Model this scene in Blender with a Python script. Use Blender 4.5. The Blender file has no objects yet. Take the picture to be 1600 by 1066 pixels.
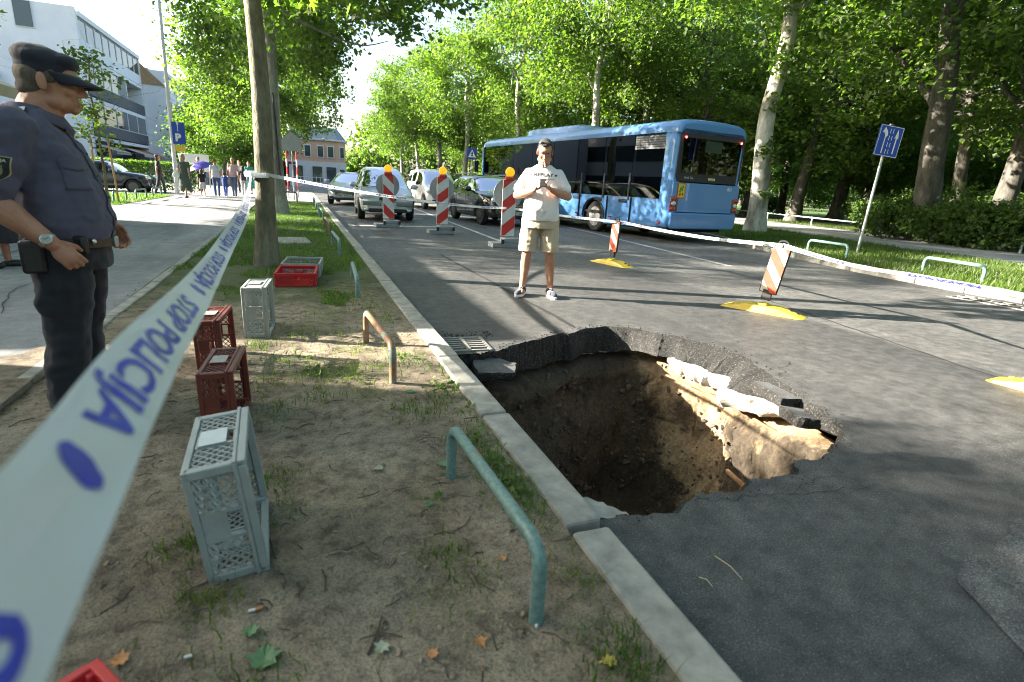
import bpy, bmesh, math, random
from mathutils import Vector, Matrix, noise, Quaternion
R = math.radians
random.seed(7)
scene = bpy.context.scene
col = scene.collection

# ------------------------------------------------------------------ camera
CAM_M = Matrix(((0.93464, 0.04921, -0.35222), (-0.35158, 0.27488, -0.89490), (0.05278, 0.96022, 0.27419)))
CAM_H = 1.25
FPX = 850.0
cam_data = bpy.data.cameras.new("camera")
cam = bpy.data.objects.new("camera", cam_data)
col.objects.link(cam)
cam.matrix_world = Matrix.Translation((0, 0, CAM_H)) @ CAM_M.to_4x4()
cam_data.sensor_width = 36.0
cam_data.lens = FPX / 1600.0 * 36.0
cam_data.clip_start = 0.03
cam_data.clip_end = 5000
cam_data.dof.use_dof = True
cam_data.dof.focus_distance = 6.0
cam_data.dof.aperture_fstop = 2.8
scene.camera = cam

# ------------------------------------------------------------------ world, sun
SUN_EL = 21.0
SUN_DIR = Vector((-0.93, 0.37, 0)).normalized() * math.cos(R(SUN_EL)) + Vector((0, 0, math.sin(R(SUN_EL))))
world = bpy.data.worlds.new("World")
scene.world = world
world.use_nodes = True
wn = world.node_tree
sky = wn.nodes.new("ShaderNodeTexSky")
sky.sky_type = 'NISHITA'
sky.sun_disc = False
sky.sun_elevation = R(SUN_EL)
sky.sun_rotation = R(-68.3)
sky.air_density = 1.0
sky.dust_density = 3.0
sky.ozone_density = 1.0
wn.links.new(sky.outputs[0], wn.nodes["Background"].inputs[0])
wn.nodes["Background"].inputs[1].default_value = 0.07
sun_data = bpy.data.lights.new("sun", 'SUN')
sun_data.energy = 5.0
sun_data.angle = R(0.5)
sun_data.color = (1.0, 0.91, 0.77)
sun = bpy.data.objects.new("sun", sun_data)
col.objects.link(sun)
sun.rotation_euler = (-SUN_DIR).to_track_quat('-Z', 'Y').to_euler()
scene.view_settings.view_transform = 'Standard'
scene.view_settings.look = 'None'
scene.view_settings.gamma = 1.0
scene.view_settings.use_curve_mapping = False
scene.view_settings.exposure = 2.95
scene.render.engine = 'CYCLES'
scene.cycles.max_bounces = 6
scene.cycles.transparent_max_bounces = 8
scene.cycles.use_denoising = True
scene.cycles.filter_width = 1.0
scene.cycles.caustics_reflective = False
scene.cycles.caustics_refractive = False
scene.cycles.sample_clamp_indirect = 6.0

# ------------------------------------------------------------------ helpers
def tag(o, label=None, cat=None, group=None, kind=None):
    if label: o['label'] = label
    if cat: o['category'] = cat
    if group: o['group'] = group
    if kind: o['kind'] = kind
    return o

def empty(name, loc=(0, 0, 0), rz=0, label=None, cat=None, group=None):
    o = bpy.data.objects.new(name, None)
    col.objects.link(o)
    o.location = loc
    o.rotation_euler = (0, 0, rz)
    o.empty_display_size = 0.1
    return tag(o, label, cat, group)

def link(name, me, parent=None, loc=None, rot=None):
    o = bpy.data.objects.new(name, me)
    col.objects.link(o)
    if parent is not None: o.parent = parent
    if loc is not None: o.location = loc
    if rot is not None: o.rotation_euler = rot
    return o

def copy_tree(o, parent=None, names=None):
    c = o.copy()
    col.objects.link(c)
    c.parent = parent
    for ch in list(o.children):
        copy_tree(ch, c)
    return c

def V(*a): return Vector(a)
def nvec(p):
    p = Vector(p)
    return Vector((noise.noise(p), noise.noise(p + Vector((31.7, 5.2, 11.9))), noise.noise(p + Vector((-17.3, 41.1, 3.7)))))

class MB:
    """collects shapes, builds ONE mesh object"""
    def __init__(s): s.v = []; s.f = []; s.m = []; s.mi = 0
    def add(s, vs, fs):
        n = len(s.v)
        s.v += [tuple(p) for p in vs]
        s.f += [tuple(i + n for i in f) for f in fs]
        s.m += [s.mi] * len(fs)
        return s
    def box(s, c, d, rot=None):
        x, y, z = d[0] / 2, d[1] / 2, d[2] / 2
        vs = [Vector(p) for p in ((-x,-y,-z),(x,-y,-z),(x,y,-z),(-x,y,-z),(-x,-y,z),(x,-y,z),(x,y,z),(-x,y,z))]
        if rot is not None: vs = [rot @ p for p in vs]
        c = Vector(c)
        return s.add([p + c for p in vs], [(3,2,1,0),(4,5,6,7),(0,1,5,4),(1,2,6,5),(2,3,7,6),(3,0,4,7)])
    def bar(s, a, b, w, h, up=(0, 0, 1)):
        a, b = Vector(a), Vector(b); d = b - a; L = d.length; d.normalize()
        upv = Vector(up); x = d.cross(upv)
        if x.length < 1e-4: x = d.cross(Vector((1, 0, 0)))
        x.normalize(); z = x.cross(d)
        rot = Matrix((x, d, z)).transposed()
        return s.box((a + b) / 2, (w, L, h), rot)
    def tube(s, path, r, n=8, cap=True, flat=1.0, up=None):
        path = [Vector(p) for p in path]; k = len(path)
        rr = r if isinstance(r, (list, tuple)) else [r] * k
        vs, fs = [], []
        ref = Vector(up) if up is not None else None
        prev = None
        for i, p in enumerate(path):
            t = (path[min(i + 1, k - 1)] - path[max(i - 1, 0)]).normalized()
            if prev is None:
                a = ref if ref is not None else (Vector((0, 0, 1)) if abs(t.z) < .9 else Vector((1, 0, 0)))
                x = t.cross(a).normalized()
            else:
                x = (prev - t * prev.dot(t)).normalized()
            prev = x
            y = t.cross(x)
            ri = rr[i]
            ra, rb = ri if isinstance(ri, (list, tuple)) else (ri, ri * flat)
            for j in range(n):
                an = 2 * math.pi * j / n
                vs.append(p + x * math.cos(an) * ra + y * math.sin(an) * rb)
        for i in range(k - 1):
            for j in range(n):
                a = i * n + j; b = i * n + (j + 1) % n
                fs.append((a, b, b + n, a + n))
        if cap:
            fs.append(tuple(reversed(range(n))))
            fs.append(tuple(range((k - 1) * n, k * n)))
        return s.add(vs, fs)
    def cyl(s, a, b, r, n=16, r2=None): return s.tube([a, b], [r, r if r2 is None else r2], n)
    def lathe(s, prof, c=(0, 0, 0), n=24, rot=None):
        vs, fs = [], []; c = Vector(c)
        for (r, z) in prof:
            for j in range(n):
                an = 2 * math.pi * j / n
                p = Vector((r * math.cos(an), r * math.sin(an), z))
                vs.append((rot @ p if rot is not None else p) + c)
        for i in range(len(prof) - 1):
            for j in range(n):
                a = i * n + j; b = i * n + (j + 1) % n
                fs.append((a, b, b + n, a + n))
        if prof[0][0] > 1e-6: fs.append(tuple(reversed(range(n))))
        if prof[-1][0] > 1e-6: fs.append(tuple(range((len(prof) - 1) * n, len(prof) * n)))
        return s.add(vs, fs)
    def ell(s, c, r, n=16, m=10, rot=None):
        prof = []
        vs, fs = [], []; c = Vector(c)
        for i in range(m + 1):
            th = math.pi * i / m - math.pi / 2
            for j in range(n):
                an = 2 * math.pi * j / n
                p = Vector((r[0] * math.cos(th) * math.cos(an), r[1] * math.cos(th) * math.sin(an), r[2] * math.sin(th)))
                vs.append((rot @ p if rot is not None else p) + c)
        for i in range(m):
            for j in range(n):
                a = i * n + j; b = i * n + (j + 1) % n
                fs.append((a, b, b + n, a + n))
        return s.add(vs, fs)
    def prism(s, poly, h, T=None):
        """poly: 2D points (ccw), extruded z 0..h, through 4x4 T"""
        n = len(poly)
        vs = [Vector((p[0], p[1], 0)) for p in poly] + [Vector((p[0], p[1], h)) for p in poly]
        if T is not None: vs = [T @ p for p in vs]
        fs = [tuple(reversed(range(n))), tuple(range(n, 2 * n))]
        fs += [(i, (i + 1) % n, (i + 1) % n + n, i + n) for i in range(n)]
        return s.add(vs, fs)
    def quad(s, a, b, c, d): return s.add([a, b, c, d], [(0, 1, 2, 3)])
    def sheet(s, poly, z=None):
        vs = [(p[0], p[1], p[2] if z is None else z) for p in poly]
        return s.add(vs, [tuple(range(len(vs)))])
    def mesh(s, name, mats, smooth=None):
        me = bpy.data.meshes.new(name)
        me.from_pydata(s.v, [], s.f)
        if not isinstance(mats, (list, tuple)): mats = [mats]
        for m in mats:
            if m is not None: me.materials.append(m)
        if len(mats) > 1: me.polygons.foreach_set("material_index", s.m)
        if smooth:
            me.shade_smooth()
            if smooth < 179: me.set_sharp_from_angle(angle=R(smooth))
        me.update()
        return me
    def build(s, name, mats, parent=None, smooth=None, bevel=None, loc=None, rot=None, seg=2):
        me = s.mesh(name, mats, smooth)
        o = link(name, me, parent, loc, rot)
        if bevel:
            b = o.modifiers.new("bevel", 'BEVEL'); b.width = bevel; b.segments = seg; b.limit_method = 'ANGLE'; b.angle_limit = R(40)
            me.shade_smooth(); me.set_sharp_from_angle(angle=R(50))
        return o

# ---- materials
MATS = {}
def mat(name, color=(.5, .5, .5), rough=.6, metal=0, var=0.0, vscale=8.0, bump=0.0, bscale=60.0, spec=.5,
        color2=None, coords='world', coat=0, emit=None, estr=0, trans=0, alpha=1, detail=6.0, sheen=0):
    if name in MATS: return MATS[name]
    m = bpy.data.materials.new(name); m.use_nodes = True
    nt = m.node_tree; N = nt.nodes; L = nt.links
    b = N["Principled BSDF"]
    c = tuple(color) + (1,)
    b.inputs["Base Color"].default_value = c
    b.inputs["Roughness"].default_value = rough
    b.inputs["Metallic"].default_value = metal
    b.inputs["Specular IOR Level"].default_value = spec
    b.inputs["Coat Weight"].default_value = coat
    b.inputs["Coat Roughness"].default_value = .06
    b.inputs["Transmission Weight"].default_value = trans
    b.inputs["Alpha"].default_value = alpha
    b.inputs["Sheen Weight"].default_value = sheen
    if emit: b.inputs["Emission Color"].default_value = tuple(emit) + (1,); b.inputs["Emission Strength"].default_value = estr
    if var or color2 or bump:
        if coords == 'world':
            g = N.new("ShaderNodeNewGeometry"); src = g.outputs["Position"]
        else:
            g = N.new("ShaderNodeTexCoord"); src = g.outputs["Object"]
        if var or color2:
            n = N.new("ShaderNodeTexNoise"); n.inputs["Scale"].default_value = vscale; n.inputs["Detail"].default_value = detail; n.inputs["Roughness"].default_value = .62
            L.new(src, n.inputs["Vector"])
            r = N.new("ShaderNodeValToRGB"); L.new(n.outputs["Fac"], r.inputs[0])
            r.color_ramp.elements[0].position = .32; r.color_ramp.elements[1].position = .68
            if color2 is None:
                lo = tuple(max(0, x * (1 - var)) for x in color) + (1,); hi = tuple(min(1, x * (1 + var)) for x in color) + (1,)
            else: lo, hi = tuple(color2) + (1,), c
            r.color_ramp.elements[0].color = lo; r.color_ramp.elements[1].color = hi
            L.new(r.outputs[0], b.inputs["Base Color"])
        if bump:
            n2 = N.new("ShaderNodeTexNoise"); n2.inputs["Scale"].default_value = bscale; n2.inputs["Detail"].default_value = 4
            L.new(src, n2.inputs["Vector"])
            bp = N.new("ShaderNodeBump"); bp.inputs["Strength"].default_value = bump; bp.inputs["Distance"].default_value = .01
            L.new(n2.outputs["Fac"], bp.inputs["Height"]); L.new(bp.outputs[0], b.inputs["Normal"])
    MATS[name] = m
    return m

def nodes_of(m): return m.node_tree.nodes, m.node_tree.links

def ramp(N, stops):
    r = N.new("ShaderNodeValToRGB")
    e = r.color_ramp.elements
    while len(e) < len(stops): e.new(.5)
    for i, (p, c) in enumerate(stops):
        e[i].position = p; e[i].color = tuple(c) + (1,) if len(c) == 3 else c
    return r

def tnoise(N, L, src, scale, detail=4, rough=.6, kind="ShaderNodeTexNoise"):
    n = N.new(kind); n.inputs["Scale"].default_value = scale
    if kind == "ShaderNodeTexNoise":
        n.inputs["Detail"].default_value = detail; n.inputs["Roughness"].default_value = rough
    L.new(src, n.inputs["Vector"])
    return n

def mixc(N, L, fac, a, b, mode='MIX'):
    m = N.new("ShaderNodeMix"); m.data_type = 'RGBA'; m.blend_type = mode
    for sock, val in ((m.inputs[0], fac), (m.inputs[6], a), (m.inputs[7], b)):
        if hasattr(val, 'is_output'): L.new(val, sock)
        elif isinstance(val, (int, float)): sock.default_value = val
        else: sock.default_value = tuple(val) + (1,)
    return m.outputs[2]

def text_geo(s, size=1.0, bold=0.0, sx=1.0):
    cu = bpy.data.curves.new("txt", 'FONT'); cu.body = s; cu.size = size; cu.offset = bold
    cu.align_x = 'CENTER'; cu.align_y = 'CENTER'; cu.resolution_u = 3
    o = bpy.data.objects.new("txt", cu); col.objects.link(o)
    dg = bpy.context.evaluated_depsgraph_get()
    me = o.evaluated_get(dg).to_mesh()
    vs = [Vector((v.co.x * sx, v.co.y, 0)) for v in me.vertices]; fs = [tuple(p.vertices) for p in me.polygons]
    o.evaluated_get(dg).to_mesh_clear()
    bpy.data.objects.remove(o); bpy.data.curves.remove(cu)
    return vs, fs

def text_obj(name, s, size, material, parent, T, bold=0.0, sx=1.0, thick=0.0):
    vs, fs = text_geo(s, size, bold, sx)
    mb = MB(); mb.add([T @ p for p in vs], fs)
    return mb.build(name, material, parent)

def frame(o, x, y):
    """4x4 with origin o, x axis along x, y axis along y"""
    x = Vector(x).normalized(); y = Vector(y); y = (y - x * y.dot(x)).normalized(); z = x.cross(y)
    M = Matrix((x, y, z)).transposed().to_4x4(); M.translation = Vector(o)
    return M

def lerp(a, b, t): return a + (b - a) * t
def interp(pts, x):
    if x <= pts[0][0]: return pts[0][1]
    for (x0, y0), (x1, y1) in zip(pts, pts[1:]):
        if x <= x1: return lerp(y0, y1, (x - x0) / (x1 - x0))
    return pts[-1][1]
def smooth_path(pts, n=8):
    """Catmull-Rom through pts"""
    P = [Vector(p) for p in pts]; out = []
    for i in range(len(P) - 1):
        p0 = P[max(i - 1, 0)]; p1 = P[i]; p2 = P[i + 1]; p3 = P[min(i + 2, len(P) - 1)]
        for k in range(n):
            t = k / n
            out.append(.5 * ((2 * p1) + (p2 - p0) * t + (2 * p0 - 5 * p1 + 4 * p2 - p3) * t * t + (3 * p1 - p0 - 3 * p2 + p3) * t ** 3))
    out.append(P[-1])
    return out
def ray_at(px, py, depth):
    """world point on the line of sight of photo pixel (px,py) at a depth in metres: surveying aid"""
    return Vector((0, 0, CAM_H)) + CAM_M @ Vector(((px - 800) / FPX * depth, -(py - 533) / FPX * depth, -depth))
# ------------------------------------------------------------------ surface materials
def asphalt_mat(name, base, seam=False, speck=.5, rough=.82):
    m = mat(name, (base, base, base * 1.06), rough)
    N, L = nodes_of(m); b = N["Principled BSDF"]
    g = N.new("ShaderNodeNewGeometry"); P = g.outputs["Position"]
    big = tnoise(N, L, P, .55, 5, .6); fine = tnoise(N, L, P, 150, 3, .65); midn = tnoise(N, L, P, 9, 6, .7); vor = tnoise(N, L, P, 120, kind="ShaderNodeTexVoronoi")
    r1 = ramp(N, [(.3, (base * .68, base * .7, base * .74)), (.7, (base * 1.3, base * 1.3, base * 1.32))]); L.new(big.outputs["Fac"], r1.inputs[0])
    r2 = ramp(N, [(.38, (.3, .3, .3)), (.48, (.85, .85, .85)), (.56, (1.15, 1.15, 1.13)), (.66, (2.4, 2.35, 2.25))]); L.new(fine.outputs["Fac"], r2.inputs[0])
    c = mixc(N, L, speck, r1.outputs[0], r2.outputs[0], 'MULTIPLY')
    r2b = ramp(N, [(.36, (.62, .62, .63)), (.5, (1, 1, 1)), (.64, (1.4, 1.39, 1.36))]); L.new(midn.outputs["Fac"], r2b.inputs[0])
    c = mixc(N, L, min(1, speck * 1.4), c, r2b.outputs[0], 'MULTIPLY')
    # pale aggregate chips
    rv = ramp(N, [(.0, (1, 1, 1)), (.3, (0, 0, 0))]); L.new(vor.outputs["Distance"], rv.inputs[0])
    wn_ = N.new("ShaderNodeTexWhiteNoise"); L.new(vor.outputs["Position"], wn_.inputs["Vector"])
    gt = N.new("ShaderNodeMath"); gt.operation = 'GREATER_THAN'; L.new(wn_.outputs["Value"], gt.inputs[0]); gt.inputs[1].default_value = .8
    mu = N.new("ShaderNodeMath"); mu.operation = 'MULTIPLY'; L.new(rv.outputs[0], mu.inputs[0]); L.new(gt.outputs[0], mu.inputs[1])
    c = mixc(N, L, mu.outputs[0], c, (.3, .29, .27))
    # worn streaks along the lane
    mp = N.new("ShaderNodeMapping"); mp.inputs["Scale"].default_value = (1.4, .12, 1); L.new(P, mp.inputs["Vector"])
    st = tnoise(N, L, mp.outputs[0], 1.6, 4, .6); rs = ramp(N, [(.35, (.82, .82, .82)), (.65, (1.16, 1.15, 1.13))]); L.new(st.outputs["Fac"], rs.inputs[0])
    c = mixc(N, L, 1.0, c, rs.outputs[0], 'MULTIPLY')
    if seam:
        sp = N.new("ShaderNodeSeparateXYZ"); L.new(P, sp.inputs[0])
        wob = tnoise(N, L, P, 2.2, 4, .6)
        # older, paler surface right of / beyond a ragged seam, with sunlit brightness painted in
        a = N.new("ShaderNodeMath"); a.operation = 'MULTIPLY_ADD'; L.new(wob.outputs["Fac"], a.inputs[0]); a.inputs[1].default_value = .35; L.new(sp.outputs["X"], a.inputs[2])
        rr = N.new("ShaderNodeMapRange"); L.new(a.outputs[0], rr.inputs["Value"]); rr.inputs["From Min"].default_value = 5.33; rr.inputs["From Max"].default_value = 5.37
        c = mixc(N, L, rr.outputs[0], c, mixc(N, L, 1.0, c, (1.5, 1.49, 1.46), 'MULTIPLY'))
        ry = N.new("ShaderNodeMapRange"); L.new(sp.outputs["Y"], ry.inputs["Value"]); ry.inputs["From Min"].default_value = 7.55; ry.inputs["From Max"].default_value = 7.7
        c = mixc(N, L, ry.outputs[0], c, mixc(N, L, 1.0, c, (1.45, 1.44, 1.42), 'MULTIPLY'))
    L.new(c, b.inputs["Base Color"])
    bp = N.new("ShaderNodeBump"); bp.inputs["Strength"].default_value = .55; bp.inputs["Distance"].default_value = .004
    L.new(fine.outputs["Fac"], bp.inputs["Height"]); L.new(bp.outputs[0], b.inputs["Normal"])
    return m

M_road = asphalt_mat("asphalt_road", .064, seam=True, rough=.66, speck=.75)
M_walk = asphalt_mat("asphalt_walk", .23, speck=.3, rough=.9)
M_oldpatch = asphalt_mat("asphalt_old", .095, speck=.8)
M_path = asphalt_mat("asphalt_path", .27, speck=.3, rough=.9)
def broken_mat():
    m = mat("asphalt_broken", (.04, .04, .04), .85); N, L = nodes_of(m); b = N["Principled BSDF"]; P = N.new("ShaderNodeNewGeometry").outputs["Position"]
    n1 = tnoise(N, L, P, 75, 5, .7); n2 = tnoise(N, L, P, 30, 4, .7)
    r = ramp(N, [(.32, (.004, .004, .004)), (.5, (.016, .016, .015)), (.6, (.05, .048, .045)), (.7, (.26, .25, .235))]); L.new(n1.outputs["Fac"], r.inputs[0]); L.new(r.outputs[0], b.inputs["Base Color"])
    ad = N.new("ShaderNodeMath"); L.new(n1.outputs["Fac"], ad.inputs[0]); L.new(n2.outputs["Fac"], ad.inputs[1])
    bp = N.new("ShaderNodeBump"); bp.inputs["Strength"].default_value = 1; bp.inputs["Distance"].default_value = .02; L.new(ad.outputs[0], bp.inputs["Height"]); L.new(bp.outputs[0], b.inputs["Normal"])
    return m
M_broken = broken_mat()
M_conc = mat("kerb_concrete", (.38, .37, .335), .85, color2=(.2, .195, .175), vscale=9, bump=.35, bscale=160)
M_white_conc = mat("pale_concrete", (.62, .58, .52), .9, color2=(.4, .36, .3), vscale=16, bump=.8, bscale=60)

def earth_mat():
    m = mat("earth_wall", (.12, .075, .04), .95)
    N, L = nodes_of(m); b = N["Principled BSDF"]
    P = N.new("ShaderNodeNewGeometry").outputs["Position"]
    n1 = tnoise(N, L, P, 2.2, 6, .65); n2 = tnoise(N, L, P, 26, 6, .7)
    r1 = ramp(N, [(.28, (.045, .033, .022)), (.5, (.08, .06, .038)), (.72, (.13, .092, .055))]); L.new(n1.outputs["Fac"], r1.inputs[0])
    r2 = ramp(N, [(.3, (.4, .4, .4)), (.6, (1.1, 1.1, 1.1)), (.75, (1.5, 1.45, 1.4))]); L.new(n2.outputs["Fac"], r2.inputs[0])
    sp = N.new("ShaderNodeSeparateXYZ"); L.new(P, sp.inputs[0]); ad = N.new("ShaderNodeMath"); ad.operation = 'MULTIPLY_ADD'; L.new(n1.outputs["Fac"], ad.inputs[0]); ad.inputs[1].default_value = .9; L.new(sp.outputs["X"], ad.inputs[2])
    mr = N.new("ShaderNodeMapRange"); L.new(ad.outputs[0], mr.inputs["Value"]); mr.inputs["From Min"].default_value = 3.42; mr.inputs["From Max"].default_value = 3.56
    r3 = ramp(N, [(.3, (.24, .155, .075)), (.55, (.4, .29, .17)), (.75, (.46, .37, .25))]); L.new(n1.outputs["Fac"], r3.inputs[0])   # sunlight put into the colour: right wall paler than the shaded rest
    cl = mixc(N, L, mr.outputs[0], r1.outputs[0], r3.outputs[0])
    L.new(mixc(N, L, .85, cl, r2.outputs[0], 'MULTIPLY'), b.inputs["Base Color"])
    bp = N.new("ShaderNodeBump"); bp.inputs["Strength"].default_value = 1.0; bp.inputs["Distance"].default_value = .05
    L.new(n2.outputs["Fac"], bp.inputs["Height"]); L.new(bp.outputs[0], b.inputs["Normal"])
    return m
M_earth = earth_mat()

def dirt_mat():
    m = mat("dirt_verge", (.15, .12, .085), .95)
    N, L = nodes_of(m); b = N["Principled BSDF"]
    P = N.new("ShaderNodeNewGeometry").outputs["Position"]
    n1 = tnoise(N, L, P, 1.3, 6, .62); n2 = tnoise(N, L, P, 11, 7, .72); n3 = tnoise(N, L, P, 120, 3, .6)
    r1 = ramp(N, [(.25, (.12, .094, .066)), (.45, (.22, .18, .13)), (.62, (.3, .255, .19)), (.8, (.37, .325, .25))]); L.new(n1.outputs["Fac"], r1.inputs[0])
    r2 = ramp(N, [(.36, (.42, .4, .37)), (.5, (1, 1, 1)), (.64, (1.35, 1.33, 1.28))]); L.new(n2.outputs["Fac"], r2.inputs[0])
    c = mixc(N, L, .85, r1.outputs[0], r2.outputs[0], 'MULTIPLY')
    r3 = ramp(N, [(.34, (.5, .48, .44)), (.5, (1, 1, 1)), (.7, (1.35, 1.33, 1.28))]); L.new(n3.outputs["Fac"], r3.inputs[0])
    c = mixc(N, L, .75, c, r3.outputs[0], 'MULTIPLY')
    # greenish moss/short grass wash further up the strip and in patches
    sp = N.new("ShaderNodeSeparateXYZ"); L.new(P, sp.inputs[0])
    mr = N.new("ShaderNodeMapRange"); L.new(sp.outputs["Y"], mr.inputs["Value"]); mr.inputs["From Min"].default_value = 3.0; mr.inputs["From Max"].default_value = 8.5; mr.inputs["To Min"].default_value = -.25; mr.inputs["To Max"].default_value = .55
    n4 = tnoise(N, L, P, 1.7, 5, .7)
    ad = N.new("ShaderNodeMath"); L.new(n4.outputs["Fac"], ad.inputs[0]); L.new(mr.outputs[0], ad.inputs[1])
    r4 = ramp(N, [(.52, (0, 0, 0)), (.72, (.85, .85, .85))]); L.new(ad.outputs[0], r4.inputs[0])
    c = mixc(N, L, r4.outputs[0], c, (.055, .085, .022))
    L.new(c, b.inputs["Base Color"])
    ad2 = N.new("ShaderNodeMath"); ad2.operation = 'MULTIPLY_ADD'; L.new(n3.outputs["Fac"], ad2.inputs[0]); ad2.inputs[1].default_value = .35; L.new(n2.outputs["Fac"], ad2.inputs[2])
    bp = N.new("ShaderNodeBump"); bp.inputs["Strength"].default_value = 1.0; bp.inputs["Distance"].default_value = .03
    L.new(ad2.outputs[0], bp.inputs["Height"]); L.new(bp.outputs[0], b.inputs["Normal"])
    return m
M_dirt = dirt_mat()
M_lawn = mat("lawn_soil", (.07, .105, .025), .95, color2=(.05, .05, .022), vscale=1.2, bump=.7, bscale=40)
M_forest = mat("forest_floor", (.06, .075, .025), .95, color2=(.055, .042, .025), vscale=.6, bump=.8, bscale=12)
M_paint = mat("road_paint", (.62, .62, .6), .7, color2=(.3, .3, .3), vscale=9)
M_black = mat("black_rubber", (.012, .012, .012), .6)
M_iron = mat("cast_iron", (.3, .29, .27), .55, metal=.4, color2=(.2, .19, .175), vscale=30, bump=.3)

# ------------------------------------------------------------------ ground sheets
HX0, HX1, HY0, HY1 = .5, 4.2, 1.0, 5.2     # opening left in the lower sheets for the hole
mb = MB()
B = 2500
for (x0, x1, y0, y1) in ((-B, HX0, -B, B), (HX1, B, -B, B), (HX0, HX1, -B, HY0), (HX0, HX1, HY1, B)):
    mb.quad((x0, y0, -.1), (x1, y0, -.1), (x1, y1, -.1), (x0, y1, -.1))
tag(mb.build("ground", M_forest), kind='structure')

RIM = [(.985, 1.60), (1.08, 1.60), (1.235, 1.61), (1.40, 1.60), (1.49, 1.615), (1.58, 1.64), (1.89, 1.665), (2.22, 1.70), (2.45, 1.76), (2.62, 1.83), (2.80, 1.95), (2.93, 2.10),
       (3.05, 2.32), (3.13, 2.55), (3.21, 2.82), (3.30, 3.1), (3.36, 3.32), (3.35, 3.55), (3.28, 3.78), (3.18, 3.98), (3.03, 4.18), (2.88, 4.30), (2.70, 4.36), (2.45, 4.335), (2.2, 4.27),
       (1.98, 4.18), (1.75, 4.05), (1.56, 3.93), (1.40, 3.83), (1.2, 3.815), (.985, 3.81)]
def rim_fine(rough=1.0):
    out = []
    for i in range(len(RIM) - 1):
        a, b = Vector(RIM[i]), Vector(RIM[i + 1]); n = max(2, int((b - a).length / .022))
        for k in range(n):
            p = a.lerp(b, k / n)
            e = min(1, min(i + k / n, len(RIM) - 1 - i - k / n) / 1.5)
            q = Vector((p.x * 9, p.y * 9, 3.1)); q2 = Vector((p.x * 38, p.y * 38, 7.7))
            d = (nvec(q * .45) * .05 + nvec(q) * .03 + nvec(q2) * .012) * e * (1 if rough else .6)
            o_ = (p - Vector((2.1, 2.95))).normalized() * rough * (.024 * round(3.2 * noise.noise(Vector((p.x * 4.2, p.y * 4.2, 11)))) / 1.6 * e); out.append(Vector((p.x + d.x + o_.x, p.y + d.y + o_.y)))
    out.append(Vector(RIM[-1]))
    return out
RF = rim_fine(); RS = rim_fine(0.0)
# road: a sheet with the hole cut out
RK = [(9.72, -12), (9.7, 4.6), (9.78, 6.2), (10.0, 7.6), (10.42, 9.3), (11.0, 11.0), (11.76, 13.2), (12.3, 15.2), (12.7, 18), (12.9, 24), (13.0, 60), (13, 140)]
KX = .975
bm = bmesh.new()
outer = [(KX, -12)] + RK + [(KX, 140)]
ring = [bm.verts.new((x, y, 0)) for x, y in outer]
# left side runs down along the kerb, then round the hole, then on
left = [bm.verts.new((p.x, p.y, 0)) for p in reversed(RF)]
loop = ring + left
edges = [bm.edges.new((loop[i], loop[(i + 1) % len(loop)])) for i in range(len(loop))]
bmesh.ops.triangle_fill(bm, use_beauty=True, use_dissolve=False, edges=edges)
for f in bm.faces:
    if f.normal.z < 0: f.normal_flip()
me = bpy.data.meshes.new("road"); bm.to_mesh(me); bm.free(); me.materials.append(M_road)
road = tag(link("road", me), kind='structure')

# side street and far junction on the left beyond the verge
mb = MB(); mb.sheet([(KX, 25.9), (KX, 140), (-60, 140), (-60, 34), (-8, 31), (-1.2, 28.5)], -.006)
tag(mb.build("side_street", M_walk), kind='structure')

# lane lines
def line(name, pts, w, dash=None):
    mb = MB()
    for (a, b) in zip(pts, pts[1:]):
        a, b = Vector(a), Vector(b); d = (b - a); n = Vector((-d.y, d.x)).normalized() * w / 2
        segs = [(0, 1)]
        if dash:
            Ld = d.length; segs = []; t = 0
            while t < Ld: segs.append((t / Ld, min(1, (t + dash[0]) / Ld))); t += dash[1]
        for t0, t1 in segs:
            p, q = a + d * t0, a + d * t1
            mb.sheet([p - n, p + n, q + n, q - n] if (q - p).cross(n) < 0 else [p - n, q - n, q + n, p + n], .004)
    o = mb.build(name, M_paint, road); return o
line("lane_line", [(4.25, 11.0), (4.29, 11.85), (4.85, 24.06), (5.4, 36), (6.6, 70)], .11)
line("lane_line", [(7.57, 8.17), (8.58, 17.9), (9.2, 24), (9.6, 40)], .12)
line("stop_line", [(1.3, 15.35), (2.0, 15.5), (3.9, 15.6)], .28)
line("stop_line", [(1.2, 18.6), (3.9, 18.8)], .2)
# sealed joints, cracks and a dark line along the lane
M_tar = mat("tar_joint", (.02, .02, .021), .75)
def ribbon(name, pts, w, z, m, parent, jit=.0):
    mb = MB(); P = smooth_path([Vector((p[0], p[1], 0)) for p in pts], 10)
    vs, fs = [], []
    for i, p in enumerate(P):
        t = (P[min(i + 1, len(P) - 1)] - P[max(i - 1, 0)]).normalized(); n = Vector((-t.y, t.x, 0))
        j = noise.noise(Vector((p.x * 14, p.y * 14, 1))) * jit
        ww = w * (.55 + .9 * abs(noise.noise(Vector((p.x * 9, p.y * 9, 5))))) * (.25 if i in (0, len(P) - 1) else 1)
        vs += [p + n * (j - ww / 2) + Vector((0, 0, z)), p + n * (j + ww / 2) + Vector((0, 0, z))]
        if i: fs.append((2 * i - 2, 2 * i, 2 * i + 1, 2 * i - 1))
    mb.add(vs, fs)
    return mb.build(name, m, parent)
ribbon("dark_line", [(2.30, 9.6), (2.32, 8.4), (2.36, 5.0), (2.35, 4.42)], .075, .003, M_tar, road, .02)  # narrow dark line running along the lane
ribbon("dark_line", [(5.6, 5.3), (5.45, 4.4), (5.2, 3.2), (5.0, 1.9), (4.9, .3)], .03, .003, M_tar, road, .03)
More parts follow.
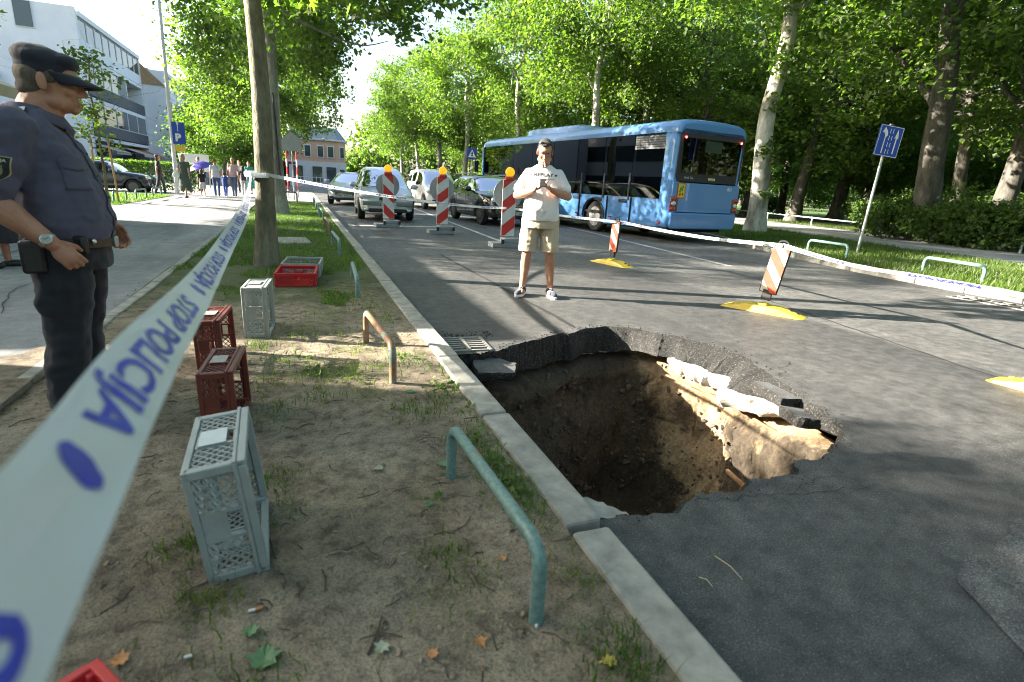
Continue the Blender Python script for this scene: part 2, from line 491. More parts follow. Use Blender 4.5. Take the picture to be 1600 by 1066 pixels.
ribbon("crack", [(1.50, 1.60), (1.62, 1.585), (1.78, 1.57), (1.98, 1.55), (2.2, 1.50), (2.45, 1.49)], .005, .0035, M_tar, road, .05)
ribbon("crack", [(1.98, 1.55), (2.12, 1.585), (2.3, 1.60), (2.5, 1.575), (2.7, 1.58), (2.95, 1.53)], .0035, .0045, M_tar, road, .05)
ribbon("crack", [(3.25, 2.85), (3.36, 2.9), (3.42, 3.0), (3.55, 3.02), (3.62, 3.12)], .008, .0035, M_tar, road, .06)
ribbon("crack", [(3.3, 3.75), (3.5, 3.66), (3.75, 3.72), (4.0, 3.6)], .006, .0035, M_tar, road, .04)
mb = MB(); pl = []
for i, (x, y) in enumerate([(2.05, .86), (2.1, .93), (2.2, .985), (2.4, 1.0), (2.6, 1.04), (2.75, 1.1), (3.1, 1.16), (3.6, 1.15), (3.6, .3), (1.8, .3), (1.9, .6)]): pl.append((x, y))
pl = [(q.x + .03 * noise.noise(q * 9), q.y + .03 * noise.noise(q * 9 + Vector((5, 0, 0)))) for q in smooth_path([Vector((a, b, 0)) for a, b in pl], 8)]
mb.sheet(list(reversed(pl)), .005); mb.build("old_surface_patch", M_oldpatch, road)

# ------------------------------------------------------------------ the hole
def hole_profile(p):
    """(inset, z) levels that depend on the side of the hole"""
    right = max(0, min(1, (p.x - 2.75) / .35)) * max(0, min(1, (p.y - 1.9) / .3))
    far = max(0, min(1, (p.y - 3.6) / .3)) * (1 - right)
    kerb = max(0, min(1, (1.35 - p.x) / .2))
    return right, far, kerb
cen = Vector((2.1, 2.95))
NL = 44
def ring_mesh(levels, name, m, jitter, smooth=35, parent=None, RF=RF):
    """levels(p) -> list of (inset, z); vertical strips round the rim"""
    vs, fs = [], []; n = len(RF); k = None
    for p in RF:
        ls = levels(p); k = len(ls)
        d = (cen - p); L_ = d.length; d.normalize()
        # straight inward normal-ish direction, softened to the centre
        for j, (ins, z) in enumerate(ls):
            q = p + d * min(ins, L_ * .97)
            a = jitter * (0 if j == 0 else 1)
            w = nvec(Vector((q.x * 3.5, q.y * 3.5, z * 3.5))) * .55 + nvec(Vector((q.x * 11, q.y * 11, z * 11 + 9))) * .32 + nvec(Vector((q.x * 34, q.y * 34, z * 34))) * .2
            vs.append((q.x + w.x * a, q.y + w.y * a, z + w.z * a * .7))
    for i in range(n - 1):
        for j in range(k - 1):
            a = i * k + j
            fs.append((a, a + 1, a + 1 + k, a + k))
    mb = MB(); mb.add(vs, fs)
    return mb.build(name, m, parent, smooth=smooth)
def lev_asphalt(p):
    r, f, k = hole_profile(p)
    th = .07 + .17 * f + .06 * r + .02 * noise.noise(Vector((p.x * 5, p.y * 5, 0)))
    sl = .02 + .24 * r * max(0, min(1, (p.y - 2.5) / .5)) * (1 + .5 * noise.noise(Vector((p.x * 3, p.y * 3, 7))))
    return [(0, 0), (.003 + sl * .12, -.01)] + [(.006 + sl * (.12 + .88 * (q / 9) ** .8), -.01 - (th - .01) * (q / 9) ** 1.15) for q in range(1, 10)] + [(-.06, -th - .02)]
def lev_conc(p):
    r, f, k = hole_profile(p)
    th = .07 + .17 * f + .06 * r
    sl = .02 + .24 * r * max(0, min(1, (p.y - 2.5) / .5)) * (1 + .5 * noise.noise(Vector((p.x * 3, p.y * 3, 7))))
    e = r * max(0, min(1, (p.y - 2.35) / .3)) * max(0, min(1, (4.05 - p.y) / .25))
    e2 = e 
    w = e2 * (.12 + .07 * noise.noise(Vector((p.x * 5, p.y * 5, 2))) + .06 * noise.noise(Vector((p.x * 14, p.y * 14, 5))))
    k_ = min(1, e2 * 3); q_ = lambda v: lerp(-.09, v, k_)
    return [(-.06, -th + .002), (q_(sl + w * .6), -th - .004), (q_(sl + w), -th - .008), (q_(sl + w + .012), -th - .03), (q_(sl + w + .006), -th - .065 * e2), (q_(sl + w * .8), -th - .1 * e2), (-.1, -th - .11 * e2)]
def lev_earth(p):
    r, f, k = hole_profile(p)
    th = .12 + .17 * f + .12 * r
    out = []
    for j in range(NL):
        t = j / (NL - 1)
        if t < .62:
            u = t / .62
            z = -th - u * (1.45 - th)
            ins = (.02 + .16 * u ** 1.4 + .14 * f * math.sin(u * 3.1) ** 2 - .05 * k) + r * (.10 * math.sin(min(1, u * 2.2) * 3.14) + .22 * u) + f * .4 * u ** 1.3
            # a shelf of firmer soil high on the far side
            ins += f * .12 * max(0, 1 - abs(u - .1) / .12)
        else:
            u = (t - .62) / .38
            z = -1.45 - .3 * math.sin(u * 1.57)
            ins = .16 + .14 * 0 + r * .22 + f * .4 + u * 2.2
        out.append((ins, z))
    out[0] = (-.13, -th)
    return out
hole = empty("sinkhole", (0, 0, 0)); hole['kind'] = 'structure'
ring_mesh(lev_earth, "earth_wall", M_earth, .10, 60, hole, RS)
ring_mesh(lev_asphalt, "asphalt_edge", M_broken, .045, 30, hole)
ring_mesh(lev_conc, "concrete_layer", M_white_conc, .05, 35, hole, RS)
# wall of earth below the kerb closes the kerb side
vs, fs = [], []; ny, nz = 60, 34
for i in range(ny + 1):
    y = 1.45 + 2.5 * i / ny
    for j in range(nz + 1):
        z = -.16 - 1.6 * j / nz
        w = nvec(Vector((y * 4, z * 4, 2))) * .05 + nvec(Vector((y * 14, z * 14, 5))) * .025
        vs.append((.90 + .12 * (j / nz) + w.x, y + w.y, z + w.z * (j > 0)))
for i in range(ny):
    for j in range(nz):
        a = i * (nz + 1) + j; fs.append((a, a + nz + 1, a + nz + 2, a + 1))
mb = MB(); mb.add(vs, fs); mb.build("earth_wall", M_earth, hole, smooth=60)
# stones stuck in the soil
rs = random.Random(3)
mbs = MB()
def rock(mb, c, r, rs, flat=.7):
    bmx = bmesh.new(); bmesh.ops.create_icosphere(bmx, subdivisions=1, radius=1)
    sx, sy, sz = r * rs.uniform(.7, 1.3), r * rs.uniform(.7, 1.3), r * flat * rs.uniform(.6, 1.2); q = Quaternion((rs.uniform(-1, 1), rs.uniform(-1, 1), rs.uniform(-1, 1)), rs.uniform(0, 6)) if True else None
    vs = [q @ Vector((v.co.x * sx * rs.uniform(.75, 1.2), v.co.y * sy * rs.uniform(.75, 1.2), v.co.z * sz * rs.uniform(.75, 1.2))) + Vector(c) for v in bmx.verts]
    bmx.verts.index_update()
    mb.add(vs, [tuple(v.index for v in f.verts) for f in bmx.faces]); bmx.free()
M_stone = mat("soil_stones", (.13, .105, .075), .9, color2=(.05, .04, .028), vscale=20, bump=.6)
for i in range(650):
    p = RF[rs.randrange(int(len(RF) * .45), len(RF) - 4)]
    t = rs.random(); ls = lev_earth(p); ins, z = ls[int(t * (NL * .75)) + 1]
    d = (cen - p).normalized(); q = p + d * (ins + .0)
    rock(mbs, (q.x, q.y, z), rs.choice([.008, .01, .013, .016, .02, .028]) * rs.uniform(.8, 1.3), rs)
so = mbs.build("embedded_stones", M_stone, hole); so['kind'] = 'stuff'

# broken slabs hanging at the rim
def slab(name, poly, z0, th, tilt, m, seed, label=None):
    rs = random.Random(seed); c = Vector((sum(p[0] for p in poly) / len(poly), sum(p[1] for p in poly) / len(poly), z0))
    P = []
    for i in range(len(poly)):
        a, b = Vector(poly[i]), Vector(poly[(i + 1) % len(poly)])
        for k in range(5):
            q = a.lerp(b, k / 5) - c.xy; P.append((q.x + rs.uniform(-1, 1) * .008, q.y + rs.uniform(-1, 1) * .008))
    mb = MB(); n = len(P); lev = [(0, 1), (-.3 * th, 1.03), (-.7 * th, 1.0), (-th, .9)]
    vs, fs = [], []
    for (z, s_) in lev:
        for (x, y) in P: vs.append((x * s_ + rs.uniform(-1, 1) * .005, y * s_ + rs.uniform(-1, 1) * .005, z + rs.uniform(-1, 1) * .004 * (z < 0)))
    for l in range(len(lev) - 1):
        for i in range(n): fs.append((l * n + (i + 1) % n, l * n + i, l * n + n + i, l * n + n + (i + 1) % n))
    fs.append(tuple(range(n))); fs.append(tuple(reversed(range((len(lev) - 1) * n, len(lev) * n))))
    mb.mi = 0; mb.add(vs, fs); mb.m = [1] * (len(fs) - 2) + [0, 1]
    o = mb.build(name, [m, M_broken], None); o.location = c; o.rotation_euler = tilt
    return o
M_road2 = asphalt_mat("asphalt_slab", .1)
tag(slab("asphalt_slab", [(2.93, 2.5), (3.13, 2.5), (3.21, 2.78), (3.02, 2.84)], -.025, .075, (R(2), R(7), R(4)), M_road2, 1), "tilted asphalt slab sunk just below the right rim of the hole, the larger one", "slab")
tag(slab("asphalt_slab", [(2.84, 2.26), (3.01, 2.22), (3.1, 2.46), (2.92, 2.5)], -.06, .07, (R(-3), R(8), R(-3)), M_road2, 2), "smaller broken asphalt slab lower on the right rim, nearer the camera", "slab")
tag(slab("asphalt_slab", [(1.16, 3.6), (1.44, 3.58), (1.52, 3.74), (1.4, 3.84), (1.18, 3.82)], -.075, .075, (R(8), R(3), R(3)), M_road2, 3), "sunken asphalt slab under the storm drain grate", "slab")
tag(slab("concrete_lump", [(.985, 1.62), (1.10, 1.605), (1.19, 1.615), (1.13, 1.70), (1.05, 1.76), (.985, 1.77)], .005, .16, (R(2), R(5), 0), M_conc, 4), "pale rough lump of concrete at the kerb break by the hole", "concrete lump")
# pipe and old cable in the lit wall
M_rustpipe = mat("rusty_pipe", (.3, .17, .08), .8, color2=(.14, .07, .03), vscale=30, bump=.4)
tag(MB().tube([(2.62, 2.1, -.60), (2.70, 2.35, -.62), (2.78, 2.7, -.64)], .018, 10).build("exposed_pipe", M_rustpipe, smooth=60), "short exposed brown pipe low in the sunlit wall of the hole", "pipe")
tag(MB().tube(smooth_path([(3.02, 2.2, -.30), (3.04, 2.6, -.31), (3.06, 3.0, -.305), (3.05, 3.4, -.30), (2.96, 3.75, -.29)], 6), .011, 8).build("old_cable", M_rustpipe, smooth=60), "thin rusty cable running along the sunlit wall under the concrete layer", "cable")

# ------------------------------------------------------------------ kerbs
kerb = empty("left_kerb", (0, 0, 0)); kerb['kind'] = 'structure'
def kerb_mesh(w, l, h):
    mb = MB(); mb.box((0, 0, -h / 2), (w, l, h)); me = mb.mesh("kerb_stone", M_conc); return me
kme = kerb_mesh(.145, .985, .34)
ys = [1.48 + i for i in range(25)] + [1.46 - i for i in range(1, 8)]
for i, y in enumerate(ys):
    o = link("kerb_stone", kme, kerb)
    rr = random.Random(i)
    o.location = (.902 + rr.uniform(-.003, .003), y + .5, .1 + rr.uniform(-.004, .004)); o.rotation_euler = (rr.uniform(-.003, .003), rr.uniform(-.01, .01), rr.uniform(-.004, .004))
    if abs(y - .46) < .01: o.location = (.905, y + .493, .096); o.rotation_euler = (.003, .008, -.004)
    b = o.modifiers.new("bevel", 'BEVEL'); b.width = .012; b.segments = 2
def kerb_run(name, pts, w=.15, h=.3, z=.1, step=1.0, side=1):
    root = empty(name); root['kind'] = 'structure'
    P = [Vector((p[0], p[1], 0)) for p in pts]; i = 0
    for a, b in zip(P, P[1:]):
        d = b - a; n = max(1, round(d.length / step)); l = d.length / n; an = math.atan2(d.y, d.x) - math.pi / 2
        nrm = Vector((d.y, -d.x, 0)).normalized() * side * w / 2
        me = kerb_mesh(w, l - .012, h)
        for k in range(n):
            o = link("kerb_stone", me, root); rr = random.Random(i * 31 + k); i += 1
            o.location = a + d * ((k + .5) / n) + nrm + Vector((0, 0, z + rr.uniform(-.004, .004))); o.rotation_euler = (0, 0, an + rr.uniform(-.004, .004))
            bv = o.modifiers.new("bevel", 'BEVEL'); bv.width = .015; bv.segments = 2
    return root
kerb_run("right_kerb", [(9.7, .6)] + RK[1:9] + [(12.9, 24)], .16, .3, .115)
kerb_run("verge_edging", [(-1.5, .5), (-1.48, 6.5), (-1.5, 12), (-1.62, 25)], .09, .2, .105, .8)

# ------------------------------------------------------------------ verge (bare soil by the kerb), pavements
def verge_z(x, y):
    z = .085 + noise.noise(Vector((x * 1.7, y * 1.7, 0))) * .016 + noise.noise(Vector((x * 6, y * 6, 4))) * .008 + noise.noise(Vector((x * 19, y * 19, 8))) * .0035
    if x > .6: z = lerp(z, .082, min(1, (x - .6) / .2))
    return z
def terrain(name, x0, x1, y0, y1, nx, ny, m, zf):
    vs, fs = [], []
    for j in range(ny + 1):
        for i in range(nx + 1):
            x = lerp(x0, x1, i / nx); y = lerp(y0, y1, j / ny); vs.append((x, y, zf(x, y)))
    for j in range(ny):
        for i in range(nx):
            a = j * (nx + 1) + i; fs.append((a, a + 1, a + nx + 2, a + nx + 1))
    mb = MB(); mb.add(vs, fs); return mb.build(name, m, smooth=179)
tag(terrain("verge", -1.5, .835, -3, 7.5, 130, 520, M_dirt, verge_z), kind='structure')
tag(terrain("verge_lawn", -1.5, .835, 7.46, 26, 60, 240, M_dirt, lambda x, y: verge_z(x, y) - .002), kind='structure')
def walk_z(x, y): return .083 + .004 * noise.noise(Vector((x * .7, y * .7, 0)))
tag(terrain("pavement", -9, -1.47, -6, 31, 40, 120, M_walk, walk_z), kind='structure')
pav = bpy.data.objects["pavement"]
for q, (pts, w_) in enumerate((([(-8.8, 9.6), (-5, 9.9), (-1.6, 10.2)], .03), ([(-8.8, 15.2), (-5, 15.4), (-1.6, 15.7)], .03), ([(-3.4, 3.9), (-3.5, 9), (-3.45, 16), (-3.6, 26)], .018), ([(-2.2, 5.2), (-2.5, 6.3), (-2.35, 7.4), (-2.8, 8.6)], .012), ([(-6.0, 12), (-6.2, 18), (-6.1, 26)], .02))):
    ribbon("dark_line", pts, w_, .0905, M_tar, pav, .03)
# soil trodden over the pavement edge
vs = []
mb = MB()
ov = [(-1.40, -2), (-1.40, 3.5), (-1.46, 3.9), (-1.52, 4.2), (-1.62, 4.05), (-1.8, 3.8), (-2.1, 3.7), (-2.5, 3.55), (-3.2, 3.2), (-4, 2.6), (-4, -2)]
ov = [(p.x, p.y) for p in smooth_path([Vector((a, b, 0)) for a, b in ov], 6)]
bm = bmesh.new(); vv = [bm.verts.new((x + .05 * noise.noise(Vector((x * 7, y * 7, 1))), y + .07 * noise.noise(Vector((x * 7, y * 7, 3))), .108)) for x, y in ov]
f = bm.faces.new(vv); bmesh.ops.triangulate(bm, faces=[f])
for f in bm.faces:
    if f.normal.z < 0: f.normal_flip()
me = bpy.data.meshes.new("soil_patch"); bm.to_mesh(me); bm.free(); me.materials.append(M_dirt)
tag(link("soil_patch", me), kind='structure')

# right side: lawn strip, path, park floor
def px_near(y): return 15.57 + .222 * (y - 7.56)
def px_far(y): return 21.2 + .219 * (y - 7.56)
def rkx(y):
    return interp([(p[1], p[0]) for p in RK], y) + .15
mb = MB()
ysr = [-12, -6, 0, 2, 4, 5, 6, 7, 8, 9, 10, 11, 12, 13, 14, 15, 16, 18, 20, 24, 30, 40, 60, 100]
for a, b in zip(ysr, ysr[1:]):
    mb.quad((rkx(a), a, .1), (px_near(a), a, .1), (px_near(b), b, .1), (rkx(b), b, .1))
tag(mb.build("grass_strip", M_lawn), kind='structure')
mb = MB()
for a, b in zip(ysr, ysr[1:]): mb.quad((px_near(a), a, .09), (px_far(a), a, .09), (px_far(b), b, .09), (px_near(b), b, .09))
tag(mb.build("park_path", M_path), kind='structure')
mb = MB(); mb.quad((px_far(-12), -12, .1), (260, -12, .1), (260, 140, .1), (px_far(140), 140, .1))
tag(mb.build("park_floor", M_forest), kind='structure')
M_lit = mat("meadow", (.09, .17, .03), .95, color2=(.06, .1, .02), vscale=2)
mb = MB(); mb.quad((30, 30, .11), (75, 30, .11), (95, 75, .11), (36, 75, .11))
tag(mb.build("park_meadow", M_lit), kind='structure')

# ------------------------------------------------------------------ storm drains
def drain(name, x0, x1, y0, y1, z, rz, label):
    root = empty(name, ((x0 + x1) / 2, (y0 + y1) / 2, z), rz, label, "drain")
    w, l = x1 - x0, y1 - y0
    mb = MB(); t = .028
    for s_ in (-1, 1):
        mb.box((s_ * (w / 2 - t / 2), 0, -.02), (t, l, .05)); mb.box((0, s_ * (l / 2 - t / 2), -.02), (w - 2 * t - .001, t, .05))
    mb.build("frame", M_iron, root, bevel=.003)
    MB().box((0, 0, -.005), (.03, l - 2 * t, .03)).build("rib", M_iron, root)
    n = 6
    for i in range(1, n):
        y = -l / 2 + t + (l - 2 * t) * i / n
        for s_ in (-1, 1):
            MB().box((s_ * (w / 4 - .003), y, -.006), (w / 2 - t - .012, .02, .026)).build("bar", M_iron, root)
    MB().box((0, 0, -.16), (w - .02, l - .02, .2)).build("shaft", M_black, root)
    return root
drain("storm_drain", 1.0, 1.37, 3.86, 4.24, .006, R(-3), "storm drain grate in the gutter at the far corner of the hole")
drain("storm_drain", 9.0, 9.45, 4.2, 5.2, .006, R(2), "dark storm drain in the gutter by the right-hand kerb")
# ------------------------------------------------------------------ foliage materials
def leaf_mat(name, c1, c2, c3, trans=.45, tc=(.30, .48, .04)):
    m = bpy.data.materials.new(name); m.use_nodes = True
    N, L = nodes_of(m); N.remove(N["Principled BSDF"]); out = N["Material Output"]
    g = N.new("ShaderNodeNewGeometry")
    r = ramp(N, [(0, c1), (.5, c2), (1, c3)]); L.new(g.outputs["Random Per Island"], r.inputs[0])
    pos = tnoise(N, L, g.outputs["Position"], .35, 3); rp = ramp(N, [(.35, (.75, .75, .75)), (.65, (1.25, 1.25, 1.2))]); L.new(pos.outputs["Fac"], rp.inputs[0])
    c = mixc(N, L, 1, r.outputs[0], rp.outputs[0], 'MULTIPLY')
    d = N.new("ShaderNodeBsdfPrincipled"); L.new(c, d.inputs["Base Color"]); d.inputs["Roughness"].default_value = .45; d.inputs["Specular IOR Level"].default_value = .35
    t = N.new("ShaderNodeBsdfTranslucent"); L.new(mixc(N, L, 1, c, tc, 'MULTIPLY'), t.inputs[0])
    sc = N.new("ShaderNodeMix"); sc.data_type = 'RGBA'; sc.blend_type = 'MULTIPLY'; sc.inputs[0].default_value = 1
    L.new(c, sc.inputs[6]); sc.inputs[7].default_value = (tc[0] * 6, tc[1] * 6, tc[2] * 6, 1); L.new(sc.outputs[2], t.inputs[0])
    mx = N.new("ShaderNodeMixShader"); mx.inputs[0].default_value = trans
    L.new(d.outputs[0], mx.inputs[1]); L.new(t.outputs[0], mx.inputs[2]); L.new(mx.outputs[0], out.inputs[0])
    return m
M_plane = leaf_mat("plane_leaves", (.06, .092, .032), (.085, .128, .042), (.125, .165, .052), .48, (.33, .44, .10))
M_wood = leaf_mat("wood_leaves", (.055, .085, .03), (.078, .118, .038), (.115, .15, .046), .5, (.34, .45, .10))
M_shrub = leaf_mat("shrub_leaves", (.055, .09, .03), (.075, .12, .036), (.105, .145, .042), .45, (.33, .45, .1))
M_purple = leaf_mat("purple_leaves", (.05, .018, .022), (.065, .025, .028), (.09, .035, .03), .3, (.35, .12, .1))
M_grass = leaf_mat("grass_blades", (.05, .085, .018), (.075, .12, .025), (.12, .155, .04), .35)
M_grassy = leaf_mat("dry_grass", (.10, .14, .035), (.12, .15, .04), (.17, .16, .06), .35)
def bark(name, a, b, c, sc=3.5, rough=.85):
    m = mat(name, a, rough)
    N, L = nodes_of(m); bs = N["Principled BSDF"]
    tc_ = N.new("ShaderNodeTexCoord"); mp = N.new("ShaderNodeMapping"); mp.inputs["Scale"].default_value = (1, 1, .38); L.new(tc_.outputs["Object"], mp.inputs["Vector"])
    n1 = tnoise(N, L, mp.outputs[0], sc, 5, .55); n2 = tnoise(N, L, mp.outputs[0], sc * 7, 5, .65)
    r = ramp(N, [(.36, a), (.46, b), (.6, c)]); L.new(n1.outputs["Fac"], r.inputs[0])
    r2 = ramp(N, [(.3, (.55, .53, .5)), (.6, (1.1, 1.1, 1.1))]); L.new(n2.outputs["Fac"], r2.inputs[0])
    L.new(mixc(N, L, .8, r.outputs[0], r2.outputs[0], 'MULTIPLY'), bs.inputs["Base Color"])
    bp = N.new("ShaderNodeBump"); bp.inputs["Strength"].default_value = .7; bp.inputs["Distance"].default_value = .03
    L.new(n2.outputs["Fac"], bp.inputs["Height"]); L.new(bp.outputs[0], bs.inputs["Normal"])
    return m
M_bark_olive = bark("plane_bark_olive", (.085, .08, .048), (.135, .128, .08), (.2, .19, .13), 3.0)
M_bark_grey = bark("plane_bark_grey", (.2, .19, .165), (.29, .275, .24), (.38, .365, .32), 2.6)
M_bark_pale = bark("plane_bark_pale", (.2, .185, .14), (.42, .4, .34), (.62, .6, .54), 1.6)
M_bark_dark = bark("dark_bark", (.045, .042, .035), (.075, .07, .06), (.115, .108, .092), 5)

def leaf_quad(out, c, d, n, L_, W, fold=.25):
    """kite leaf: base c, direction d, normal n"""
    s = d.cross(n).normalized(); u = n.normalized()
    b = c; tip = c + d * L_; l = c + d * L_ * .42 + s * W * .5 + u * fold * W * .5; r = c + d * L_ * .42 - s * W * .5 + u * fold * W * .5
    k = len(out[0]); out[0].extend([b, r, tip, l]); out[1].extend([(k, k + 1, k + 2), (k, k + 2, k + 3)])
def leaf_lobed(out, c, d, n, L_, rs):
    s = d.cross(n).normalized(); u = n.normalized(); w = L_ * .55
    pts = [(0, 0), (.10, -.12), (.12, -.62), (.34, -.52), (.50, -.98), (.56, -.42), (.80, -.42), (.72, -.16), (1.08, 0), (.72, .16), (.80, .42), (.56, .42), (.50, .98), (.34, .52), (.12, .62), (.10, .12)]
    k = len(out[0]); cc = c + d * L_ * .45
    out[0].append(cc - u * L_ * .05)
    for (a, b) in pts: out[0].append(c + d * a * L_ + s * b * w + u * (abs(b) ** 1.3 * w * .22 - (a > .8) * L_ * .1))
    n_ = len(pts)
    for i in range(n_): out[1].append((k, k + 1 + i, k + 1 + (i + 1) % n_))
def rnd_unit(rs):
    while True:
        v = Vector((rs.uniform(-1, 1), rs.uniform(-1, 1), rs.uniform(-1, 1)))
        if .05 < v.length < 1: return v.normalized()
def crown_mesh(name, seed, rx, rz, clumps, per, size, m, spread=.55, low=-.9, lobed=False, shell=.45):
    rs = random.Random(seed); out = ([], [])
    cs = []
    tries = 0
    while len(cs) < clumps and tries < clumps * 40:
        tries += 1
        v = rnd_unit(rs); rr = rs.uniform(shell ** 2, 1) ** .5
        if v.z < low: continue
        p = Vector((v.x * rx * rr, v.y * rx * rr, v.z * rz * rr))
        k = noise.noise(Vector((p.x * .33 + seed * 7.3, p.y * .33, p.z * .45)))
        if k < -.02: continue
        p *= 1 + .28 * noise.noise(Vector((v.x * 1.6 + seed, v.y * 1.6, v.z * 1.6)))
        cs.append(p)
    for p in cs:
        n = int(per * rs.uniform(.55, 1.45)); sp = spread * rs.uniform(.7, 1.3); outw = Vector((p.x, p.y, 0)); outw = outw.normalized() if outw.length > .01 else Vector((1, 0, 0))
        for i in range(n):
            q = p + Vector((rs.gauss(0, sp), rs.gauss(0, sp), rs.gauss(0, sp * .55)))
            d = (outw * .5 + rnd_unit(rs) + Vector((0, 0, -.45))).normalized()
            nn = (Vector((0, 0, 1)) + rnd_unit(rs) * .75)
            nn = (nn - d * nn.dot(d)).normalized()
            s_ = size * rs.uniform(.65, 1.3)
            if lobed: leaf_lobed(out, q, d, nn, s_, rs)
            else: leaf_quad(out, q, d, nn, s_, s_ * .95)
    mb = MB(); mb.add(*out); return mb.mesh(name, m)
CR = {}
CR['pa'] = crown_mesh("plane_crown_a", 1, 4.6, 4.6, 400, 66, .165, M_plane, .40)
CR['pb'] = crown_mesh("plane_crown_b", 2, 4.4, 5.2, 400, 66, .165, M_plane, .40)
CR['pc'] = crown_mesh("plane_crown_c", 3, 4.8, 4.4, 380, 66, .17, M_plane, .38)
CR['wa'] = crown_mesh("wood_crown_a", 4, 5.0, 5.6, 300, 60, .185, M_wood, .42)
CR['wb'] = crown_mesh("wood_crown_b", 5, 5.2, 5.0, 280, 60, .185, M_wood, .42)
CR['wc'] = crown_mesh("wood_crown_c", 6, 4.4, 6.2, 270, 60, .185, M_wood, .4)
CR['bush'] = crown_mesh("bush_crown", 8, 1.5, 1.25, 85, 34, .15, M_shrub, .24, -.6, False, .2)
CR['bush2'] = crown_mesh("bush_crown_b", 9, 1.6, 1.1, 75, 36, .17, M_shrub, .26, -.6, False, .2)
CR['small'] = crown_mesh("bushy_crown", 10, 2.6, 3.0, 230, 40, .16, M_shrub, .38)
CR['purple'] = crown_mesh("purple_crown", 11, 2.2, 2.6, 150, 40, .18, M_purple, .35)

def trunk_mb(h, r, lean=(0, 0), seed=0, limbs=7, crown_r=4.2, wig=.12, flare=1.5, limb_from=.55, n=14):
    rs = random.Random(seed); mb = MB()
    path, rad = [], []
    K = 22
    for i in range(K + 1):
        t = i / K
        path.append(Vector((lean[0] * t + wig * noise.noise(Vector((seed * 3.1, t * 3.3, 0))) * t ** .5 * 2, lean[1] * t + wig * noise.noise(Vector((seed * 5.7, t * 3.3, 4))) * t ** .5 * 2, h * t - .05)))
        fl = 1 + (flare - 1) * math.exp(-t * h / .35)
        rad.append(r * fl * (1 - .62 * t) * (1 + .06 * noise.noise(Vector((t * 14, seed, 2)))))
    mb.tube(path, rad, n)
    for k in range(limbs):
        t = rs.uniform(limb_from, .97); i = int(t * K); p = path[i]; a = rs.uniform(0, 6.283)
        Lb = crown_r * rs.uniform(.6, 1.05); up = rs.uniform(.25, .9)
        pts = [p]; d = Vector((math.cos(a), math.sin(a), up)).normalized()
        for j in range(1, 6):
            d = (d + rnd_unit(rs) * .22 + Vector((0, 0, .02))).normalized(); pts.append(pts[-1] + d * Lb / 5)
        r0 = rad[i] * rs.uniform(.4, .62)
        mb.tube(pts, [r0 * (1 - .17 * j) for j in range(6)], 7)
        for q in range(3):
            j = rs.randrange(2, 5); dd = (d + rnd_unit(rs) * .9).normalized(); p2 = pts[j]
            pp = [p2, p2 + dd * .7, p2 + dd * 1.3 + rnd_unit(rs) * .25, p2 + dd * 1.9 + rnd_unit(rs) * .4]
            mb.tube(pp, [r0 * .38, r0 * .28, r0 * .2, r0 * .08], 5)
    return mb
def tree(name, loc, h, r, crown, cz, label, cat="tree", group=None, bk=None, lean=(0, 0), seed=0, cs=(1, 1, 1), rz=None, limbs=7, limb_from=.5, wig=.12, crown_r=4.0, coff=(0, 0), flare=1.5):
    root = empty(name, loc, 0, label, cat, group)
    trunk_mb(h, r, lean, seed, limbs, crown_r, wig, flare, limb_from).build("trunk", bk or M_bark_grey, root, smooth=70)
    c = link("crown", CR[crown], root, (lean[0] * cz / h + coff[0], lean[1] * cz / h + coff[1], cz), (0, 0, random.Random(seed).uniform(0, 6.28) if rz is None else rz)); c.scale = cs
    return root

# ---- left row of planes in the verge
GL = "plane trees in the left verge"
t1 = tree("plane_tree", (-.44, 7.77, .08), 9.5, .122, 'pa', 9.4, "nearest plane tree with olive-grey trunk and the police tape tied round it", group=GL, bk=M_bark_olive, lean=(.2, .1), seed=11, cs=(1.0, 1.0, .95), limb_from=.62, flare=1.45)
t2 = tree("plane_tree", (-.57, 17.94, .08), 10, .215, 'pb', 9.3, "second plane tree in the left verge with a dark split in its trunk", group=GL, bk=M_bark_grey, lean=(-.1, .2), seed=12, cs=(1.05, 1.05, .98), limb_from=.6, coff=(1.7, -.6))
MB().tube(smooth_path([(.075, -.195, 1.0), (.06, -.21, 1.5), (.045, -.205, 2.1), (.03, -.2, 2.7), (.02, -.185, 3.3)], 4), [(.02, .02)] * 1 + [(.045, .03)] * 6 + [(.035, .03)] * 6 + [(.015, .02)] * 4, 8).build("cavity", M_black, t2)
t3 = tree("plane_tree", (-.72, 24.6, .08), 11, .2, 'pc', 8.3, "third plane tree in the left verge just behind the split trunk", group=GL, bk=M_bark_pale, seed=13, cs=(.8, .8, .95))
tree("plane_tree", (-1.9, 41, 0), 11, .22, 'pa', 7.6, "plane tree beyond the side street, left of the red kiosk", group=GL, bk=M_bark_grey, seed=14, cs=(1.05, 1.05, 1.05))
tree("plane_tree", (-2.6, 53, 0), 12, .22, 'pb', 8.2, "farthest plane tree of the left row, before the peach house", group=GL, bk=M_bark_grey, seed=15, cs=(1.05, 1.05, 1.1))
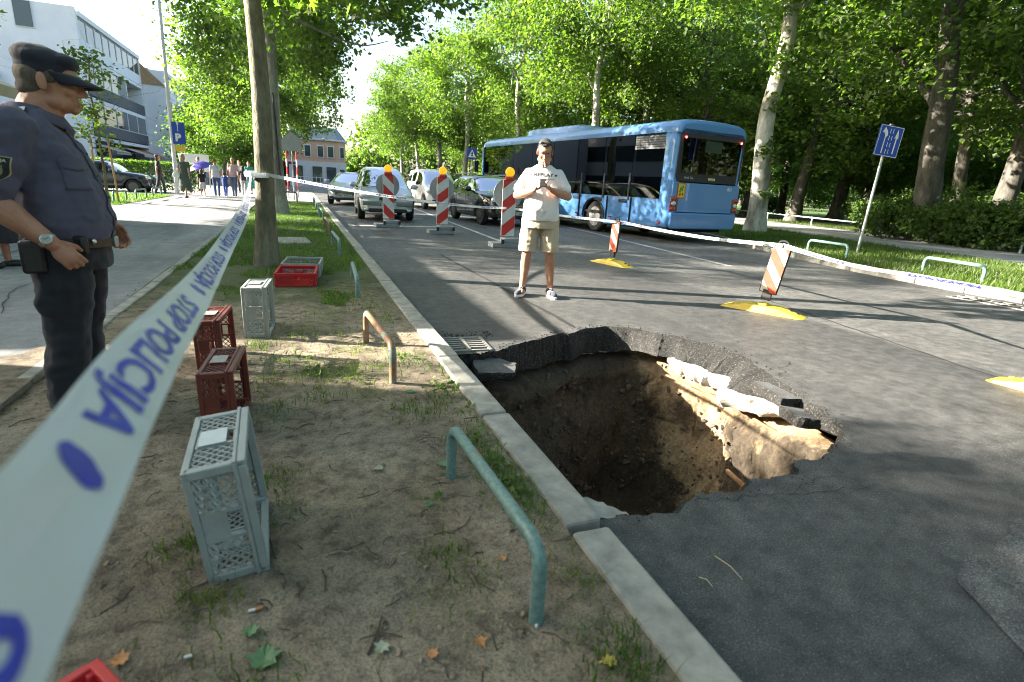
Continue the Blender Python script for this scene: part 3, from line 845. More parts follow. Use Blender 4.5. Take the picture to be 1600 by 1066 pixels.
# hanging twigs of the nearest tree
rs = random.Random(21)
out = ([], []); tw = MB()
origin = Vector((-.47, 7.77, .08))
for k in range(64):
    px = rs.choice([rs.uniform(430, 760), rs.uniform(450, 600), rs.uniform(580, 730)]); py = rs.uniform(-80, 26) if px < 560 else rs.uniform(-90, 20)
    tip = ray_at(px, py, rs.uniform(5.6, 6.9)) - origin
    base = tip + Vector((rs.uniform(-.5, .1), rs.uniform(.1, .5), rs.uniform(.5, .9)))
    pts = [base, base.lerp(tip, .5) + rnd_unit(rs) * .08, tip]
    tw.tube(pts, [.008, .005, .003], 5)
    for j in range(rs.randint(8, 13)):
        t = rs.uniform(.25, 1); p = base.lerp(tip, t) + rnd_unit(rs) * .09
        d = (rnd_unit(rs) + Vector((.0, -.1, -.6))).normalized(); nn = Vector((rs.uniform(-.6, .6), -.5, .7)) + rnd_unit(rs) * .5; nn = (nn - d * nn.dot(d)).normalized()
        leaf_lobed(out, p, d, nn, rs.uniform(.12, .2), rs)
tw.build("twigs", M_bark_olive, t1)
lm = MB(); lm.add(*out); lm.build("leaves", M_plane, t1)
# thin limb crossing behind the first trunks
MB().tube(smooth_path([(.15, .3, 5.6), (1.3, 1.0, 5.3), (2.6, 1.8, 5.2), (3.6, 2.6, 5.6)], 5), [.05 - .0026 * i for i in range(16)], 6).build("limb", M_bark_grey, t2, smooth=60)

# ---- right row of planes
GR = "plane trees along the right of the road"
trr = tree("plane_tree", (15.5, 15.8, .1), 13, .33, 'pc', 11.2, "pale plane tree right behind the blue bus, trunk leaning right", group=GR, bk=M_bark_pale, lean=(-.5, 0), seed=31, cs=(1.0, 1.0, 1.0), limb_from=.55, wig=.3, flare=1.35)
# leafy shoots on its trunk
out = ([], []); rs = random.Random(5)
for (zz, n_, sp) in ((5.6, 260, .42), (2.8, 60, .28), (1.4, 30, .2), (4.3, 60, .3), (7.2, 130, .5)):
    for i in range(n_):
        p = Vector((-.3 * zz / 10 + rs.gauss(-.08, sp), -.32 + rs.gauss(0, sp * .5), zz + rs.gauss(0, sp * .6)))
        d = (rnd_unit(rs) + Vector((0, -.2, -.2))).normalized(); nn = Vector((0, -.4, 1)) + rnd_unit(rs) * .7; nn = (nn - d * nn.dot(d)).normalized()
        leaf_lobed(out, p, d, nn, rs.uniform(.13, .22), rs)
lm = MB(); lm.add(*out); lm.build("shoots", M_plane, trr)["kind"] = "stuff"
for (px_ratio, y, bk, seed, cr, cz, cs, lab, lean) in (
        (.535, 27, M_bark_pale, 32, 'pa', 9.6, 1.0, "plane tree rising behind the middle of the bus roof", (.2, 0)),
        (.379, 36, M_bark_grey, 33, 'pb', 8.8, 1.0, "plane tree left of the street lamp beyond the bus", (.3, 0)),
        (.285, 44, M_bark_grey, 34, 'pc', 8.0, 1.0, "plane tree behind the pedestrian crossing sign", (0, 0)),
        (.236, 50, M_bark_pale, 35, 'pa', 8.0, 1.0, "slim pale plane tree rising above the white van", (.2, 0)),
        (.205, 62, M_bark_pale, 36, 'pb', 8.6, 1.05, "plane tree leaning left behind the white van", (-1.6, 0)),
        (.17, 78, M_bark_grey, 37, 'pc', 8.5, 1.05, "farthest plane tree of the right row", (0, 0)),
        ):
    tree("plane_tree", (px_ratio * y, y, .1), 12, .24, cr, cz, lab, group=GR, bk=bk, seed=seed, cs=(cs, cs, cs), lean=lean, wig=.3)
tree("plane_tree", (14.9, 5.2, .1), 12, .3, 'pa', 11.5, "plane tree at the right edge, its crown hanging into the top right corner", group=GR, bk=M_bark_pale, seed=38, cs=(.9, .9, .9))

for i, (x, y, lab) in enumerate(((-.5, -3.2, "left verge plane tree just behind the camera"), (-.6, -13.5, "left verge plane tree farther behind the camera"), (15.4, -6, "right-hand plane tree behind the camera"), (16, -17, "right-hand plane tree farther behind the camera"), (6, -42, "plane tree far behind the camera, over the road"), (-9, -38, "plane tree far behind the camera, left"), (20, -40, "plane tree far behind the camera, right"))):
    tree("plane_tree", (x, y, .0), 11, .2, 'p' + 'abc'[i % 3], 8.6 if i > 3 else 10.2, lab, group="plane trees behind the camera, out of the picture", bk=M_bark_grey, seed=400 + i, cs=(1.15, 1.15, 1.1) if i > 3 else (.95, .95, .95))
# ---- park wood
def px_to_xy(px, dist_y):
    """ground position in the view column px at distance y"""
    d = CAM_M @ Vector(((px - 800) / FPX, (533 - (290 + .055 * (px - 800))) / FPX, -1)); return d.x / d.y * dist_y
GW = "trees of the park wood"
WL = [  # column px, y, trunk radius, crown, crown height, lean, label
    (1456, 13.5, .44, 'wa', 11.5, (-2.6, 0), "thick grey-brown trunk of the park wood, right of the lane sign"),
    (1500, 17.5, .3, 'wb', 11.5, (-3.0, 0), "slimmer trunk just behind the thickest park tree"),
    (1560, 13.0, .36, 'wc', 11, (.9, 0), "park tree leaning right at the right edge of the picture"),
    (1308, 26, .42, 'wa', 9, (1.2, 0), "dark leaning park trunk left of the lane sign pole"),
    (1243, 25, .35, 'wb', 8.5, (1.6, 0), "dark forked park tree right of the pale plane trunk"),
    (1222, 33, .3, 'wc', 9.5, (0, 0), "dark park tree seen beside the leaning plane trunk"),
    (1168, 30, .32, 'wa', 10.5, (1.2, 0), "dark leaning park trunk over the right end of the bus roof"),
    (1095, 28, .26, 'wb', 10, (-1.2, 0), "dark straight park trunk above the bus windows"),
    (1128, 35, .27, 'wc', 10.5, (-1.2, 0), "dark slim park trunk above the rear of the bus"),
    (1060, 40, .28, 'wa', 10, (.4, 0), "park tree in shade above the rear third of the bus"),
    (1008, 30, .28, 'wb', 10.5, (-1.2, 0), "dark trunk of the wood right of the mottled plane"),
    (985, 44, .3, 'wc', 10, (0, 0), "park tree in the gap beside the mottled plane"),
    (905, 45, .3, 'wa', 10, (.2, 0), "park tree behind the street lamp"),
    (868, 52, .3, 'wb', 9.5, (0, 0), "park tree far behind the bus front"),
    (770, 62, .3, 'wc', 9.5, (.4, 0), "park tree far behind the black car"),
    (1350, 40, .4, 'wb', 9.5, (0, 0), "park tree deep in the wood beyond the small meadow"),
    (1405, 30, .35, 'wc', 10, (.3, 0), "park tree in shade right behind the lane sign"),
    (1530, 27, .35, 'wa', 10, (-.3, 0), "park tree deep in shade behind the thick trunk"),
    (1600, 22, .35, 'wb', 10, (.2, 0), "park tree cut by the right edge of the picture"),
    (1640, 15, .35, 'wc', 11, (0, 0), "park tree just out of the right edge, boughs showing"),
]
for i, (px, y, r, cr, cz, lean, lab) in enumerate(WL):
    tree("park_tree", (px_to_xy(px, y), y, .1), 14, r, cr, cz - 1.7, lab, group=GW, bk=M_bark_dark, seed=50 + i, lean=lean, wig=.2, limbs=9, limb_from=.3, cs=(1.1, 1.1, 1.05), crown_r=5)
for i, (x, y, lab) in enumerate(((27, -1, "park tree beside the camera, out of the picture"), (33, -10, "park tree behind the camera, second from the path"), (26, -15, "park tree behind the camera, close to the path"), (41, -3, "park tree deep in the wood beside the camera"), (38, -20, "park tree deep in the wood behind the camera"), (48, 6, "park tree deep in the wood, right of the picture"))):
    tree("park_tree", (x, y, .1), 13, .3, 'w' + 'abc'[i % 3], 8, lab, group=GW, bk=M_bark_dark, seed=450 + i, cs=(1.2, 1.2, 1.1), limb_from=.35)
rs = random.Random(77)
k = 0
for i in range(34):
    y = rs.uniform(38, 120); px = rs.uniform(620, 1750)
    x = px_to_xy(px, y)
    if x < .23 * y + 5 or (x - 40) ** 2 + (y - 42) ** 2 < 80: continue
    o = tree("park_tree", (x, y, .1), 13, .28, rs.choice(['wa', 'wb', 'wc']), rs.uniform(7.5, 9.5), "tree deep in the park wood, one of the distant mass", group="distant trees of the park wood", bk=M_bark_dark, seed=200 + i, cs=(1.2, 1.2, 1.15), limbs=5, limb_from=.4, wig=.3)
    k += 1
for i, (px, y, s_, lab) in enumerate(((840, 40, 1.1, "understorey tree behind the street lamp pole"), (905, 36, 1.0, "understorey tree above the bus roof unit"), (965, 33, 1.0, "understorey tree above the middle of the bus roof"), (1030, 31, 1.0, "understorey tree above the rear half of the bus roof"), (1110, 33, 1.1, "understorey tree above the rear corner of the bus"),
        (1255, 38, 1.2, "understorey tree at the left end of the little meadow"), (1375, 24, .95, "understorey tree directly behind the lane sign"), (1440, 27, 1.1, "understorey tree left of the thick trunk, in shade"), (1540, 21, 1.0, "understorey tree right of the thick trunk"), (1620, 19, 1.1, "understorey tree at the right edge of the wood"), (1300, 52, 1.3, "understorey tree far behind the little meadow"))):
    tree("understorey_tree", (px_to_xy(px, y), y, .1), 5.5, .09, 'small', 3.9, lab, group="understorey trees of the wood", bk=M_bark_dark, seed=300 + i, cs=(s_, s_, s_ * 1.05), limbs=6, crown_r=2)
# undergrowth at the wood's edge
GB = "leafy shrubs at the edge of the wood"
SH = [(1390, 14.2, 1.0, "shrub behind the railing just right of the lane sign"), (1425, 15.0, 1.25, "shrub left of the thick trunk behind the railing"), (1465, 12.6, 1.0, "bright shrub at the foot of the thick trunk"),
      (1500, 12.8, 1.25, "tall leafy shrub right of the thick trunk"), (1535, 11.6, 1.1, "pale green shrub by the railing near the right edge"), (1575, 11.2, 1.2, "shrub by the railing second from the right edge"), (1612, 10.6, 1.2, "shrub cut by the right edge behind the railing"),
      (1385, 18.5, 1.4, "shrub in shade behind the lane sign pole"), (1350, 21, 1.2, "shrub left of the lane sign pole in the wood"), (1450, 19, 1.6, "tall shrub in the shade between trunks"), (1530, 17, 1.8, "tall shrub deep behind the railing at right"), (1590, 16, 1.9, "large dark shrub at the right edge in the wood"),
      (1205, 36, 1.2, "low shrub beyond the path beside the pale trunk"), (1330, 34, 1.3, "low shrub at the foot of the leaning dark trunk")]
for i, (px, y, s_, lab) in enumerate(SH):
    s_ *= .66; root = empty("shrub", (px_to_xy(px, y), y, .1), 0, lab, "shrub", GB)
    tw = MB(); rr = random.Random(i)
    for q in range(7):
        a = rr.uniform(0, 6.28); tw.tube([(0, 0, -.05), (.25 * math.cos(a), .25 * math.sin(a), .5 * s_), (.7 * math.cos(a) * s_, .7 * math.sin(a) * s_, 1.2 * s_)], [.02, .014, .006], 5)
    tw.build("stems", M_bark_dark, root)
    c = link("foliage", CR['bush' if i % 2 else 'bush2'], root, (0, 0, .95 * s_), (0, 0, rr.uniform(0, 6))); c.scale = (s_ * rr.uniform(.8, 1.15), s_ * rr.uniform(.8, 1.15), s_ * rr.uniform(.8, 1.35))
# far-off wood closing the view
def far_wood(name, pts, seed, h, dens, m, size=.8):
    rs = random.Random(seed); out = ([], [])
    for (a, b) in zip(pts, pts[1:]):
        a, b = Vector(a), Vector(b); n = int((b - a).length * dens)
        for i in range(n):
            p = a.lerp(b, rs.random()); top = h * (.75 + .4 * noise.noise(Vector((p.x * .12, p.y * .12, seed))))
            q = Vector((p.x + rs.gauss(0, 2.5), p.y + rs.gauss(0, 2.5), top * rs.random() ** .8))
            d = rnd_unit(rs); nn = rnd_unit(rs); nn = (nn - d * nn.dot(d)).normalized(); s_ = size * rs.uniform(.6, 1.4)
            leaf_quad(out, q, d, nn, s_, s_)
    mb = MB(); mb.add(*out); return tag(mb.build(name, m), kind='stuff')
far_wood("far_wood", [(13, 130), (45, 118), (90, 100), (120, 60), (125, 20), (110, -5), (90, -45), (40, -75), (-20, -80)], 1, 15, 150, M_wood)
far_wood("far_wood_street", [(-30, 150), (-8, 140), (6, 133), (16, 130)], 2, 8, 170, M_plane, .7)
# ------------------------------------------------------------------ vehicle materials
def paint(name, c, metal=.0, rough=.28): return mat(name, c, rough, metal=metal, coat=.7)
def glass_mat(name, tint, dark=.5):
    m = bpy.data.materials.new(name); m.use_nodes = True
    N, L = nodes_of(m); N.remove(N["Principled BSDF"])
    tr = N.new("ShaderNodeBsdfTransparent"); tr.inputs[0].default_value = tuple(tint) + (1,)
    gl = N.new("ShaderNodeBsdfGlossy"); gl.inputs["Roughness"].default_value = .02
    fr = N.new("ShaderNodeFresnel"); fr.inputs[0].default_value = 1.6
    mx = N.new("ShaderNodeMixShader"); L.new(fr.outputs[0], mx.inputs[0]); L.new(tr.outputs[0], mx.inputs[1]); L.new(gl.outputs[0], mx.inputs[2])
    L.new(mx.outputs[0], N["Material Output"].inputs[0])
    return m
M_glass = glass_mat("car_glass", (.22, .25, .24))
M_busglass = glass_mat("bus_glass", (.11, .12, .13))
M_rearglass = glass_mat("rear_glass", (.03, .035, .035))
M_tyre = mat("tyre_rubber", (.018, .018, .018), .75, bump=.2, bscale=80)
M_rim = mat("alloy", (.5, .5, .5), .35, metal=.9)
M_rimd = mat("dark_alloy", (.12, .12, .125), .35, metal=.8)
M_steel = mat("steel_rim", (.3, .3, .3), .5, metal=.5, var=.2)
M_dark = mat("dark_plastic", (.02, .02, .022), .5)
M_seat = mat("seat_fabric", (.05, .06, .08), .9)
M_chrome = mat("chrome", (.8, .8, .8), .12, metal=1)
M_lamp = mat("headlamp", (.75, .78, .8), .08, spec=.8, coat=1)
M_redl = mat("tail_lamp", (.5, .015, .015), .15, coat=1)
M_redlit = mat("lit_marker_lamp", (.6, .02, .02), .2, emit=(1, .05, .05), estr=3)
M_plate = mat("plate_white", (.7, .7, .68), .4)
M_ink = mat("plate_ink", (.02, .02, .025), .5)
M_silver = paint("silver_paint", (.6, .62, .63), .35, .32)
M_bluegrey = paint("bluegrey_paint", (.38, .42, .46), .35, .3)
M_whitep = paint("white_paint", (.72, .73, .73))
M_blackp = paint("black_paint", (.012, .013, .016), 0, .12)
M_navyp = paint("navy_paint", (.015, .02, .035), 0, .15)
M_blue = paint("bus_blue", (.10, .27, .60), 0, .32)
M_under = mat("underbody", (.01, .01, .01), .9)

def wheel(parent, c, r, w, rim, name="wheel", spokes=5, axis=(0, 1, 0), face=1):
    """hub axis along local y; face=+1: outer side towards +y"""
    rot = Matrix.Rotation(-math.pi / 2 * face, 3, 'X')
    root = MB()
    root.lathe([(r * .62, -w / 2), (r * .9, -w / 2), (r * .985, -w * .38), (r, -w * .2), (r, w * .2), (r * .985, w * .38), (r * .9, w / 2), (r * .64, w / 2), (r * .62, w * .4)], c, 28, rot)
    t = root.build(name, M_tyre, parent, smooth=40)
    d = MB()
    d.lathe([(r * .66, w * .46), (r * .6, w * .42), (r * .58, w * .05), (r * .0001, w * .05)], c, 24, rot)
    for k in range(spokes):
        a = 2 * math.pi * k / spokes + .3
        p0 = Vector((math.cos(a) * r * .06, math.sin(a) * r * .06, w * .40)); p1 = Vector((math.cos(a) * r * .6, math.sin(a) * r * .6, w * .4))
        q0, q1 = rot @ p0 + Vector(c), rot @ p1 + Vector(c)
        d.bar(q0, q1, .07 if spokes < 8 else .035, .05, up=rot @ Vector((0, 0, 1)))
    d.lathe([(r * .15, w * .28), (r * .15, w * .44), (r * .1, w * .47), (.0001, w * .47)], c, 12, rot)
    rim_o = d.build("rim", rim, t, smooth=35)
    dk = MB(); dk.lathe([(r * .61, w * .1), (r * .0001, w * .1)], c, 20, rot); dk.build("brake", M_dark, t)
    return t

def make_car(name, label, cat, loc, rz, P, paint_m, rim_m, group=None, plate_txt="ZG 7315-EH"):
    root = empty(name, loc, rz, label, cat, group)
    Lh = P['L'] / 2
    wf, wr_ = P['wf'], P['wr']            # axle x
    Rw = P['R']; arch = Rw + .055
    base = [x for x in P['st']]
    for xw in (wf, wr_):
        for a in (0, 28, 55, 90, 125, 152, 180): base.append(xw + arch * math.cos(R(a)))
        base += [xw + arch + .05, xw - arch - .05]
    base = sorted(set(round(x, 3) for x in base if -Lh <= x <= Lh))
    # drop near-duplicates, but keep structural stations
    keep = []
    for x in base:
        if keep and x - keep[-1] < .045:
            if x in P['st'] and keep[-1] not in P['st']: keep[-1] = x
            elif x in P['st']: keep.append(x)
            continue
        keep.append(x)
    st = keep
    top = lambda x: interp(P['top'], x); belt = lambda x: interp(P['belt'], x); wid = lambda x: interp(P['w'], x); rw = lambda x: interp(P['rw'], x)
    gh0, gh1 = P['rear_glass'][0], P['screen'][1]   # greenhouse extent: rear window base .. windscreen base
    vs, fs, mi = [], [], []
    NS = 9
    for x in st:
        w = wid(x); zb = P['zb'] + (.08 if abs(x) > Lh - .25 else 0); lip = zb
        for xw in (wf, wr_):
            if abs(x - xw) < arch: lip = max(lip, Rw + math.sqrt(max(0, arch ** 2 - (x - xw) ** 2)) * .98 - .02)
        tp, bl = top(x), belt(x)
        inside = gh0 + .02 < x < gh1 - .02
        if inside:
            p5 = (w * .955, bl + .03); p6 = (rw(x), max(bl + .05, tp - .07)); p7 = (rw(x) * .74, tp - .018)
        else:
            p5 = (w * .93, lerp(bl, tp, .55)); p6 = (w * .80, lerp(bl, tp, .88)); p7 = (w * .5, tp - .006)
        sec = [(0, lip), (w * .86, lip), (w * .985, lip + .02), (w * 1.0, lerp(lip, bl, .5)), (w * .975, bl), p5, p6, p7, (0, tp)]
        full = [(-y, z) for (y, z) in reversed(sec[1:-1])]
        ring = sec + full           # P0..P8 then mirrored P7..P1
        vs += [(x, y, z) for (y, z) in ring]
    n = 16
    pill = P['pillars']
    for i in range(len(st) - 1):
        xm = (st[i] + st[i + 1]) / 2
        for j in range(n):
            a = i * n + j; b = i * n + (j + 1) % n
            fs.append((a, a + n, b + n, b))
            jj = j if j < 8 else 15 - j          # strip index 0..7
            side = 1 if j < 8 else -1
            k = 0
            if jj == 0: k = 1
            elif jj == 5 and P['rear_glass'][1] - .01 < xm < P['screen'][0] + .25 and not any(p0 - .01 <= xm <= p1 + .01 for p0, p1 in pill):
                k = 10 + (0 if side > 0 else 5) + sum(xm > p1 for p0, p1 in pill)
            elif jj in (6, 7) and P['screen'][0] - .01 < xm < P['screen'][1] + .01: k = 2
            elif jj in (6, 7) and P['rear_glass'][0] - .01 < xm < P['rear_glass'][1] + .01: k = 3
            mi.append(k)
    fs.append(tuple(range(n))); mi.append(0); fs.append(tuple(reversed(range((len(st) - 1) * n, len(st) * n)))); mi.append(0)
    me = bpy.data.meshes.new("tmp"); me.from_pydata(vs, [], fs); me.polygons.foreach_set("material_index", mi)
    for q in range(22): me.materials.append(None)
    o = bpy.data.objects.new("tmp", me); col.objects.link(o)
    s = o.modifiers.new("s", 'SUBSURF'); s.levels = 2; s.render_levels = 2
    dg = bpy.context.evaluated_depsgraph_get(); ev = o.evaluated_get(dg).to_mesh()
    co = [v.co.copy() for v in ev.vertices]; groups = {}
    for p in ev.polygons: groups.setdefault(p.material_index, []).append(tuple(p.vertices))
    o.evaluated_get(dg).to_mesh_clear(); bpy.data.objects.remove(o); bpy.data.meshes.remove(me)
    for k, faces in sorted(groups.items()):
        idx = {}; vv = []; ff = []
        for f in faces:
            t = []
            for q in f:
                if q not in idx: idx[q] = len(vv); vv.append(co[q])
                t.append(idx[q])
            ff.append(tuple(t))
        mb = MB(); mb.add(vv, ff)
        nm, mm = {0: ("body", paint_m), 1: ("underbody", M_under), 2: ("windscreen", M_glass), 3: ("rear_window", M_glass)}.get(k, ("side_window", M_glass))
        mb.build(nm, mm, root, smooth=50)
    # cabin
    cb = MB()
    xs0, xs1 = P['rear_glass'][1], P['screen'][1]
    cb.box(((xs0 + xs1) / 2, 0, belt(0) - .2), (xs1 - xs0 + .3, wid(0) * 1.7, .1))
    for sx in (.0, -.95):
        for sy in (-.36, .36):
            cb.box((sx, sy, belt(0) + .12), (.14, .44, .55)); cb.box((sx - .02, sy, belt(0) + .47), (.1, .22, .18))
    cb.box((P['screen'][1] - .3, 0, belt(0) - .04), (.4, wid(0) * 1.6, .16))
    cb.build("seats", M_seat, root, bevel=.03)
    MB().lathe([(.16, 0), (.175, .01), (.175, .025), (.16, .03)], (P['screen'][1] - .62, .36, belt(0) + .08), 18, Matrix.Rotation(R(-65), 3, 'Y')).build("steering_wheel", M_dark, root)
    for (xw) in (wf, wr_):
        for s_ in (-1, 1): wheel(root, (xw, s_ * (wid(xw) - P['tw'] / 2 - .01), Rw), Rw, P['tw'], rim_m, spokes=P.get('spokes', 5), face=s_)
    for s_ in (-1, 1):
        xm = P['screen'][1] - .42; wm = wid(xm)
        m_ = MB().ell((xm, s_ * (wm + .09), belt(xm) + .11), (.09, .12, .085)); m_.build("mirror", P.get('mirror', paint_m), root, smooth=179)
        MB().bar((xm + .02, s_ * (wm - .06), belt(xm) + .04), (xm, s_ * (wm + .06), belt(xm) + .08), .05, .04).build("mirror_arm", M_dark, root)
        # door shuts, handles
        for xd in P['doors']:
            MB().bar((xd, s_ * (wid(xd) + .001), P['zb'] + .16), (xd - .03, s_ * (wid(xd) * .982), belt(xd) - .02), .008, .006).build("door_seam", M_dark, root)
            MB().box((xd + .14, s_ * (wid(xd) + .004), belt(xd) - .11), (.17, .03, .03)).build("door_handle", paint_m, root, bevel=.008)
    P['front'](root, P, Lh, wid)
    return root

def plate(root, x, y, z, txt, face=1, w=.5):
    """number plate on the front (face=+1) or rear"""
    MB().box((x, y, z), (.012, w, .11)).build("number_plate", M_plate, root, bevel=.003)
    T = frame((x + .0075 * face, y, z), (0, face, 0), (0, 0, 1))
    text_obj("plate_text", txt, .105, M_ink, root.children[-1], T, .002, .82)
    T = frame((x + .008 * face, y - face * w * .46, z), (0, face, 0), (0, 0, 1))
    mb = MB(); mb.add([T @ Vector((a * .03, b * .045, 0)) for a, b in ((-.5, -1), (.5, -1), (.5, 1), (-.5, 1))], [(0, 1, 2, 3)]); mb.build("plate_band", mat("plate_blue", (.03, .08, .4), .4), root.children[-1])

def front_picasso(root, P, Lh, wid):
    x = Lh
    for s_ in (-1, 1):
        MB().ell((x - .27, s_ * .60, .70), (.22, .24, .11), 20, 12, Matrix.Rotation(R(-18), 3, 'Y') @ Matrix.Rotation(R(14 * s_), 3, 'Z')).build("headlight", M_lamp, root, smooth=179)
        MB().ell((x - .06, s_ * .62, .33), (.06, .09, .045)).build("fog_lamp", M_lamp, root, smooth=179)
        MB().bar((x - .72 + .0, .1 + s_ * .3, .985), (x - .78, .1 + s_ * .3 - .42, 1.02), .02, .02).build("wiper", M_dark, root)
    MB().box((x - .05, 0, .66), (.1, .5, .085)).build("grille", M_dark, root, bevel=.02)
    MB().box((x - .02, 0, .31), (.1, 1.15, .12)).build("air_intake", M_dark, root, bevel=.03)
    MB().box((x - .0, 0, .52), (.07, 1.5, .13)).build("bumper", mat("bumper_grey", (.22, .23, .23), .5), root, bevel=.03)
    plate(root, x + .045, 0, .49, "ZG 7313-EH")
    for s_ in (-1, 1): MB().bar((x - .012, s_ * .02, .69), (x - .005, s_ * .085, .665), .02, .02).build("badge", M_chrome, root)
PIC = dict(L=4.28, wf=1.36, wr=-1.38, R=.315, tw=.2, zb=.2, st=[-2.14, -2.05, -1.9, -1.2, -1.1, -.15, -.05, .85, 1.0, 1.05, 1.75, 1.95, 2.1, 2.14],
           top=[(-2.14, .75), (-2.08, 1.0), (-1.95, 1.3), (-1.62, 1.55), (-.8, 1.63), (.1, 1.62), (.42, 1.55), (1.32, 1.0), (1.8, .83), (2.05, .7), (2.14, .55)],
           belt=[(-2.14, .6), (-2.0, .98), (-1, .97), (.9, .92), (1.4, .86), (1.9, .68), (2.14, .48)], w=[(-2.14, .66), (-1.9, .83), (-1, .875), (.8, .875), (1.5, .86), (1.95, .76), (2.14, .56)],
           rw=[(-2, .62), (-.5, .66), (.4, .64), (1.3, .72)], rear_glass=(-1.9, -1.62), screen=(.42, 1.32), pillars=[(-1.2, -1.1), (-.15, -.05), (.85, 1.0)], doors=[-.95, .0], front=front_picasso)
PIC['st'] += [-1.62, .42, 1.32, -1.9]; PIC['st'] = sorted(set(PIC['st']))

def front_sedan(root, P, Lh, wid):
    x = Lh
    for s_ in (-1, 1):
        MB().ell((x - .18, s_ * .62, .66), (.18, .2, .06), 18, 10, Matrix.Rotation(R(14 * s_), 3, 'Z')).build("headlight", M_lamp, root, smooth=179)
        MB().ell((x - .05, s_ * .64, .34), (.05, .12, .05)).build("fog_lamp", M_dark, root, smooth=179)
    MB().box((x - .03, 0, .52), (.08, .95, .16)).build("grille", M_dark, root, bevel=.03)
    for k in range(3): MB().box((x + .012, 0, .47 + .05 * k), (.02, .9, .012)).build("grille_bar", M_chrome, root)
    MB().box((x - .02, 0, .28), (.08, 1.2, .1)).build("air_intake", M_dark, root, bevel=.03)
    plate(root, x + .02, 0, .42, "ZG 4418-DA")
SED = dict(L=4.55, wf=1.38, wr=-1.3, R=.33, tw=.21, zb=.18, st=[-2.27, -2.2, -1.95, -1.15, -1.05, -.15, -.05, .9, 1.02, 1.8, 2.05, 2.2, 2.27],
           top=[(-2.27, .8), (-2.2, .98), (-1.9, 1.05), (-1.2, 1.38), (-.5, 1.48), (.1, 1.46), (.35, 1.4), (1.15, .98), (1.9, .82), (2.15, .7), (2.27, .5)],
           belt=[(-2.27, .65), (-2.1, .95), (-1, .95), (.9, .9), (1.4, .83), (2.0, .66), (2.27, .44)], w=[(-2.27, .68), (-2, .83), (-1, .89), (.8, .9), (1.5, .88), (2.0, .78), (2.27, .56)],
           rw=[(-2, .6), (-.5, .63), (.35, .62), (1.2, .74)], rear_glass=(-1.9, -1.2), screen=(.35, 1.15), pillars=[(-1.15, -1.05), (-.15, -.05), (.9, 1.02)], doors=[-.95, .05], front=front_sedan, spokes=10)
SED['st'] = sorted(set(SED['st'] + [-1.9, -1.2, .35, 1.15]))

def front_van(root, P, Lh, wid):
    x = Lh
    for s_ in (-1, 1):
        MB().ell((x - .2, s_ * .68, .82), (.2, .2, .12), 18, 10, Matrix.Rotation(R(-20), 3, 'Y') @ Matrix.Rotation(R(12 * s_), 3, 'Z')).build("headlight", M_lamp, root, smooth=179)
        MB().tube([(-1.9, s_ * .62, 1.83), (-1.8, s_ * .63, 1.89), (.3, s_ * .63, 1.9), (.45, s_ * .63, 1.84)], .02, 6).build("roof_rail", M_dark, root)
    MB().box((x - .03, 0, .75), (.1, .9, .13)).build("grille", M_dark, root, bevel=.03)
    MB().box((x - .02, 0, .38), (.1, 1.3, .16)).build("air_intake", M_dark, root, bevel=.04)
    plate(root, x + .04, 0, .53, "ZG 9026-FT")
VAN = dict(L=4.4, wf=1.38, wr=-1.4, R=.33, tw=.2, zb=.22, st=[-2.2, -2.14, -1.98, -1.15, -1.05, -.15, -.05, .95, 1.1, 1.8, 2.0, 2.14, 2.2],
           top=[(-2.2, 1.0), (-2.14, 1.5), (-2.0, 1.78), (-.8, 1.84), (.2, 1.82), (.48, 1.74), (1.28, 1.12), (1.85, .97), (2.1, .8), (2.2, .6)],
           belt=[(-2.2, .8), (-2.0, 1.08), (.9, 1.04), (1.4, .98), (2.0, .78), (2.2, .54)], w=[(-2.2, .75), (-2, .88), (-1, .9), (.8, .9), (1.5, .89), (2.0, .8), (2.2, .6)],
           rw=[(-2, .74), (-.5, .75), (.48, .72), (1.3, .78)], rear_glass=(-2.14, -2.0), screen=(.48, 1.28), pillars=[(-1.15, -1.05), (-.15, -.05), (.95, 1.1)], doors=[-.95, .05], front=front_van, mirror=M_dark)
VAN['st'] = sorted(set(VAN['st'] + [-2.0, .48, 1.28]))

def front_mini(root, P, Lh, wid):
    x = Lh
    for s_ in (-1, 1):
        c = (x - .2, s_ * .55, .76)
        rot = Matrix.Rotation(R(78), 3, 'Y'); rot = Matrix.Rotation(R(16 * s_), 3, 'Z') @ rot
        MB().lathe([(.165, -.06), (.165, .05), (.14, .075), (.13, .06)], c, 24, rot).build("headlight_ring", M_chrome, root, smooth=40)
        MB().lathe([(.135, .03), (.1, .075), (.0001, .09)], c, 24, rot).build("headlight", M_lamp, root, smooth=40)
        MB().lathe([(.07, -.03), (.065, .03), (.0001, .04)], (x - .07, s_ * .56, .40), 16, Matrix.Rotation(R(86), 3, 'Y')).build("fog_lamp", M_lamp, root, smooth=40)
        MB().tube([(-1.7, s_ * .57, 1.53), (-1.6, s_ * .58, 1.57), (.1, s_ * .58, 1.585), (.25, s_ * .58, 1.53)], .016, 6).build("roof_rail", M_chrome, root)
    MB().prism([(-.42, -.13), (.42, -.13), (.5, .02), (.4, .13), (-.4, .13), (-.5, .02)], .05, frame((x - .04, 0, .6), (0, 1, 0), (0, 0, 1))).build("grille", M_dark, root, bevel=.01)
    for k in range(4): MB().box((x + .018, 0, .52 + .055 * k), (.014, .82 - .06 * abs(k - 1.5), .014)).build("grille_bar", M_chrome, root)
    MB().box((x - .02, 0, .3), (.08, 1.1, .1)).build("air_intake", M_dark, root, bevel=.03)
    plate(root, x + .035, 0, .42, "ZG 1057-GB")
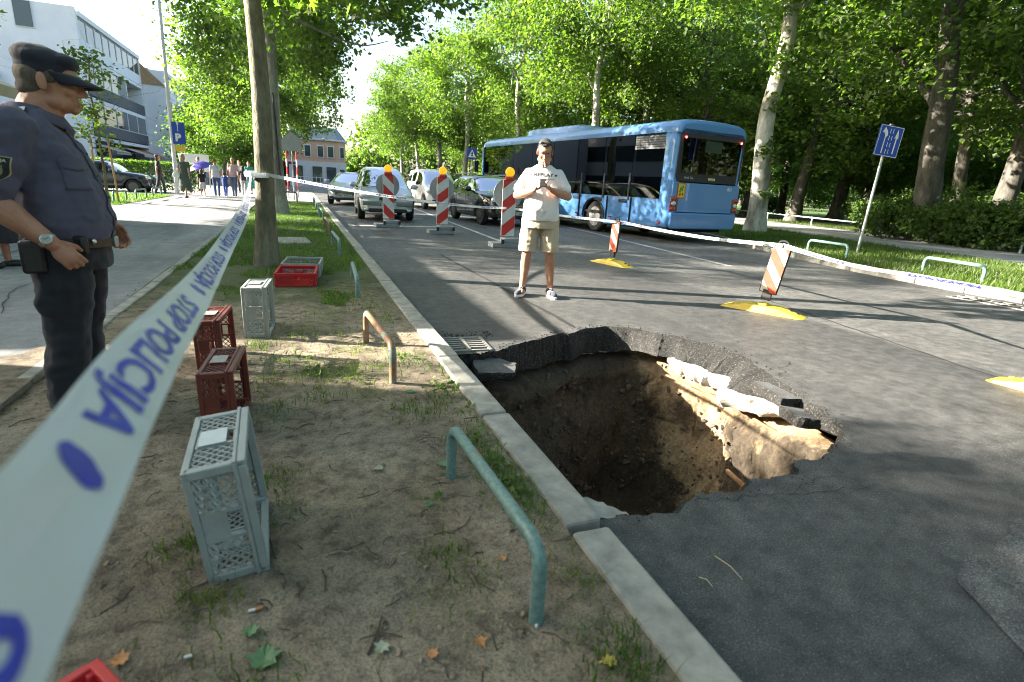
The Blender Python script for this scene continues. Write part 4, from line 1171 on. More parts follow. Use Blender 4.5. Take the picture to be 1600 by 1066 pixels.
MIN = dict(L=4.12, wf=1.3, wr=-1.3, R=.335, tw=.21, zb=.2, st=[-2.06, -2.0, -1.85, -1.1, -1.0, -.15, -.05, .75, .86, 1.7, 1.9, 2.02, 2.06],
           top=[(-2.06, .9), (-2.0, 1.1), (-1.75, 1.46), (-1.2, 1.55), (0, 1.55), (.3, 1.5), (.92, 1.06), (1.6, .98), (1.9, .86), (2.06, .6)],
           belt=[(-2.06, .75), (-1.9, 1.02), (-1, 1.0), (.7, .97), (1.3, .9), (1.85, .72), (2.06, .5)], w=[(-2.06, .72), (-1.85, .86), (-1, .895), (.8, .895), (1.5, .89), (1.85, .8), (2.06, .6)],
           rw=[(-2, .66), (-.5, .69), (.3, .68), (1, .76)], rear_glass=(-2.0, -1.75), screen=(.3, .92), pillars=[(-1.1, -1.0), (-.15, -.05), (.75, .86)], doors=[-.9, .0], front=front_mini)
MIN['st'] = sorted(set(MIN['st'] + [-1.75, .3, .92]))
S90 = -math.pi / 2
make_car("parked_car", "silver people carrier standing first behind the left striped beacon", "car", (2.62, 19.45, 0), S90 + R(-3), PIC, M_silver, M_steel)
make_car("car", "blue-grey saloon car half hidden behind the silver people carrier", "car", (2.35, 28.4, 0), S90 + R(-10), SED, M_bluegrey, M_rim)
make_car("van", "white passenger van with roof rails behind the middle striped beacon", "van", (6.1, 26.9, 0), S90 + R(2), VAN, M_whitep, M_rim)
make_car("van", "white van farther back, only its roof showing over the silver people carrier", "van", (5.0, 35.5, 0), S90, dict(VAN), M_whitep, M_steel)
make_car("car", "glossy black hatchback with round headlights behind the man with the phone", "car", (6.1, 18.3, 0), S90 + R(4), MIN, M_blackp, M_rimd)
nv = make_car("parked_car", "dark navy hatchback parked side-on by the hedge across the pavement", "car", (-8.1, 30.6, .02), R(-4), dict(MIN), M_navyp, M_rimd); nv.scale = (.94, .94, .88)

# ------------------------------------------------------------------ the city bus
bus = empty("city_bus", (10.18, 12.25, 0), math.atan2(1, -.117), "light blue single-deck city bus seen from its rear left corner", "bus")
BL, BW, BH = 12.0, 1.25, 2.98
def bus_side(y, s_):
    rear_ax, front_ax, ar = 3.42, 9.3, .56
    pts = [(.18, .36)]
    for xa in (rear_ax, front_ax):
        pts.append((xa - ar, .30))
        for k in range(0, 13): an = math.pi - math.pi * k / 12; pts.append((xa + ar * math.cos(an), .46 + ar * math.sin(an) * .98))
        pts.append((xa + ar, .30))
    pts += [(BL - .3, .32), (BL - .1, .5), (BL - .1, 1.12), (.10, 1.12), (.10, .5)]
    T = frame((0, y, 0), (1, 0, 0), (0, 0, 1))
    MB().prism(pts, .05 * s_, T).build("side_panel", M_blue, bus)
    # wheel well lining
    for xa in (rear_ax, front_ax):
        w = MB(); vs = []; fs = []
        for k in range(13):
            an = math.pi - math.pi * k / 12
            for yy in (y - s_ * .03, y - s_ * .62): vs.append((xa + ar * 1.01 * math.cos(an), yy, .46 + ar * 1.01 * math.sin(an)))
        for k in range(12): fs.append((2 * k, 2 * k + 1, 2 * k + 3, 2 * k + 2))
        w.add(vs, fs); w.build("wheel_well", M_under, bus)
        # black arch trim
        tr = [(xa + ar * 1.02 * math.cos(math.pi - math.pi * k / 12), y + s_ * .02, .46 + ar * math.sin(math.pi - math.pi * k / 12)) for k in range(13)]
        MB().tube(tr, .025, 6).build("arch_trim", M_dark, bus)
        wheel(bus, (xa, y - s_ * .2, .47), .47, .28, M_steel, spokes=0 if False else 8, face=s_)
    # panel seams, flaps and small red side markers
    for xs in (1.62, 2.72, 4.2, 6.0, 7.8): MB().box((xs, y + s_ * .0, .74), (.008, .104, .74)).build("panel_seam", M_dark, bus)
    MB().box((1.2, y + s_ * .0, .4), (2.4, .106, .008)).build("panel_seam", M_dark, bus)
    for xs in (.35, 2.5, 4.3, 6.6): MB().box((xs, y + s_ * .045, .52), (.09, .03, .06)).build("side_marker", M_redl, bus, bevel=.008)
    # window band: dark body strip with separate panes
    zb0, zt0 = 1.13, 2.78
    edges = [.42, 1.72, 3.05, 4.5, 6.0, 7.5, 9.0, 10.3, 11.72]
    for a, b in zip(edges, edges[1:]):
        low = zb0 if b < 11 else .98
        MB().box(((a + b) / 2, y, (low + zt0) / 2), (b - a - .025, .02, zt0 - low)).build("side_window", M_busglass, bus)
    for e in edges[:-1]: MB().box((e, y - s_ * .03, (zb0 + zt0) / 2), (.05, .05, zt0 - zb0)).build("window_post", M_dark, bus)
    MB().box((1.07, y + s_ * .014, 2.56), (1.2, .012, .34)).build("vent_panel", mat("vent_grey", (.16, .17, .19), .5), bus)
    for k in range(5): MB().box((1.07, y + s_ * .024, 2.44 + .06 * k), (1.16, .008, .012)).build("vent_louvre", M_dark, bus)
for s_ in (1, -1): bus_side(s_ * (BW - .05), s_)
# roof: rounded shell lofted along x
vs, fs = [], []
prof = [(BW, 2.78), (BW - .005, 2.86), (BW - .04, 2.96), (BW - .13, 3.05), (BW - .3, 3.10), (.5, 3.13), (0, 3.135)]
prof = prof + [(-y, z) for y, z in reversed(prof[:-1])]
xst = [(.02, .93, -.10), (.05, .97, -.04), (.12, .99, -.01), (.25, 1, 0), (3, 1, 0), (9, 1, 0), (11.6, 1, 0), (11.85, .98, -.03), (11.97, .94, -.12)]
for x, sc_, dz in xst:
    for y, z in prof: vs.append((x, y * sc_, max(2.76, z + dz * (z - 2.65) / .45)))
n = len(prof)
for i in range(len(xst) - 1):
    for j in range(n - 1): a = i * n + j; fs.append((a, a + 1, a + 1 + n, a + n))
fs.append(tuple(range(n))); fs.append(tuple(reversed(range((len(xst) - 1) * n, len(xst) * n))))
MB().add(vs, fs).build("roof", M_blue, bus, smooth=60)
pod = MB(); vs = []; fs = []
for x, w_, h_ in ((4.6, .7, 0), (4.9, .85, .16), (5.3, .9, .24), (8.2, .9, .27), (8.7, .85, .22), (9.0, .7, 0)):
    for y, z in ((-1, 0), (-.92, .8), (-.7, 1), (.7, 1), (.92, .8), (1, 0)): vs.append((x, y * w_, 3.10 + z * h_))
for i in range(5):
    for j in range(5): a = i * 6 + j; fs.append((a, a + 1, a + 7, a + 6))
pod.add(vs, fs); pod.build("roof_unit", M_blue, bus, smooth=35)
# rear face
def rear_poly(pts, th, x, m, name, bevel=None, parent=None):
    T = frame((x, 0, 0), (0, -1, 0), (0, 0, 1))   # polygon x = to the right when seen from behind
    return MB().prism(pts, th, T).build(name, m, parent or bus, bevel=bevel)
rear_poly([(-1.14, .38), (1.14, .38), (1.2, .5), (1.2, .80), (-1.2, .80), (-1.2, .5)], .1, .08, M_blue, "rear_bumper", .03)
rear_poly([(-1.2, .815), (1.2, .815), (1.215, 1.0), (1.215, 1.56), (-1.215, 1.56), (-1.215, 1.0)], .06, .07, M_blue, "engine_hatch", .015)
for s_ in (-1, 1):
    # rounded corner posts
    pp = [(BW - .02, .12), (BW - .015, .2), (BW - .03, .28)]
    MB().prism([(0, 0), (.30, 0), (.30, -.05), (.14, -.05), (.05, .03), (.02, .12), (.02, .26), (0, .26)][::1], 1.55, Matrix.Translation((.04, 0, 1.06)) @ Matrix(((1, 0, 0, 0), (0, 0, 0, 0), (0, 0, 1, 0), (0, 0, 0, 1)))) if False else None
    cp = MB(); v2 = []; f2 = []
    q = [(.44, BW), (.2, BW), (.1, BW - .03), (.05, BW - .1), (.03, BW - .22)]
    for z, k in ((.42, .99), (.6, 1), (1.1, 1), (2.5, 1), (2.82, .995)):
        for (x, y) in q: v2.append((x + (.03 if z > 2.7 else 0), s_ * y * k, z))
    for i in range(4):
        for j in range(4): a = i * 5 + j; f2.append((a, a + 1, a + 6, a + 5))
    cp.add(v2, f2); co_ = cp.build("corner_post", M_blue, bus, smooth=60)
    sm = co_.modifiers.new("t", 'SOLIDIFY'); sm.thickness = .02
    MB().box((.035, s_ * 1.10, 1.02), (.06, .26, .40)).build("tail_lamp_housing", mat("lamp_housing", (.12, .012, .012), .2, coat=1), bus, bevel=.03)
    for k, (z, m_) in enumerate(((1.16, M_redl), (1.03, M_lamp), (.9, M_redl))):
        MB().ell((.012, s_ * 1.13, z), (.03, .085, .055)).build("tail_lamp", m_, bus, smooth=179)
    MB().ell((-.005, s_ * 1.0, 2.66), (.02, .03, .03)).build("marker_lamp", M_redlit, bus, smooth=179)
rear_poly([(-1.1, 1.58), (1.1, 1.58), (1.17, 1.72), (1.15, 2.78), (1.05, 2.88), (-1.05, 2.88), (-1.15, 2.78), (-1.17, 1.72)], .03, .05, M_dark, "rear_window_frame", .02)
rear_poly([(-1.0, 1.8), (1.0, 1.8), (1.04, 2.66), (-1.04, 2.66)], .01, .018, M_rearglass, "rear_window")
rear_poly([(-.3, 2.34), (.3, 2.34), (.3, 2.62), (-.3, 2.62)], .01, .004, mat("led_display", (.03, .05, .035), .25), "route_display")
rear_poly([(-.42, .86), (.42, .86), (.46, 1.06), (-.46, 1.06)], .02, .035, mat("bus_blue_dark", (.03, .12, .36), .4), "plate_recess", .01)
TR = lambda x, y, z: frame((x, y, z), (0, -1, 0), (0, 0, 1))
MB().box((.03, -.05, .94), (.02, .52, .11)).build("number_plate", M_plate, bus, bevel=.003)
text_obj("plate_text", "ZG 2032GC", .1, M_ink, bus, TR(.0185, -.05, .94), .002, .85)
text_obj("maker_letters", "MAN", .1, M_chrome, bus, TR(.016, -.1, 1.68), .004, 1.15)
text_obj("model_letters", "Lion's City", .075, mat("sign_white", (.8, .8, .8), .5), bus, TR(.016, .72, 1.69), 0)
text_obj("fleet_number", "401", .13, MATS["sign_white"], bus, TR(.006, -.82, 1.45), .004)
st_y = .93
MB().box((.003, st_y, 1.36), (.012, .26, .38)).build("sticker", mat("sticker_red", (.6, .05, .03), .5), bus)
MB().box((-.002, st_y, 1.36), (.012, .225, .345)).build("sticker_field", mat("sticker_yellow", (.8, .55, .03), .5), bus)
for (dy, dz, r_, m_) in ((-.04, .09, .03, "g"), (.03, .05, .03, "g"), (-.02, .02, .028, "g"), (.05, -.02, .028, "g"), (.04, -.1, .03, "r"), (-.05, -.09, .026, "r")):
    MB().ell((-.008, st_y + dy, 1.36 + dz), (.006, r_, r_ * 1.3)).build("sticker_figure", mat("sticker_green", (.02, .3, .06), .5) if m_ == "g" else MATS["sticker_red"], bus)
# floor, seats, inner lining, front
MB().box((6, 0, .62), (11.7, 2.36, .08)).build("floor", M_under, bus)
MB().box((6, 0, 2.76), (11.6, 2.3, .03)).build("ceiling", mat("bus_lining", (.3, .3, .3), .8), bus)
for x in (2.0, 3.2, 4.4, 5.6, 6.8, 8.0, 9.2):
    for y in (-.82, .82):
        MB().box((x, y, 1.0), (.4, .82, .1)).box((x - .22, y, 1.4), (.08, .82, .75)).build("seat", M_seat, bus, bevel=.03)
for x in (3.8, 5.0, 7.4): MB().tube([(x, .4, .66), (x, .4, 2.5)], .018, 8).build("grab_pole", mat("grab_yellow", (.75, .5, .02), .4), bus)
T = frame((BL - .06, 0, 0), (0, 1, 0), (0, 0, 1))
MB().prism([(-1.2, .34), (1.2, .34), (1.22, 1.0), (-1.22, 1.0)], .06, T).build("front_panel", M_blue, bus, bevel=.02)
MB().prism([(-1.2, 1.0), (1.2, 1.0), (1.18, 2.8), (-1.18, 2.8)], .02, T).build("windscreen", M_busglass, bus)
for s_ in (-1, 1):
    MB().box((BL - .1, s_ * 1.2, 1.85), (.12, .08, 1.9)).build("front_post", M_blue, bus, bevel=.03)
    MB().tube([(BL - .05, s_ * 1.2, 2.45), (BL + .15, s_ * 1.42, 2.4), (BL + .15, s_ * 1.45, 2.2)], .025, 6).box((BL + .12, s_ * 1.45, 1.98), (.14, .2, .46)).build("wing_mirror", M_dark, bus, smooth=40)
MB().box((6.0, 0, .42), (11.2, 2.2, .3)).build("chassis", M_under, bus)
# ------------------------------------------------------------------ street furniture
def green_mat(name, rust):
    m = mat(name, (.1, .19, .17), .45)
    N, L = nodes_of(m); b = N["Principled BSDF"]
    tc_ = N.new("ShaderNodeTexCoord"); n1 = tnoise(N, L, tc_.outputs["Object"], 6, 6, .7); n2 = tnoise(N, L, tc_.outputs["Object"], 55, 4, .6)
    r1 = ramp(N, [(.0, (.10, .19, .175)), (rust - .06, (.14, .245, .23)), (rust, (.24, .16, .10)), (min(1, rust + .12), (.2, .10, .05))]); L.new(n1.outputs["Fac"], r1.inputs[0])
    r2 = ramp(N, [(.35, (.72, .72, .72)), (.65, (1.2, 1.2, 1.2))]); L.new(n2.outputs["Fac"], r2.inputs[0])
    L.new(mixc(N, L, 1, r1.outputs[0], r2.outputs[0], 'MULTIPLY'), b.inputs["Base Color"])
    bp = N.new("ShaderNodeBump"); bp.inputs["Strength"].default_value = .25; bp.inputs["Distance"].default_value = .004; L.new(n2.outputs["Fac"], bp.inputs["Height"]); L.new(bp.outputs[0], b.inputs["Normal"])
    return m
M_green = green_mat("green_pipe", .66); M_greenrust = green_mat("rusty_green_pipe", .44)
def hoop(name, a, b, h, r, m, label, group=None, bend=.1):
    a, b = Vector(a), Vector(b); d = (b - a); L_ = d.length; d.normalize(); up = Vector((0, 0, 1))
    pts = [a - up * .15, a + up * (h - bend)]
    for k in range(1, 7): t = math.pi / 2 * k / 6; pts.append(a + d * bend * (1 - math.cos(t)) + up * (h - bend + bend * math.sin(t)))
    for k in range(0, 7): t = math.pi / 2 * k / 6; pts.append(b - d * bend * (1 - math.sin(t)) + up * (h - bend + bend * math.cos(t)))
    pts.append(b - up * .15)
    root = MB().tube([p - a for p in pts], r, 14, up=(0, 1, 0) if abs(d.y) < .5 else (1, 0, 0)).build(name, m, smooth=60)
    root.location = a
    return tag(root, label, "barrier", group)
G1 = "low pipe hoops along the left kerb"
HL = [((.527, 1.94, .08), (.563, 1.13, .08), .235, .021, M_green, "nearest green pipe hoop in the soil beside the hole"),
      ((.407, 3.957, .08), (.466, 3.073, .08), .24, .021, M_greenrust, "second hoop, rusty brown, sunlit, in the soil beside the drain"),
      ((.55, 6.74, .08), (.5, 5.6, .08), .19, .023, M_green, "third hoop from the camera, grey-green, beside the lying crates"),
      ((.5, 10.05, .08), (.53, 8.7, .08), .24, .024, M_green, "fourth hoop from the camera, standing in the grass"),
      ((.51, 13.3, .08), (.545, 11.75, .08), .26, .026, M_greenrust, "fifth hoop from the camera, dark rusty, in the grass"),
      ((.52, 17.0, .08), (.55, 15.2, .08), .28, .026, M_green, "sixth hoop from the camera along the left kerb"),
      ((.53, 20.6, .08), (.545, 19.2, .08), .28, .026, M_green, "seventh hoop from the camera along the left kerb"),
      ((.53, 24.2, .08), (.54, 22.8, .08), .28, .026, M_green, "eighth and last hoop along the left kerb by the side street")]
for a, b, h, r, m, lab in HL: hoop("pipe_hoop", a, b, h, r, m, lab, G1, .075)
hoop("pipe_hoop", (-1.1, 25.6, .08), (-.1, 25.5, .08), .42, .03, M_dark, "dark hoop across the end of the left verge by the side street", None)
hoop("pipe_hoop", (11.37, 9.82, .1), (11.26, 8.7, .1), .28, .03, M_green, "green hoop in the right grass strip left of the lane sign", "pipe hoops in the right grass strip")
hoop("pipe_hoop", (10.95, 6.85, .1), (10.69, 5.7, .1), .27, .03, M_green, "green hoop in the right grass strip nearest the right edge", "pipe hoops in the right grass strip")
for i, (x, y, l) in enumerate(((-5.35, 20.5, 1.4), (-5.3, 22.9, 1.4), (-5.3, 25.3, 1.4))):
    hoop("pipe_hoop", (x, y + l, .08), (x, y, .08), .34, .028, M_green, ("nearest", "middle", "farthest")[i] + " green hoop on the small lawn across the pavement", "pipe hoops on the small lawn")

# park railing
M_rail = mat("pale_green_rail", (.42, .52, .48), .5, var=.25, vscale=6)
rl = empty("park_railing", (21, 10, .1), 0, "low pale green railing along the far side of the park path", "railing")
RP = [Vector((20.0 + (y - 9) * .337 - 21 + .0, y - 10, 0)) for y in (3.2, 6.6, 10.1, 13.6, 17.2, 20.8, 25.1, 29.5, 34)]
for a in RP: MB().tube([a + Vector((0, 0, -.1)), a + Vector((0, 0, .44))], .035, 8).build("post", M_rail, rl)
for a, b in zip(RP, RP[1:]):
    MB().tube([a + Vector((0, 0, .4)), b + Vector((0, 0, .4))], .03, 8).build("rail", M_rail, rl)

# striped beacons
M_red = mat("reflective_red", (.62, .035, .03), .4); M_white = mat("reflective_white", (.72, .72, .70), .45, var=.08, vscale=12)
M_cream = mat("aged_white", (.66, .58, .45), .5, var=.12, vscale=20); M_oldred = mat("aged_red", (.5, .07, .04), .5, var=.15, vscale=20)
M_greyp = mat("grey_plastic", (.3, .31, .32), .6, var=.15, vscale=10); M_signback = mat("sign_back", (.35, .36, .37), .5, metal=.3, var=.08, vscale=5)
M_yel = mat("lamp_yellow", (.85, .5, .01), .2, trans=.3, emit=(1, .55, .02), estr=.08)
M_yellow = mat("yellow_plastic", (.78, .55, .03), .45, color2=(.6, .42, .06), vscale=12)
M_poleg = mat("galvanised", (.42, .44, .45), .4, metal=.6, var=.12, vscale=10)
def clip(poly, a, b, c):
    """keep a*x+b*y<=c"""
    out = []
    for i in range(len(poly)):
        p, q = poly[i], poly[(i + 1) % len(poly)]; fp, fq = a * p[0] + b * p[1] - c, a * q[0] + b * q[1] - c
        if fp <= 0: out.append(p)
        if fp * fq < 0: t = fp / (fp - fq); out.append((p[0] + (q[0] - p[0]) * t, p[1] + (q[1] - p[1]) * t))
    return out
def stripes(parent, T, w, h, n, slope, m, off, both=False):
    """red bands on a plate w x h lying in T's xy plane"""
    pitch = h / n; n = int(n + 1)
    for k in range(-2, n + 3):
        c0 = -h / 2 + pitch * (k + off); rect = [(-w / 2, -h / 2), (w / 2, -h / 2), (w / 2, h / 2), (-w / 2, h / 2)]
        p = clip(clip(rect, -slope, 1, c0 + pitch * .5), slope, -1, -c0)
        if len(p) >= 3:
            MB().prism(p, .003, T).build("stripe", m, parent)
def beacon(loc, rz, slope, off, label):
    root = empty("warning_beacon", loc, rz, label, "beacon", "large striped warning beacons across the lanes")
    MB().box((-.05, .0, .05), (.62, .36, .1)).build("foot_plate", M_greyp, root, bevel=.012)
    MB().box((.08, -.03, .15), (.4, .3, .09)).build("foot_plate", M_greyp, root, bevel=.012)
    for s_ in (-1, 1): MB().box((s_ * .2 + .05, -.19, .13), (.05, .06, .09)).build("lug", M_dark, root)
    MB().box((0, .02, .75), (.05, .05, 1.3)).build("post", M_poleg, root)
    p = MB().box((0, -.02, .80), (.3, .03, 1.14)).build("panel", M_white, root, bevel=.012)
    stripes(p, frame((0, -.0362, .80), (1, 0, 0), (0, 0, 1)), .275, 1.11, 2.25, slope, M_red, off)
    MB().lathe([(.31, 0), (.315, .008), (.31, .016)], (.0, .07, 1.08), 36, Matrix.Rotation(R(90), 3, 'X')).build("sign_back", M_signback, root, smooth=40)
    MB().box((0, .0, 1.38), (.2, .11, .09)).build("lamp_bracket", M_red, root, bevel=.03)
    MB().lathe([(.05, -.06), (.085, -.05), (.1, 0), (.085, .05), (.05, .06)], (0, .0, 1.51), 20, Matrix.Rotation(R(90), 3, 'X')).build("warning_lamp", M_yel, root, smooth=40)
    MB().box((0, 0, 1.42), (.13, .1, .05)).build("lamp_base", M_yellow, root, bevel=.015)
    return root
beacon((2.2, 15.1, 0), R(4), -.95, .02, "left large red and white beacon, before the silver people carrier")
beacon((3.3, 13.6, 0), R(0), .75, .1, "middle large red and white beacon, before the white van")
beacon((4.03, 10.86, 0), R(-2), .8, .12, "large red and white beacon just behind the man with the phone")
def small_beacon(loc, rz, label, lean, panel=True):
    root = empty("lane_beacon", loc, rz, label, "beacon", "low lane beacons on yellow feet")
    vs, fs = [], []
    pr = [(-.46, .11, .0), (-.42, .13, .014), (-.17, .135, .075), (.17, .135, .075), (.42, .13, .014), (.46, .11, .0)]
    for (y, w, z) in pr:
        for (sx, zz) in ((-1, 0), (-.82, z), (.82, z), (1, 0)): vs.append((sx * w, y, zz + .001))
    for i in range(len(pr) - 1):
        for j in range(3): a = i * 4 + j; fs.append((a, a + 4, a + 5, a + 1))
    MB().add(vs, fs).build("foot", M_yellow, root, smooth=25)
    for y in (-.36, -.28, .28, .36):
        MB().lathe([(.022, 0), (.02, .012), (.0001, .014)], (0.06, y, .075 - (abs(y) - .17) / .25 * .061), 10).build("bolt", M_dark if y < 0 else MATS["yellow_plastic"], root)
    if panel:
        TL = Matrix.Translation((0, 0, .06)) @ Matrix.Rotation(lean, 4, 'X') @ Matrix.Rotation(R(-90), 4, 'Z')
        q = MB(); q.box((0, 0, .05), (.12, .1, .1), None); o = q.build("socket", M_yellow, root, bevel=.01)
        Rm = TL
        def put(mb): mb.v = [tuple(Rm @ Vector(v)) for v in mb.v]; return mb
        put(MB().box((0, 0, .14), (.1, .05, .12))).build("neck", M_dark, root)
        pn = put(MB().box((0, 0, .43), (.2, .035, .54))).build("panel_frame", M_dark, root, bevel=.012)
        put(MB().box((0, -.019, .43), (.175, .006, .515))).build("panel_face", M_cream, root)
        stripes(pn, Rm @ frame((0, -.0225, .43), (1, 0, 0), (0, 0, 1)), .175, .515, 2, -1.15, M_oldred, .12)
        hs = [Rm @ Vector(p) for p in smooth_path([(-.05, 0, .7), (-.05, 0, .745), (0, 0, .765), (.05, 0, .745), (.05, 0, .7)], 4)]
        MB().tube(hs, .01, 6).build("handle", M_dark, root)
    return root
small_beacon((5.13, 8.42, 0), R(13), "low striped lane beacon on a yellow foot, just right of the man", R(3))
small_beacon((4.97, 4.74, 0), R(28), "low striped lane beacon on a yellow foot, sunlit, right of the hole", R(8))
small_beacon((5.05, 1.95, 0), R(8), "yellow beacon foot at the right edge of the picture", 0, False)

# signs
M_signblue = mat("sign_blue", (.02, .07, .42), .4); M_signwhite = MATS["sign_white"]
def arrow_poly(): return [(-.012, 0), (.012, 0), (.012, .3), (.045, .27), (0, .46), (-.045, .27), (-.012, .3)]
sg = empty("lane_sign", (12.8, 9.55, .1), 0, "blue lane sign with two white arrows on a slanted grey pole", "sign")
MB().tube([(-.12, 0, -.3), (-.1, 0, .0), (.06, 0, 2.98)], .032, 10).build("pole", M_poleg, sg, smooth=60)
ST = Matrix.Translation((.05, -.05, 2.6)) @ Matrix.Rotation(R(6), 4, 'Y') @ Matrix.Rotation(R(-14), 4, 'Z')
sp_ = MB().box((0, 0, 0), (.6, .02, .68)); sp_.v = [tuple(ST @ Vector(v)) for v in sp_.v]; spo = sp_.build("plate", M_signblue, sg, bevel=.006)
F = ST @ frame((0, -.0125, 0), (1, 0, 0), (0, 0, 1))
brd = MB()
for (x0, y0, w, h) in ((0, .325, .57, .012), (0, -.325, .57, .012), (-.285, 0, .012, .64), (.285, 0, .012, .64)): brd.add([F @ Vector((x0 + a * w / 2, y0 + b * h / 2, 0)) for a, b in ((-1, -1), (1, -1), (1, 1), (-1, 1))], [(0, 1, 2, 3)])
brd.build("plate_border", M_signwhite, sg)
def flat(poly, T, name, m, parent): return MB().prism(poly, .002, T).build(name, m, parent)
flat([(x * 1.15, y * 1.2) for x, y in arrow_poly()], F @ Matrix.Translation((.16, -.26, 0)), "arrow", M_signwhite, sg)
flat([(-.012, -.28), (.014, -.28), (.014, .06), (.05, .12), (.03, .2), (-.05, .29), (-.1, .16), (-.06, .18), (-.02, .12), (-.012, .06)], F @ Matrix.Translation((-.13, 0, 0)), "arrow", M_signwhite, sg)
for k in range(4): flat([(-.006, 0), (.006, 0), (.006, .1), (-.006, .1)], F @ Matrix.Translation((-.03, -.28 + .15 * k, 0)), "lane_dash", M_signwhite, sg)
for k in range(4): flat([(-.006, 0), (.006, 0), (.006, .1), (-.006, .1)], F @ Matrix.Translation((.04, -.28 + .15 * k, 0)), "lane_dash", M_signwhite, sg)

cs_ = empty("crossing_sign", (.2954 * 33, 33, .1), 0, "square blue pedestrian crossing sign above the black car", "sign")
MB().tube([(0, 0, -.1), (0, 0, 3.2)], .03, 8).build("pole", M_poleg, cs_)
MB().box((0, -.05, 2.85), (.62, .03, .62)).build("plate", M_signblue, cs_, bevel=.02)
flat([(-.24, -.2), (.24, -.2), (0, .25)], frame((0, -.068, 2.85), (1, 0, 0), (0, 0, 1)), "triangle", M_signwhite, cs_)
flat([(-.02, -.12), (.05, -.16), (.03, -.02), (.08, .03), (.03, .06), (.02, .13), (-.02, .13), (-.03, .06), (-.08, .02), (-.03, -.02), (-.08, -.16)], frame((0, -.072, 2.85), (1, 0, 0), (0, 0, 1)), "figure", M_ink, cs_)
lp = empty("street_lamp", (.4275 * 40, 40, .1), 0, "grey street lamp with a short arm behind the bus", "lamp")
MB().tube([(0, 0, -.1), (0, 0, 5), (0, 0, 7.3)], [.09, .075, .055], 8).build("pole", M_poleg, lp)
MB().bar((0, 0, 7.3), (1.4, -.3, 7.4), .07, .05).build("arm", M_poleg, lp); MB().box((1.4, -.3, 7.38), (.8, .22, .1)).build("lamp_head", M_poleg, lp, bevel=.03)
fp = empty("tall_pole", (-.1763 * 29, 29, .08), 0, "very tall slim white pole by the pavement, blue parking sign on it", "pole")
MB().tube([(0, 0, -.1), (.05, 0, 4), (.16, 0, 12)], [.085, .075, .05], 10).build("pole", mat("white_pole", (.7, .7, .7), .4), fp, smooth=60)
pk = empty("parking_sign", (-.166 * 28.7, 28.7, 1.92), 0, "blue parking sign with arrow and yellow plate on the tall pole", "sign")
MB().box((0, 0, .75), (.5, .03, .9)).build("plate", M_signblue, pk, bevel=.02)
flat(arrow_poly(), frame((-.02, -.017, .82), (1, 0, 0), (0, 0, 1)), "arrow", M_signwhite, pk)
text_obj("letter", "P", .42, M_signwhite, pk, frame((-.04, -.02, .56), (1, 0, 0), (0, 0, 1)), .02)
MB().box((0, 0, .12), (.42, .03, .22)).build("lower_plate", mat("sign_yellow", (.75, .5, .05), .5), pk)
MB().bar((-.22, .02, .3), (-.14, .04, .3), .04, .5).build("bracket", M_poleg, pk)
bb = empty("notice_board", (-6.4, 43, .05), 0, "blank white notice board on posts beyond the walkers", "board")
MB().box((0, 0, 1.55), (1.75, .08, 1.1)).build("board", mat("board_white", (.7, .7, .7), .5), bb, bevel=.02)
for s_ in (-1, 1): MB().box((s_ * .8, .03, .5), (.08, .06, 1.2)).build("post", M_poleg, bb)

# ------------------------------------------------------------------ buildings on the left
M_plaster = mat("white_plaster", (.78, .77, .74), .85, var=.05, vscale=.6)
M_plaster2 = mat("grey_plaster", (.5, .5, .49), .85, var=.06, vscale=.8)
M_parapet = mat("dark_parapet", (.06, .065, .075), .6, var=.2, vscale=2)
M_brownpar = mat("brown_parapet", (.13, .055, .04), .6, var=.2, vscale=2)
M_winglass = mat("window_glass", (.05, .065, .06), .05, spec=.9)
M_frame = mat("window_frame", (.7, .7, .69), .5)
M_wood_slope = mat("timber_slope", (.38, .24, .12), .7, var=.2, vscale=6)
M_awning = mat("terracotta_awning", (.42, .16, .06), .8, var=.15, vscale=3); M_awning2 = mat("beige_awning", (.5, .45, .36), .8, var=.1, vscale=3)
def windows(parent, x, y0, y1, z0, z1, n, proud=.03):
    """row of n windows in a facade at x facing +x"""
    w = (y1 - y0) / n
    for k in range(n):
        yc = y0 + w * (k + .5)
        f = MB(); t = .06
        for s_ in (-1, 1):
            f.box((x + proud, yc + s_ * (w / 2 - .03 - t / 2), (z0 + z1) / 2), (.08, t, z1 - z0)); f.box((x + proud, yc, (z0 + z1) / 2 + s_ * ((z1 - z0) / 2 - t / 2)), (.08, w - .06 - 2 * t, t))
        fo = f.build("window", M_frame, parent); MB().box((x + proud - .02, yc, (z0 + z1) / 2), (.03, w - .1, z1 - z0 - .08)).build("pane", M_winglass, fo)
